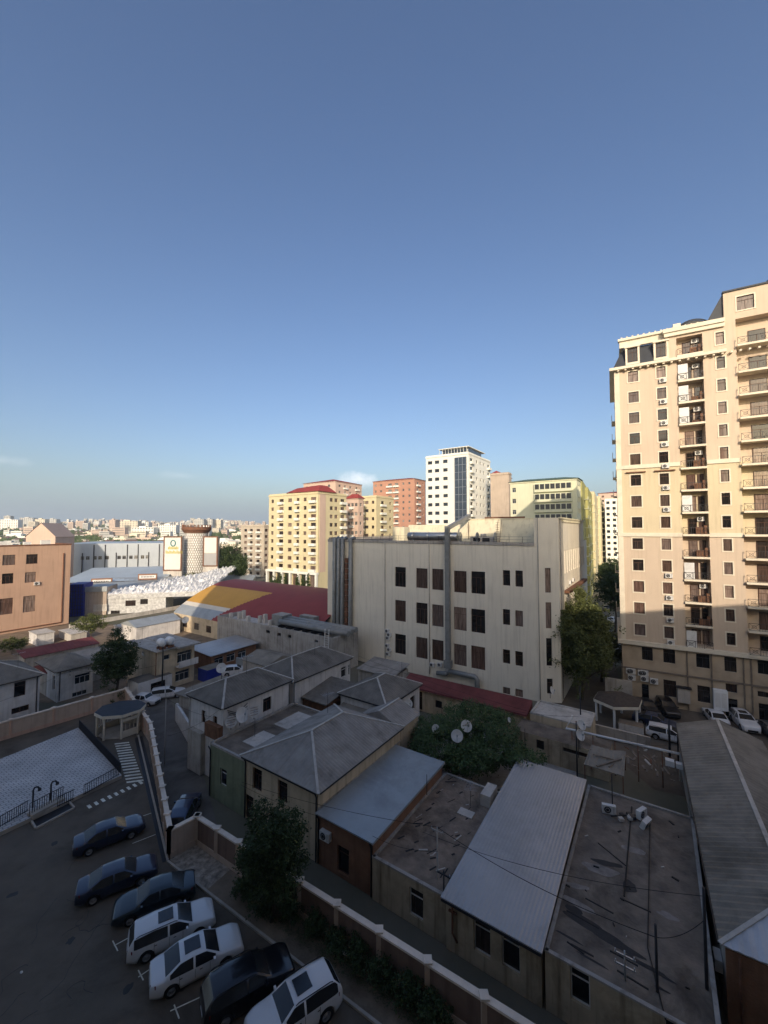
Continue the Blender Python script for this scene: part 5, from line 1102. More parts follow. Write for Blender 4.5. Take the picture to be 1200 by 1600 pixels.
# fences, sheds and other small roofs in the middle distance
C=P(212,1004); Lw=abs(reach(C,VV,285)); b_=Bld('warehouse','low white walled warehouse with a blue grey metal roof','warehouse',V(C.x,C.y,0)-U*7,7,Lw); zz=b_.at(1,212,981)[1]; zz=max(2.6,zz)
b_.walls(0,zz,M('house_white'),{},cap=False); hiproof(b_,0,7,0,Lw,zz+.02,1.1,M('sheet_grey'),kind='gable',along='y',over=.2,cap=None,pitch=.4)
C=P(330,1052); b_=Bld('shed','shed with a blue grey sheet roof and dark open sides','shed',V(C.x,C.y,0)-U*6.5,6.5,9.5); b_.walls(0,3.0,M('brick_brown'),{1:[(.6,2.4,1,2.4),(3,4.8,1,2.4),(5.4,7.2,1,2.4)]},style='gr',cap=False,depth=.2)
mb=MB(); slope(mb,(-.4,-.5,3.5),(7.0,-.5,3.1),(7.0,10,3.1),(-.4,10,3.5),.4,.03); mb.poly([(-.4,10,3.4),(7,10,3),(7,-.5,3),(-.4,-.5,3.4)]); b_.part(mb,'roof',[M('sheet_blue')])
C=P(300,1075); b_=Bld('shed','low blue sided stall with a patched roof beside the shed','shed',V(C.x,C.y,0)-U*2.5+VV*2.5,2.6,3.4); b_.walls(0,2.0,M('blue_panel'),{},capm=M('corr_dark'))
C=P(283,1120); b_=Bld('lean_to','weathered corrugated lean to roof over a yard beside the street','shed',V(C.x,C.y,0)-U*.5,7.5,6.5); b_.walls(0,2.8,M('house_grey'),{3:[(1,3,.3,2.3,1,True)]},cap=False,frames=False)
mb=MB(); slope(mb,(-.8,-.3,2.9),(7.7,-.3,3.3),(7.7,6.8,3.6),(-.8,6.8,3.2),.18,.04); mb.poly([(-.8,6.8,3.1),(7.7,6.8,3.5),(7.7,-.3,3.2),(-.8,-.3,2.8)]); b_.part(mb,'roof',[M('corr_old')])
C=P(360,1075); b_=Bld('lean_to','grey asbestos roof behind the tall white house','shed',V(C.x,C.y,0)-U*1+VV*3,6,6); b_.walls(0,3.4,M('house_grey'),{},cap=False); hiproof(b_,0,6,0,6,3.5,.9,M('corr_old'),kind='gable',along='x',over=.2,cap=None)
# picket like street fence
def fence(name,label,pts,h,mat,matr,sp=.14,w=.09,cat='fence'):
    t=thing(name,label,cat,(pts[0].x,pts[0].y,0)); mb=MB(); rl=MB(); ps=MB()
    for p,q in zip(pts,pts[1:]):
        p=V(*p); q=V(*q); L=(q-p).length; d=(q-p)/L; n=int(L/sp)
        for i in range(n+1): a=p+d*(i*sp); mb.box((a.x-w/2,a.y-w/2,p.z+.05),(a.x+w/2,a.y+w/2,p.z+h))
        for z in (.15,h-.06): rl.bar(p+V(0,0,z),q+V(0,0,z),.05,.05)
    mb.build('picket',[M(mat)],t,True); rl.build('rail',[M(matr)],t,True); return t
fence('fence','white slatted fence along the street side of the yard',[P(276,1126),P(307,1180)],2.2,'house_white','house_white',.35,.28)
fence('fence','thin blue grey corrugated fence behind the parked van',[P(370,1045),P(425,1052)],2,'sheet_grey','sheet_grey',.3,.29)
# railings of the plaza
def rl(x0,y0,x1,y1): return [P(x0,y0,.35),P(x1,y1,.35)]
fence('railing','black railing along the near edge of the plaza left of the steps',rl(-30,1311,44,1268),1.0,'metal_dark','metal_dark',.16,.035,'railing')
fence('railing','black railing on the near right edge of the plaza',rl(131,1243,186,1212),1.0,'metal_dark','metal_dark',.16,.035,'railing')
fence('railing','short black railing between the steps and the gap in the plaza edge',rl(90,1262,116,1250),1.0,'metal_dark','metal_dark',.16,.035,'railing')
fence('railing','dark railing down the right side of the plaza towards the pavilion',rl(124,1138,188,1208),1.0,'metal_dark','metal_dark',.13,.08,'railing')
# entrance ramp with railing and two hooked pipes
q=[P(50,1283,.5),P(98,1252,.5),P(104,1258,.5),P(56,1290,.5)]
t=thing('ramp','sunken ramp with a low kerb in front of the plaza railing','ramp',(P(80,1275).x,P(80,1275).y,0))
r4=[P(48,1283),P(104,1250),P(116,1264),P(56,1296)]; mb=MB(); mb.poly([(p.x,p.y,.02) for p in (r4[3],r4[2],r4[1],r4[0])]); mb.build('ramp_surface',[M('metal_dark')],t,True)
mb=MB()
for i in (1,2,3): mb.bar(r4[i]+V(0,0,.08),r4[(i+1)%4]+V(0,0,.08),.14,.16)
mb.build('kerb_edge',[M('kerb')],t,True)
mb=MB(); a=P(46,1276,.35); c=P(98,1248,.35); d=(c-a); n=14
mb.bar(a,c,.8,.4,1)
for i in range(n+1): p=a+d*i/n; mb.bar(p,p+V(0,0,1.1),.04,.04)
mb.bar(a+V(0,0,1.1),c+V(0,0,1.1),.05,.05); mb.build('railing',[M('metal_dark'),M('kerb')],t,True)
for i,(x,y,lab) in enumerate(((51,1262,'left of two short black hooked lamp posts above the ramp'),(79,1252,'right of two short black hooked lamp posts above the ramp'))):
    p=P(x,y,.35); t=thing('hooked_lamp',lab,'lamp',(p.x,p.y,.35)); mb=MB(); mb.tube([(0,0,0),(0,0,1.5),(.12,0,1.75),(.4,0,1.8),(.55,0,1.65)],.07,8); mb.build('post',[M('metal_dark')],t); mb=MB(); mb.lathe([(.0,.1),(.12,.08),(.14,-.1),(.0,-.12)],10,0,Matrix.Translation((.56,0,1.6))); mb.build('lamp_head',[M('metal_dark')],t)
# pavilion near the corner
def pavilion(label,c,r,h,roofm,colm,n=8,ang=0,sq=1.0,panel=True,rise=.35):
    t=thing('pavilion',label,'pavilion',(c.x,c.y,0),ang); pts=[(r*math.cos(2*math.pi*(i+.5)/n)*sq,r*math.sin(2*math.pi*(i+.5)/n)) for i in range(n)]
    mb=MB(); 
    for i in range(n): a,b=pts[i],pts[(i+1)%n]; mb.poly([(a[0]*1.12,a[1]*1.12,h+.30),(b[0]*1.12,b[1]*1.12,h+.30),(0,0,h+.30+rise)])
    mb.build('roof',[M(roofm)],t)
    mb=MB()
    for i in range(n): a,b=pts[i],pts[(i+1)%n]; mb.bar((a[0]*1.1,a[1]*1.1,h+.12),(b[0]*1.1,b[1]*1.1,h+.12),.14,.34)
    mb.build('fascia',[M('cream_trim')],t)
    for i in range(n): mb=MB(); a=pts[i]; mb.box((a[0]-.1,a[1]-.1,0),(a[0]+.1,a[1]+.1,h)); mb.build('column',[M(colm)],t)
    if panel:
        for i in range(n):
            if i in (4,5) : continue
            a,b=V(*pts[i],0),V(*pts[(i+1)%n],0); mb=MB(); mb.bar(a+V(0,0,.45),b+V(0,0,.45),.08,.8); mb.bar(a+V(0,0,h-.5),b+V(0,0,h-.5),.06,.35)
            for k in range(1,4): q=a.lerp(b,k/4); mb.bar(q+V(0,0,.85),q+V(0,0,h-.6),.04,.04)
            mb.build('side_panel',[M(colm)],t)
        mb=MB(); mb.prism([(p[0]*.95,p[1]*.95) for p in pts],.01,.12); mb.build('floor',[M('kerb')],t)
    return t
pavilion('octagonal beige pavilion with a flat blue grey roof at the corner of the yard',P(188,1143),2.15,2.6,'slate','cream_trim',8,R(10),1.15,rise=.25)
MT['slate_b']=MT['slate']
pavilion('brown roofed pavilion with white posts beside the parked dark cars',P(966,1126),2.5,2.5,'bark','white',6,R(25),1.15,panel=False,rise=1.0)
b_=Bld('gate_cabin','small grey brown wall block beside the pavilion under the tree','wall',P(925,1148).xy.to_3d(),6.0,.3); b_.walls(0,1.3,M('house_grey'),{},capm=M('kerb'))
p0=P(980,1108); b_=Bld('wall_block','dark grey brown wall standing between the tree and the stone tower base','wall',(p0.x-1.6,p0.y+2.6),3.4,.4,ANGT); b_.walls(0,3.4,M('house_grey'),{},capm=M('kerb'))
p0=P(1000,1150); b_=Bld('low_wall','low stained masonry block beside the parked white estate car','wall',(p0.x-2,p0.y+1),2.6,1.5,ANG); b_.walls(0,1.1,M('concrete_lt'),{},capm=M('soil'))
# ---------------------------------------------------------------- trees and plants
def crown(mb,c,rx,ry,rz,nclu,nleaf,ls,seed,bottom=.25,shape=1.0,cr=.5):
    rnd=random.Random(seed); c=V(*c)
    for i in range(nclu):
        for _ in range(20):
            d=V(rnd.uniform(-1,1),rnd.uniform(-1,1),rnd.uniform(-1,1))
            if d.length>1 or d.length<.25: continue
            k=noise.noise(d.normalized()*2.1+V(seed,seed*.7,0))*.55+.80
            if d.length<k*(1 if d.z>-bottom*1.5 else .8): break
        if shape!=1: f=1-(max(0,d.z+.2))*(1-shape); d.x*=f; d.y*=f
        p=c+V(d.x*rx,d.y*ry,d.z*rz)
        s=cr*rnd.uniform(.6,1.25)
        for j in range(nleaf):
            q=p+V(rnd.gauss(0,.45)*s,rnd.gauss(0,.45)*s,rnd.gauss(0,.32)*s); l=ls*rnd.uniform(.6,1.3)
            a=V(rnd.uniform(-1,1),rnd.uniform(-1,1),rnd.uniform(-.6,.6)).normalized(); b=a.cross(V(rnd.uniform(-1,1),rnd.uniform(-1,1),rnd.uniform(-.3,1.2))).normalized()
            mb.poly([q-a*l,q-b*l*.55,q+a*l,q+b*l*.55])
def tree(name,label,base,h,rx,rz,cz,leaf,nclu=420,nleaf=24,ls=.14,seed=1,trunk=.16,group=None,shape=1.0,ry=None,cr=.5,limbs=7):
    t=thing(name,label,'tree',(base[0],base[1],0),0,group); mb=MB(); rnd=random.Random(seed)
    mb.tube([(0,0,-.1),(.03*h,.01*h,h*.25),(.0,.03*h,cz),(.02*h,0,cz+rz*.5)],[trunk,trunk*.8,trunk*.5,trunk*.15],8)
    for i in range(limbs):
        a=i*2.4; z0=cz-rz*rnd.uniform(.1,.8); z0=max(z0,h*.15); L_=rx*rnd.uniform(.5,.9); mb.tube([(.01*h,.01*h,z0),(math.cos(a)*L_*.5,math.sin(a)*L_*.5,z0+L_*.45),(math.cos(a)*L_,math.sin(a)*L_,z0+L_*.7)],[trunk*.45,trunk*.25,trunk*.06],6)
    mb.build('trunk',[M('bark')],t); mb=MB(); crown(mb,(0,0,cz),rx,ry or rx,rz,nclu,nleaf,ls,seed,shape=shape,cr=cr); mb.build('crown',[M(leaf)],t); return t
p=P(908,1092); tree('broadleaf_tree','large dense green tree growing against the side of the big beige building',p,16,5.6,8.0,8.6,'leaf_olive',2000,26,.15,3,.35,cr=.75,shape=.62)
p=P(940,1065); tree('broadleaf_tree','lower dark green tree leaning out beside the large tree',p,10,4.2,4.6,5.6,'leaf_olive',500,24,.15,13,.2,cr=.7)
p=P(180,1092); tree('broadleaf_tree','dark round tree between the white house and the two storey house with tanks',p,10,3.1,4.6,5.6,'leaf_dark',620,24,.13,5,.2,cr=.6)
p=P(424,1440); tree('broadleaf_tree','tall dark bushy tree standing in the planting bed over the brown wall',p,8,2.45,3.7,4.1,'leaf_dark',760,26,.085,7,.13,cr=.42)
p=P(140,1008); tree('broadleaf_tree','small open crowned tree between the orange building and the dark tree',p,6.5,3.6,2.2,4.6,'leaf_olive',240,20,.14,11,.12,cr=.5)
p=P(18,1022); tree('shrub','bright green shrub below the orange building at the left edge',p,3.5,2.6,1.6,1.9,'leaf_olive',160,22,.13,12,.06,cr=.5)
p=P(182,1100); tree('shrub','low dark shrub inside the corner of the back wall',p,2,1.6,1.1,1.1,'leaf_dark',90,22,.09,14,.05,cr=.35)
p=P(388,1004); tree('shrub','wild bush at the foot of the concrete plant wall',p,3,1.7,1.8,1.7,'leaf_grey',90,20,.1,15,.05,cr=.4)
p=P(435,1015); tree('shrub','dry scrub bush further right along the concrete plant wall',p,3,2.1,1.3,1.3,'leaf_grey',90,20,.1,16,.05,cr=.4)
for i,(px,Y,top,rx,lab) in enumerate(((352,178,843,5.0,'leftmost tall dark tree beside the billboard'),(366,186,846,4.6,'middle tall dark tree before the greyish block'),(377,170,862,3.6,'shortest dark tree touching the greyish block'))):
    q=PD(px,828,Y); z=PD(px,top,Y).z; tree('broadleaf_tree',lab,q,z,rx,z*.42,z*.56,'leaf_dark',300,16,.28,20+i,.3,'tall dark trees beside the billboard',cr=1.3)
for i,(px,top,w_,lab) in enumerate(((427,894,1.9,'round leafy tree at the left end of the cypress row'),(433,897,1.2,'second small tree from the left in the cypress row'),(439,893,.75,'slim cypress just right of the two leafy trees'),(447,891,.85,'tall slim cypress before the yellow block shops'),(465,896,.9,'broad cypress in the middle of the row'),(474,895,.75,'narrow cypress second from the right end of the row'),(482,892,.95,'darkest cypress at the right end of the row'))):
    q=PD(px,828,138); z=PD(px,top,138).z; tree('cypress_tree' if w_<1 else 'broadleaf_tree',lab,q,z,w_,z*.46,z*.52,'leaf_dark',90,16,.2,40+i,.12,'trees in front of the yellow block shops',shape=.3 if w_<1 else 1,cr=.55,limbs=0 if w_<1 else 4)
for i,(px,Y,top,rx,lab) in enumerate(((957,100,888,4.3,'nearest dark street tree beside the tower corner'),(950,128,880,4.6,'second dark street tree in the shaded street'),(957,150,868,5,'third dark street tree in the shaded street'),(948,190,876,5,'farthest dark street tree in the shaded street'))):
    q=PD(px,828,Y); z=PD(px,top,Y).z; tree('broadleaf_tree',lab,q,z,rx,z*.36,z*.6,'leaf_dark',330,18,.25,60+i,.25,'trees along the shaded street',cr=1.1)
q=PD(302,828,160); tree('broadleaf_tree','small green tree at the foot of the round lattice tower',q,9,3.4,3.0,5.5,'leaf_olive',130,16,.26,70,.15,cr=.9)
# vine canopy over the courtyard
def vine():
    t=thing('vine_canopy','dense dark grapevine canopy spread over the courtyard around the satellite dishes','plant',(P(740,1165).x,P(740,1165).y,0)); rnd=random.Random(31); mb=MB(); n=0
    blobs=[(690,1135,44,20,4.6),(735,1122,48,22,4.6),(775,1140,34,26,4.3),(700,1160,58,26,3.9),(760,1170,62,22,3.7),(815,1183,34,15,3.5),(735,1190,44,18,3.3),(668,1150,24,26,4.2),(730,1105,34,12,4.4),(778,1118,22,12,4.2)]
    for bx,by,rx,ry,z in blobs:
        for i in range(int(rx*ry*.15)):
            a=rnd.uniform(0,6.283); r=math.sqrt(rnd.random()); k=1+.18*noise.noise(V(math.cos(a)*2,math.sin(a)*2,bx))
            zz=z+.25+rnd.gauss(0,.25)-.8*r*r; q=P(bx+math.cos(a)*r*rx*k,by+math.sin(a)*r*ry*k,zz)
            for j in range(24):
                p=q+V(rnd.gauss(0,.2),rnd.gauss(0,.2),rnd.gauss(0,.16)); l=rnd.uniform(.06,.13); u=V(rnd.uniform(-1,1),rnd.uniform(-1,1),rnd.uniform(-.5,.5)).normalized(); w_=u.cross(V(rnd.uniform(-.5,.5),rnd.uniform(-.5,.5),1)).normalized()
                mb.poly([p-u*l,p-w_*l*.7,p+u*l,p+w_*l*.7])
        # hanging fringe
        for i in range(int(rx*1.2)):
            a=rnd.uniform(3.14,6.283); q=P(bx+math.cos(a)*rx,by-math.sin(a)*ry,z-1.0-rnd.random()*1.6)
            for j in range(14):
                p=q+V(rnd.gauss(0,.2),rnd.gauss(0,.2),rnd.gauss(0,.2)); l=rnd.uniform(.06,.12); u=V(rnd.uniform(-1,1),rnd.uniform(-1,1),rnd.uniform(-1,1)).normalized(); w_=u.orthogonal().normalized(); mb.poly([p-u*l,p-w_*l*.7,p+u*l,p+w_*l*.7])
    mb.build('foliage',[M('leaf_vine')],t,True); mb=MB()
    for (x,y) in ((665,1170),(715,1205),(770,1195),(820,1192),(760,1150),(690,1150)): q=P(x,y,0); mb.tube([q,q+V(.1,.1,1.8),q+V(.05,0,3.6)],[.09,.07,.03],7)
    mb.build('stem',[M('bark')],t,True)
vine()
# shrubs in the planting bed
rnd=random.Random(77); a0=P(380,1392); a1=P(640,1600)
for i,(px,py,r_,lab) in enumerate(((408,1432,1.0,'dark shrub at the foot of the tall bushy tree'),(455,1440,.9,'shrub just right of the tall bushy tree'),(495,1462,.8,'second shrub right of the tree in the planting bed'),(528,1490,.85,'shrub beside the small white litter in the bed'),(560,1512,.9,'spreading shrub half way down the planting bed'),(598,1540,.9,'shrub in the lower half of the planting bed'),(640,1572,1.0,'shrub near the bottom edge in the planting bed'),(680,1604,.9,'last shrub at the bottom edge of the picture'),(380,1405,.8,'small shrub left of the tall bushy tree'))):
    q=P(px,py); tree('shrub',lab,q,1.4,r_,.75,.75,'leaf_dark',80,22,.07,80+i,.03,'shrubs of the planting bed',cr=.3,limbs=3)
mb=MB(); 
for i in range(2600):
    t_=rnd.random(); k=rnd.random(); q=P(390+t_*300,1420+t_*215).lerp(P(455+t_*330,1395+t_*205),k); 
    for j in range(4): p=q+V(rnd.gauss(0,.12),rnd.gauss(0,.12),rnd.uniform(.02,.22)); l=rnd.uniform(.04,.1); a=rnd.uniform(0,6.28); u=V(math.cos(a),math.sin(a),rnd.uniform(-.2,.9)).normalized(); mb.poly([p-u*l,p+V(-u.y,u.x,0)*l*.3,p+u*l])
o=mb.build('ground_cover',[M('leaf_dark')]); tag(o,'low weeds and grass covering the planting bed below the brown wall','weeds',kind='stuff')
def litter(name,lab,x,y,z,s,mat):
    p=P(x,y,z); mb=MB(); rnd=random.Random(int(x)); pts=[]
    mb.lathe([(.01,.0),(s,.02),(s*1.1,s*.5),(s*.6,s*.9),(.01,s)],9,0,Matrix.Translation((0,0,0))@Matrix.Rotation(.5,4,'Y')); t=tag(mb.build(name,[M(mat)]),lab,'litter'); t.location=p
litter('litter_bag','crumpled white bag lying among the weeds of the bed',538,1489,.1,.17,'white'); litter('litter_bag','small white scrap lying on the car park asphalt',33,1520,.01,.07,'white')
# ---------------------------------------------------------------- cars
def carmat(name,c,metal=.3): return pm(name,c,.28,.03,.5,metal=metal,coat=.8,bump=0,spec=.5)
carmat('car_navy',(.018,.028,.06)); carmat('car_black',(.010,.010,.014)); carmat('car_teal',(.012,.026,.038)); carmat('car_white',(.66,.66,.66),0); carmat('car_blue',(.02,.035,.085)); carmat('car_grey',(.10,.10,.11))
pm('tyre',(.015,.015,.015),.85,.1,4); pm('rim',(.35,.35,.36),.35,.1,4,metal=.8); pm('car_glass',(.012,.015,.019),.24,.1,1,spec=.7,bump=0); pm('headlamp',(.55,.57,.6),.1,.1,2,spec=.7); pm('tail_lamp',(.16,.01,.01),.2,.1,2); pm('car_trim',(.02,.02,.02),.5,.1,2); pm('plate',(.6,.6,.6),.5,.05,2)
SPEC={
 'sedan':dict(L=4.8,W=1.84,belt=.93,prof=[(-2.4,.70),(-2.36,.98),(-1.72,1.03),(-.95,1.40),(-.3,1.45),(.35,1.41),(1.08,1.0),(1.9,.90),(2.32,.76),(2.4,.55)],gh=(-1.72,1.08),roof=(-.95,.35),ax=1.38,wr=.33),
 'wagon':dict(L=4.75,W=1.84,belt=.97,prof=[(-2.37,.70),(-2.34,1.0),(-2.28,1.06),(-2.02,1.44),(-1.0,1.52),(.25,1.47),(1.05,1.06),(1.85,.95),(2.30,.80),(2.37,.55)],gh=(-2.28,1.05),roof=(-2.02,.25),ax=1.38,wr=.34),
 'suv':dict(L=4.7,W=1.90,belt=1.10,prof=[(-2.35,.80),(-2.32,1.12),(-2.26,1.18),(-1.90,1.60),(-1.0,1.69),(.25,1.63),(1.0,1.20),(1.8,1.08),(2.27,.92),(2.35,.60)],gh=(-2.26,1.0),roof=(-1.90,.25),ax=1.36,wr=.38),
 'old':dict(L=4.1,W=1.62,belt=.86,prof=[(-2.05,.66),(-2.02,.90),(-1.40,.93),(-1.05,1.38),(-.3,1.42),(.35,1.38),(.75,.95),(1.7,.88),(2.0,.82),(2.05,.5)],gh=(-1.40,.75),roof=(-1.05,.35),ax=1.2,wr=.29),
}
def car(label,kind,mat,loc,ang,sun=False,rails=False,group=None,name='parked_car',dark=True):
    S_=SPEC[kind]; L_,W_=S_['L'],S_['W']; t=thing(name,label,'car',loc,ang,group); pr=S_['prof']; wr=S_['wr']; ax=S_['ax']; g0,g1=S_['gh']; r0,r1=S_['roof']; belt0=S_['belt']
    def top(x):
        for (a,za),(b,zb) in zip(pr,pr[1:]):
            if a<=x<=b: f=(x-a)/(b-a); return za+(zb-za)*f
        return pr[-1][1]
    def tops(x): return (top(max(-L_/2,x-.06))+top(x)*2+top(min(L_/2,x+.06)))/4
    xs=sorted(set([round(-L_/2+L_*i/46,3) for i in range(47)]+[g0,g1,r0,r1,-L_/2+.02,-L_/2+.06,L_/2-.02,L_/2-.06]))
    secs=[]
    for x in xs:
        e=min(1,(L_/2-abs(x))/.55); w=W_/2*(1-.17*(1-e)**2-.05*(1-math.cos(x/L_*2)))
        zt_=tops(x) if g0<x<g1 else top(x); inside=g0<=x<=g1; belt=belt0+.03*x/L_*-1
        lo=.20+(.12*(1-e)); d=min(abs(x-ax),abs(x+ax)); ar=wr+.06; zl=lo
        if d<ar: zl=max(lo,wr+math.sqrt(ar*ar-d*d)-.01)
        if inside:
            bl=min(belt,zt_-.0); f=max(0,min(1,(zt_-belt)/(1.42-belt if kind!='suv' else .5))); wt=w*(.985-.20*f)
            s=[(0,zl),(w*.93,zl),(w,max(zl+.01,.42)),(w*1.0,max(zl+.02,.66)),(w*.975,max(bl-.0,zl+.05)),(wt,zt_-.03 if zt_-.03>bl else bl+.004),(wt*.86,zt_+.012),(wt*.45,zt_+.03),(0,zt_+.035)]
        else:
            b=min(belt,zt_-.03); s=[(0,zl),(w*.93,zl),(w,max(zl+.01,min(.42,zt_-.1))),(w*1.0,max(zl+.02,min(.66,zt_-.07))),(w*.985,max(b,zl+.03)),(w*.93,zt_-.012),(w*.8,zt_+.006),(w*.45,zt_+.022),(0,zt_+.028)]
        secs.append((x,s))
    parts={'body':MB(),'windscreen':MB(),'rear_window':MB(),'sl':MB(),'sr':MB()}
    n=len(secs[0][1])
    for i in range(len(secs)-1):
        x0,s0=secs[i]; x1,s1=secs[i+1]; xm_=(x0+x1)/2
        for side in (1,-1):
            for k in range(n-1):
                A=V(x0,side*s0[k][0],s0[k][1]); B_=V(x1,side*s1[k][0],s1[k][1]); C_=V(x1,side*s1[k+1][0],s1[k+1][1]); D_=V(x0,side*s0[k+1][0],s0[k+1][1])
                q=[A,B_,C_,D_] if side<0 else [D_,C_,B_,A]
                key='body'
                if k==4 and g0+.25<xm_<g1-.25 and abs(xm_+.25)>.05 and s0[5][1]-s0[4][1]>.08: key='sl' if side>0 else 'sr'
                elif k>=6 and r1<xm_<g1-.04: key='windscreen'
                elif k>=6 and g0+.03<xm_<r0: key='rear_window'
                parts[key].poly(q,0,True)
    for sgn in (0,-1):
        x,s=secs[sgn]; pts=[V(x,-a,b) for a,b in s]+[V(x,a,b) for a,b in reversed(s[1:-1])]; parts['body'].poly(pts if sgn else pts[::-1])
    def weld(o):
        bm=__import__('bmesh').new(); bm.from_mesh(o.data); __import__('bmesh').ops.remove_doubles(bm,verts=bm.verts,dist=.0008); __import__('bmesh').ops.recalc_face_normals(bm,faces=bm.faces); bm.to_mesh(o.data); bm.free()
        for p_ in o.data.polygons: p_.use_smooth=True
    o=parts['body'].build('body',[M(mat)],t); weld(o); body=o
    for k,nm in (('windscreen','windscreen'),('rear_window','rear_window'),('sl','side_window'),('sr','side_window')):
        if parts[k].v: weld(parts[k].build(nm,[M('car_glass')],t))
    if sun: mb=MB(); z=top((r0+r1)/2)+.045; x0=r1-1.05; mb.box((x0,-.42,min(top(x0),top(x0+.8))+.02),(x0+.8,.42,z)); mb.build('sunroof',[M('car_glass')],t)
    if rails:
        for s in (-1,1): mb=MB(); mb.tube([(r0+.1,s*W_*.385,top(r0+.1)+.02),(r0+.25,s*W_*.385,top(r0+.25)+.07),(r1-.2,s*W_*.385,top(r1-.2)+.07),(r1-.05,s*W_*.385,top(r1-.05)+.02)],.022,6); mb.build('roof_rail',[M('car_trim')],t)
    for sx in (-1,1):
        for sy in (-1,1):
            Mx=Matrix.Translation((sx*ax,sy*(W_/2-.11),wr))@Matrix.Rotation(R(90),4,'X'); mb=MB(); mb.lathe([(wr*.62,-.10),(wr*.93,-.105),(wr,-.07),(wr,.07),(wr*.93,.105),(wr*.62,.10)],22,0,Mx); w=mb.build('wheel',[M('tyre')],t)
            mb=MB(); mb.lathe([(.001,.07),(wr*.2,.075),(wr*.2,.05),(wr*.55,.045),(wr*.60,.085),(wr*.64,.085)],22,0,Mx); mb.lathe([(.001,-.07),(wr*.2,-.075),(wr*.2,-.05),(wr*.55,-.045),(wr*.60,-.085),(wr*.64,-.085)],22,0,Mx)
            for k in range(5):
                a=k*1.2566
                for q in (-.078,.062): mb.bar(Mx@V(0,0,q+.008),Mx@V(math.cos(a)*wr*.58,math.sin(a)*wr*.58,q+.008),.05,.016)
            mb.build('rim',[M('rim')],w)
    ws=1-.17*(.82)**2
    for sy in (-1,1):
        mb=MB(); mb.bar((L_/2-.20,sy*W_*.355,.70+(.1 if kind=='suv' else 0)),(L_/2-.46,sy*W_*.462,.76+(.12 if kind=='suv' else 0)),.10,.13); mb.build('headlight',[M('headlamp')],t)
        mb=MB(); mb.bar((-L_/2+.06,sy*W_*.33,.88+(.1 if kind=='suv' else 0)),(-L_/2+.30,sy*W_*.455,.88+(.1 if kind=='suv' else 0)),.10,.16); mb.build('tail_light',[M('tail_lamp')],t)
        mb=MB(); xm_=g1-.32; mb.box((xm_-.06,min(sy*(W_/2-.02),sy*(W_/2+.16)),belt0+.0),(xm_+.05,max(sy*(W_/2-.02),sy*(W_/2+.16)),belt0+.13)); mb.build('wing_mirror',[M(mat)],t)
        mb=MB()
        for xq in (g1-.55,-.22,-1.0): mb.box((xq-.008,min(sy*(W_/2-.03),sy*(W_/2+.003)),.45),(xq+.008,max(sy*(W_/2-.03),sy*(W_/2+.003)),belt0-.04))
        mb.box((-1.0,min(sy*(W_/2),sy*(W_/2+.02)),belt0-.17),(-.86,max(sy*W_/2,sy*(W_/2+.02)),belt0-.14)); mb.box((.0,min(sy*(W_/2),sy*(W_/2+.02)),belt0-.17),(.14,max(sy*W_/2,sy*(W_/2+.02)),belt0-.14)); mb.build('door_seam',[M('car_trim')],t)
    mb=MB(); mb.box((-L_/2-.012,-.26,.55),(-L_/2+.02,.26,.67)); mb.build('number_plate',[M('plate')],t)
    mb=MB(); mb.box((L_/2-.03,-.5,.36),(L_/2+.012,.5,.58)); mb.build('grille',[M('car_trim')],t)
    return t
def carp(label,kind,mat,x,y,ang,**k):
    p=P(x,y,.6); return car(label,kind,mat,(p.x,p.y,.008),R(ang),**k)
carp('dark navy saloon parked alone nearest the crosswalk','sedan','car_navy',172,1302,38)
carp('dark navy fastback saloon second in the row with no roof window','sedan','car_navy',185,1371,32)
carp('dark teal saloon parked the other way round beside the white estate','sedan','car_teal',243,1401,208)
carp('white estate car with roof rails between the teal and white saloons','wagon','car_white',270,1450,30,sun=True,rails=True)
carp('white saloon with a dark sunroof in the middle of the row','sedan','car_white',309,1496,31,sun=True)
carp('black off roader between the white saloon and the white crossover','suv','car_black',389,1538,32,rails=True)
carp('white crossover with a panoramic roof at the bottom of the picture','suv','car_white',460,1580,213,sun=True,rails=True)
carp('dark blue car parked in the lane behind the bend of the boundary wall','wagon','car_blue',288,1268,99)
carp('old boxy white saloon parked at the top of the lane','old','car_white',227,1093,-12)
carp('white hatchback behind the old boxy saloon under the lamp','wagon','car_white',262,1083,22)
carp('black car against the stone base, left of the black pair','sedan','car_black',1012,1104,-105)
carp('black car against the stone base, right of the black pair','suv','car_black',1043,1107,-108)
carp('navy saloon parked across in front of the two black cars','sedan','car_blue',1023,1126,-40)
carp('white estate car partly hidden behind the pole and the roof corner','wagon','car_white',1046,1148,-35,rails=True)
carp('white saloon facing away by the white cabinet of the tower','sedan','car_white',1118,1120,68)
carp('white crossover with a dark roof window parked right of the white saloon','suv','car_white',1163,1128,-112,sun=True,rails=True)
carp('dark grey car cut off by the right edge of the picture','sedan','car_grey',1208,1143,-112)
carp('white van like car parked under the shed roof beyond the dishes','suv','car_white',368,1049,20)
for i,(x,y,m,lab) in enumerate(((963,1012,'car_white','white car at the kerb beside the tower corner'),(942,1008,'car_white','white car in the middle of the shaded street'),(950,985,'car_grey','grey car parked under the first street tree'),(955,968,'car_white','pale car further up the shaded street'),(948,950,'car_grey','grey car far up the shaded street'),(944,932,'car_black','black car far up the shaded street'),(950,918,'car_white','farthest white car in the shaded street'))):
    carp(lab,'wagon' if i%2 else 'sedan',m,x,y,58)
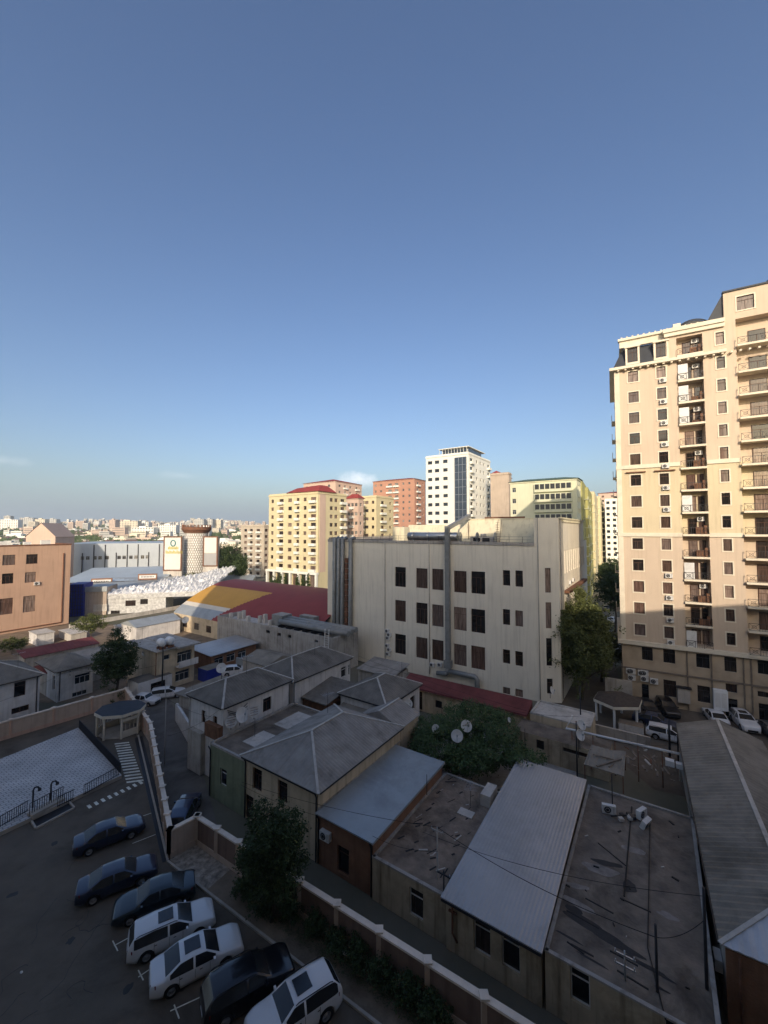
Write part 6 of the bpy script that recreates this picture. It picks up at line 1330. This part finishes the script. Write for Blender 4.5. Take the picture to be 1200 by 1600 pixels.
# ---------------------------------------------------------------- satellite dishes
def dish(label,x,y,z,d,az,el=35,pole=1.2,stripe=False,Y=None):
    p=PD(x,y,Y) if Y else P(x,y,z); t=thing('satellite_dish',label,'satellite dish',(p.x,p.y,p.z),az)
    r=d/2; mb=MB(); Mx=Matrix.Rotation(R(90-el),4,'X'); n=8; pf=[(r*i/n+.0001,(r*i/n)**2*.35/r/1.0) for i in range(n+1)]; mb.lathe(pf+[(r,pf[-1][1]-.015)]+[(a,b-.015) for a,b in reversed(pf)],30,0,Mx); mb.build('reflector',[M('ac_white')],t)
    mb=MB(); F_=Mx@V(0,0,r*.95); mb.tube([Mx@V(0,-r*.95,r*.3),F_],.02,6); mb.tube([Mx@V(r*.8,r*.4,r*.3),F_],.012,5); mb.box(tuple(F_-V(.06,.06,.08)),tuple(F_+V(.06,.06,.08))); mb.build('feed_arm',[M('steel')],t)
    mb=MB(); mb.tube([Mx@V(0,0,-.02),(0,.12,-.15),(0,.12,-pole)],.035,7); mb.build('mount',[M('metal_dark')],t)
    if stripe:
        mb=MB()
        for k in range(4): a=Mx@V(-r*.7,-r*.6+k*r*.4,r*.3); b=Mx@V(r*.7,-r*.45+k*r*.4,r*.3); mb.bar(a,b,.05,.02)
        mb.build('painted_stripe',[M('wood')],t)
    return t
dish('lower right of the three round white dishes in the vine canopy',714,1150,4.9,1.15,R(-8),28)
dish('upper right dish of the three in the vine canopy',728,1135,5.0,1.15,R(10),35)
dish('left smallest of the three white dishes in the vine canopy',680,1139,5.0,.85,R(20),25)
dish('small oval white dish at the right side of the vine canopy',795,1125,4.8,.5,R(40),25)
dish('lower dish on the pole at the back of the flat dark roof',905,1149,4.9,1.0,R(25),30,2.2)
dish('upper dish on the pole at the back of the flat dark roof',907,1133,5.6,1.0,R(28),32,2.4)
dish('small dish near the drainpipe at the foot of the big building corner',861,1079,4.2,1.0,R(50),20,1)
dish('white dish on the corner of the tall white house',332,1115,6.0,1.45,R(15),25,1)
dish('large grey white dish leaning on the side wall of the tall white house',376,1118,6.3,1.5,R(60),25,1)
dish('brown striped dish right of the large one on the side wall',397,1112,6.4,1.1,R(20),25,.8,stripe=True)
dish('faint striped dish left of the large one on the side wall',361,1128,6.0,1.1,R(20),25,.8,stripe=True)
dish('small dish at the left end of the gutter of the tall white house',301,1085,7.3,.9,R(-30),20,.8)
dish('round white dish on the roof between the shed and the white house',346,1044,6.2,1.3,R(15),25,2.2)
dish('white dish above the brown bank near the concrete plant wall',290,969,4.5,1.5,R(10),25,2.5)
dish('large white dish on the gutter corner of the small white house',154,1045,4.4,1.5,R(40),22,1)
dish('rusty dish on the wall of the house with the water tanks',227,1020,5.4,1.0,R(0),20,.8)
dish('white dish on the wall corner of the small dark roofed house',638,1100,5.0,.95,R(30),25,1.2)
# loose air conditioners on the roofs
for lab,x,y,z,a in (('white air conditioner standing on the dark flat roof',999,1275,3.0,30),('second grey air conditioner lying behind it on the dark flat roof',1003,1288,2.95,35),('small old air conditioner part on the dark flat roof beside the mast',951,1268,2.95,-20)):
    p=P(x,y,z); o=bpy.data.objects.new('air_conditioner',acunit(.95,.62)); col.objects.link(o); o.location=p; o.rotation_euler=(R(20) if 'lying' in lab else 0,0,R(a)); tag(o,lab,'air conditioner')
mb=MB(); p=P(975,1277,2.98); rnd=random.Random(6)
for i in range(7): x,y=rnd.uniform(-.9,.9),rnd.uniform(-.35,.35); s=rnd.uniform(.08,.2); mb.box((p.x+x-s,p.y+y-s,p.z),(p.x+x+s,p.y+y+s,p.z+s*1.3),i%2)
mb.bar(p+V(-1,0,.1),p+V(1,.1,.1),.08,.08); tag(mb.build('scrap_heap',[M('metal_dark'),M('concrete_lt')]),'small heap of scrap metal in the middle of the flat roof','scrap')
rnd=random.Random(61)
mb=MB()
for i in range(60):
    x=rnd.uniform(975,1060); y=1165+(x-975)*.28+rnd.uniform(-6,34); p=P(x,y,3.0); s=rnd.uniform(.04,.2); a=rnd.uniform(0,3.1); mb.bar(p,p+V(s*3*math.cos(a),s*3*math.sin(a),rnd.uniform(0,.3)),s,s*.5,0 if i%6 else 1+(i//6)%2)
tag(mb.build('scrap_heap',[M('wood_grey'),M('rust'),M('concrete_lt')]),'long untidy pile of planks and scrap at the back edge of the flat roof','scrap',kind='stuff')
p=P(1052,1197,3.0); mb=MB(); mb.box((-.6,-.3,0),(.1,.3,.5)); mb.box((.2,-.3,0),(.7,.3,.4)); o=tag(mb.build('storage_box',[M('white')]),'white boxes left at the back corner of the flat roof','box'); o.location=p; o.rotation_euler=(0,0,ANG)
# ---------------------------------------------------------------- poles, pipes and wires
def pole(label,x,y,h,r=.09,mat='metal_dark',z=0,arms=1,name='utility_pole',lean=0,cat='pole'):
    p=P(x,y,z); t=thing(name,label,cat,(p.x,p.y,z),ANG); mb=MB(); mb.tube([(0,0,-.2),(lean,0,h)],[r,r*.7],8); mb.build('pole_shaft',[M(mat)],t)
    if arms:
        mb=MB()
        for k in range(arms):
            zz=h-.25-k*.5; mb.bar((lean-.45,0,zz),(lean+.45,0,zz),.07,.07)
            for s in (-.4,0,.4): mb.tube([(lean+s,0,zz),(lean+s,0,zz+.16)],.03,6,1)
        mb.build('cross_arm',[M(mat),M('steel')],t)
    return t,V(p.x,p.y,z+h)
T_={}
def wire(label,a,b,sag=.5,r=.014,mat='black',name='cable'):
    mb=MB(); n=14; pts=[]
    for i in range(n+1): f=i/n; q=a.lerp(b,f); q.z-=4*sag*f*(1-f); pts.append(q)
    mb.tube(pts,r,5); return tag(mb.build(name,[M(mat)]),label,'cable')
_,A1=pole('wooden grey pole against the patched low house',684,1442,5.9,.07,'concrete',arms=1)
_,A2=pole('dark pole beside the drain of the ochre house',694,1466,4.0,.07,'metal_dark',arms=1)
_,A3=pole('dark pole rising in front of the flat roofed house',1030,1650,6.0,.08,'metal_dark',arms=0)
_,A4=pole('tall black pole beside the narrow building at right',1108,1645,7.6,.09,'metal_dark',arms=0)
_,A5=pole('short insulated bracket post at the front edge of the flat roof',977,1532,1.4,.05,'steel',z=2.9,arms=2,name='bracket_post')
_,A6=pole('thin mast standing on the flat roof in front of the canopy',957,1262,2.6,.04,'metal_dark',z=2.9,arms=0,name='mast',cat='mast')
_,A7=pole('pole with two dishes at the back of the flat roof',902,1215,5.6,.08,'metal_dark',arms=0)
_,A8=pole('thick dark post behind the flat roof next to the white estate car',1047,1192,4.6,.13,'metal_dark',arms=0)
_,A9=pole('second thinner post behind the flat roof by the ridged roof',1060,1192,4.2,.08,'metal_dark',arms=0)
_,A10=pole('tall black lamp pole by the house with water tanks',253,1088,7.3,.13,'black',arms=0,name='street_lamp',cat='street lamp')
_,A11=pole('short pole with a cross arm behind the back wall',107,1092,4.3,.10,'metal_dark',arms=2)
_,A12=pole('thin black aerial mast on the sheet roof edge',667,1238,1.4,.035,'metal_dark',z=3.9,arms=0,name='mast',cat='mast')
_,A13=pole('dark pole hidden beside the big tree trunk',908,1160,6.5,.09,'metal_dark',arms=0)
_,A14=pole('thin pole standing in the lane near the wall',257,1195,7.0,.05,'concrete',arms=0)
q=P(460,1270,5); wire('long black cable from the cream house to the first grey pole',P(378,1222,4.2),A1,.35); wire('black cable from the grey pole across the blue roof to the dark front pole',A1,A3+V(0,0,-.6),.5,.018)
wire('black cable from the dark front pole towards the narrow building',A3+V(0,0,-.6),A4+V(0,0,-1.5),.3,.014); wire('thin cable crossing above the cream house front',P(376,1226,4.1),P(497,1275,4.0),.2,.012)
wire('thin cable high over the blue roof',P(660,1300,4.8),A4+V(0,0,-.4),.6,.012); wire('cable from the lane pole to the tall white house',A14,P(330,1120,6.5),.3,.012); wire('cable from the lamp pole to the lane pole',A10,A14,.5,.012)
wire('cable from the cross arm pole towards the tank house',A11,P(243,1040,5),.6,.012); wire('cable from the cross arm pole off to the left edge',A11,P(-40,1110,5),.4,.012); wire('cable running along the big building above the red roof',P(560,1025,4.5),P(850,1118,4.6),.4,.012)
wire('upper cable crossing in front of the street opening',PD(620,800,66),PD(975,850,60),1.0,.014) if False else None
def aerial(label,x,y,z,h=2.0,a=0):
    p=P(x,y,z); t=thing('tv_aerial',label,'aerial',(p.x,p.y,z),R(a)); mb=MB(); mb.tube([(0,0,-.1),(0,0,h)],.02,6); mb.build('mast',[M('metal_dark')],t)
    mb=MB(); mb.bar((-.6,0,h-.1),(.7,0,h-.1),.02,.02)
    for k in range(7): l=.5-.04*k; mb.bar((-.55+.2*k,-l,h-.1),(-.55+.2*k,l,h-.1),.014,.014)
    mb.build('antenna',[M('steel')],t)
aerial('television aerial on the ridge of the cream hipped house',512,1112,7.0,1.8,40); aerial('television aerial on the roof of the tall white house',385,1052,9.0,2.0,10); aerial('television aerial on the house with the water tanks',222,1002,6.3,2.2,70)
aerial('television aerial on the small dark roofed house',628,1058,6.6,1.9,-20); aerial('television aerial on the long dark hipped roof',492,1022,8.6,1.8,30); aerial('television aerial on the roof of the left edge house',28,1042,7.6,1.8,60); aerial('television aerial on the patched flat roof over the green house',398,1150,4.8,1.7,15); aerial('television aerial on the low ochre house roof',735,1258,2.75,1.6,80)
for lab,a_,b_,s_ in (('cable from the dish corner of the white house to the lane pole',P(349,1104,7.3),P(262,1150,5),.4),('cable strung from the long dark roof to the small hipped house',P(557,1031,7),P(606,1046,7),.3),('cable from the small hipped house to the pole by the tree',P(660,1070,5.4),P(905,1120,6),.9),('cable from the two dish pole to the thick dark post',P(902,1140,5.4),P(1047,1165,4.4),.5),('cable from the thick dark post to the ridged roof eave',P(1047,1165,4.4),P(1085,1287,4.3),.3),('cable drooping over the patched low roof',P(582,1306,3.9),P(684,1330,5.5),.3),('cable from the tank house across the yard to the lean to roof',P(308,1010,6),P(300,1082,7.3),.4),('cable from the back wall pole to the small white house',P(107,1050,4.2),P(95,1052,4.3),.1)): wire(lab,a_,b_,s_,.012)
# water tanks
for lab,x,y in (('left of the two round white water tanks on the cream house roof',252,1006),('right of the two round white water tanks on the cream house roof',265,1003)):
    p=P(x,y+8,6.5); t=thing('water_tank',lab,'water tank',(p.x,p.y,6.5),ANG); mb=MB(); r=.62
    prof=[(.001,0),(r*.7,.03),(r,.25),(r,1.0),(r*.7,1.25),(.001,1.3)]; mb.lathe(prof,20,0,Matrix.Translation((0,-.0,1.0))@Matrix.Rotation(R(90),4,'Y')@Matrix.Translation((0,0,-.65))); mb.build('tank',[M('white_clean')],t)
    mb=MB()
    for s in (-.4,.4): mb.box((s-.05,-.5,0),(s+.05,.5,.4))
    mb.build('stand',[M('rust')],t)
# long white pipe on posts
a=P(884,1138,3.6); b=P(1062,1178,3.6); t=thing('gas_pipe','long white pipe carried on posts behind the flat roof','pipe',(a.x,a.y,0)); mb=MB(); up=P(895,1118,4.6); mb.tube([up,a,b,b+V(0,0,-2.5)],.12,10); mb.build('pipe_run',[M('white')],t,True)
for i in range(5): q=a.lerp(b,(i+.3)/5); mb=MB(); mb.tube([(q.x,q.y,0),(q.x,q.y,3.5)],.05,6); mb.build('support_post',[M('rust')],t,True)
# ---------------------------------------------------------------- the far town
pm('far_white',(.78,.77,.72),.85,.08,.1); pm('far_cream',(.68,.62,.50),.85,.1,.1); pm('far_pink',(.58,.46,.38),.85,.1,.1); pm('far_grey',(.50,.50,.48),.9,.1,.1); pm('far_roof',(.20,.13,.11),.9,.2,.1); pm('far_win',(.06,.07,.08),.3,.1,1)
def farmesh(w,d,h,mats,roof):
    mb=MB(); mb.box((-w/2,-d/2,-3),(w/2,d/2,h),0); fl=max(1,int(h/3.1)); nc=max(2,int(w/3.2))
    for k in range(fl):
        for i in range(nc):
            x=-w/2+w*(i+.5)/nc; z=h*(k+.35)/fl; mb.poly([(x-.65,-d/2-.04,z),(x+.65,-d/2-.04,z),(x+.65,-d/2-.04,z+1.4),(x-.65,-d/2-.04,z+1.4)],1)
    if roof: z=h+.01; mb.poly([(-w/2-.4,-d/2-.4,z),(w/2+.4,-d/2-.4,z),(w/2,0,z+1.8),(-w/2,0,z+1.8)],2); mb.poly([(w/2+.4,d/2+.4,z),(-w/2-.4,d/2+.4,z),(-w/2,0,z+1.8),(w/2,0,z+1.8)],2); mb.poly([(w/2+.4,-d/2-.4,z),(w/2+.4,d/2+.4,z),(w/2,0,z+1.8)],2); mb.poly([(-w/2-.4,d/2+.4,z),(-w/2-.4,-d/2-.4,z),(-w/2,0,z+1.8)],2)
    else: mb.box((-w*.2,-d*.2,h+.01),(w*.1,d*.2,h+2),0)
    return mb.mesh('far_house',mats)
rnd=random.Random(12); FM=[]
for mt,lab in (('far_white','white'),('far_cream','cream'),('far_pink','pinkish'),('far_grey','grey')):
    for (w_,d_,h_,rf) in ((14,10,6,1),(22,12,9,0),(11,9,5,1)): FM.append((farmesh(w_,d_,h_,[M(mt),M('far_win'),M('far_roof')],rf),lab,rf))
def far(me,name,lab,x,y,ang,grp,s=1):
    o=bpy.data.objects.new(name,me); col.objects.link(o); o.location=(x,y,HT(x,y)); o.rotation_euler=(0,0,ang); o.scale=(s,s,s); tag(o,lab,'house',grp); return o
for i in range(290):
    f=rnd.random(); Y=250+f*f*900+f*250; px=rnd.uniform(-30,425); x=(px-600)/FP*Y
    if Y<330 and px>90 and px<345: continue
    me,lab,rf=rnd.choice(FM); zone='over the orange building' if px<110 else 'above the left mall roof' if px<180 else 'above the right mall roof' if px<255 else 'behind the round tower' if px<325 else 'behind the dark trees'
    dist='nearer' if Y<450 else 'mid distance' if Y<750 else 'farther'
    far(me,'far_house',f'{dist} {lab} house with a '+('pitched' if rf else 'flat')+f' roof seen {zone}',x,Y,rnd.uniform(-.6,.6),f'{dist} {lab} '+('pitched' if rf else 'flat')+f' roofed houses {zone}',rnd.uniform(.8,1.3))
mb=MB()
for i in range(900):
    f=rnd.random(); Y=700+f*2300; px=rnd.uniform(-60,480); x=(px-600)/FP*Y; z=HT(x,Y); w_=rnd.uniform(8,26); h_=rnd.choice((5,6,8,9,12,16)) if rnd.random()<.93 else rnd.uniform(20,30); d_=10; m=rnd.randrange(4); mb.box((x-w_/2,Y-d_/2,z-6),(x+w_/2,Y+d_/2,z+h_),m)
    fl=int(h_/3.1)
    for k in range(fl): mb.box((x-w_/2+1,Y-d_/2-.05,z+1+k*3.1),(x+w_/2-1,Y-d_/2-.01,z+2.1+k*3.1),4)
tag(mb.build('distant_town',[M('far_white'),M('far_cream'),M('far_pink'),M('far_grey'),M('far_win')]),'mass of far pale houses on the hill at the left horizon','town',kind='stuff')
mb=MB()
for i in range(1500):
    f=rnd.random(); Y=230+f*1500; px=rnd.uniform(-40,440); x=(px-600)/FP*Y
    if Y<340 and 90<px<350: continue
    z=HT(x,Y); r=rnd.uniform(3,7)
    for k in range(12):
        c=V(x+rnd.gauss(0,r),Y+rnd.gauss(0,2),z+r*.8+rnd.gauss(0,r*.3)); s=r*.6
        a=V(rnd.uniform(-1,1),rnd.uniform(-.4,.4),rnd.uniform(-1,1)).normalized(); b=V(-a.z,0,a.x); mb.poly([c-a*s,c-b*s*.8,c+a*s,c+b*s*.8])
tag(mb.build('distant_trees',[M('leaf_dark')]),'scattered dark trees among the far houses','trees',kind='stuff')
def farblk(lab,x0,x1,ytop,Y,mat,cols=8,fl=None,step=None):
    a=PD(x0,828,Y); b=PD(x1,ytop,Y); z0=HT((a.x+b.x)/2,Y); H=b.z-z0; w_=b.x-a.x; t=thing('far_block',lab,'building',((a.x+b.x)/2,Y,z0)); mb=MB(); mb.box((-w_/2,0,-3),(w_/2,16,H)); mb.box((-w_*.2,3,H),(w_*.1,8,H+2.5)); mb.build('wall',[M(mat)],t)
    f=fl or max(2,int(H/3.3)); nc=cols; n=0; ww=w_/nc*.42
    for k in range(f):
        for i in range(nc):
            if n>=90: break
            n+=1; x=-w_/2+w_*(i+.5)/nc; z=H*(k+.35)/f; mb=MB(); mb.box((x-ww/2,-.15,z),(x+ww/2,-.01,z+H/f*.45)); mb.build('window',[M('far_win')],t)
for a in (('tall pale tower block on the skyline left of the group',170,180,812,900,'far_pink',3,12),('long cream block on the skyline behind the pale tower',181,215,814,950,'far_cream',8,8),('white block right of the long cream block on the skyline',216,232,816,980,'far_white',5,7),('low white skyline block between the two groups',205,240,824,800,'far_white',8,4),
  ('white flat skyline block above the billboard',247,275,820,820,'far_white',8,6),('grey green high block on the skyline above the round tower',303,318,811,1000,'far_grey',5,10),('second grey green high block beside it on the skyline',320,332,811,1020,'far_grey',4,10),('third pale high block at the right of the skyline pair',334,345,812,1040,'far_cream',4,10),
  ('white terrace block at the left edge of the skyline',-5,28,812,1100,'far_white',9,7),('grey stepped block second from the left on the skyline',30,52,809,1250,'far_grey',7,9),('cream block third from the left on the skyline',54,70,811,1200,'far_cream',5,8),('grey high block at the right end of the left skyline group',72,88,811,1300,'far_grey',5,9),('small dark topped block above the white terrace',5,16,806,1500,'far_grey',4,8)): farblk(*a)
# pink gabled house behind the orange building
p0=PD(41,828,170); b_=Bld('old_house','pink gabled house rising behind the orange building','house',(p0.x,p0.y),11,14,R(10)); zz=PD(60,838,170).z
b_.walls(0,zz,M('apt_pink'),{},cap=False); mb=MB(); mb.poly([(0,0,zz),(11,0,zz),(5.5,0,zz+5.5)]); mb.poly([(-.4,-.3,zz-.3),(5.5,-.3,zz+5.7),(5.5,14,zz+5.7),(-.4,14,zz-.3)]); mb.poly([(11.4,-.3,zz-.3),(11.4,14,zz-.3),(5.5,14,zz+5.7),(5.5,-.3,zz+5.7)]); b_.part(mb,'roof',[M('apt_pink')])
# ---------------------------------------------------------------- haze
m=bpy.data.materials.new('haze'); m.use_nodes=True; t=m.node_tree; t.nodes.remove(t.nodes['Principled BSDF']); pv=t.nodes.new('ShaderNodeVolumePrincipled'); pv.inputs['Density'].default_value=.00017; pv.inputs['Color'].default_value=(.90,.96,1,1); pv.inputs['Anisotropy'].default_value=.2
t.links.new(pv.outputs[0],t.nodes['Material Output'].inputs['Volume'])
mb=MB(); mb.box((-3050,-320,-30),(3050,4250,190)); o=mb.build('haze',[m]); o['kind']='stuff'; o['label']='thin pale haze softening the far town'
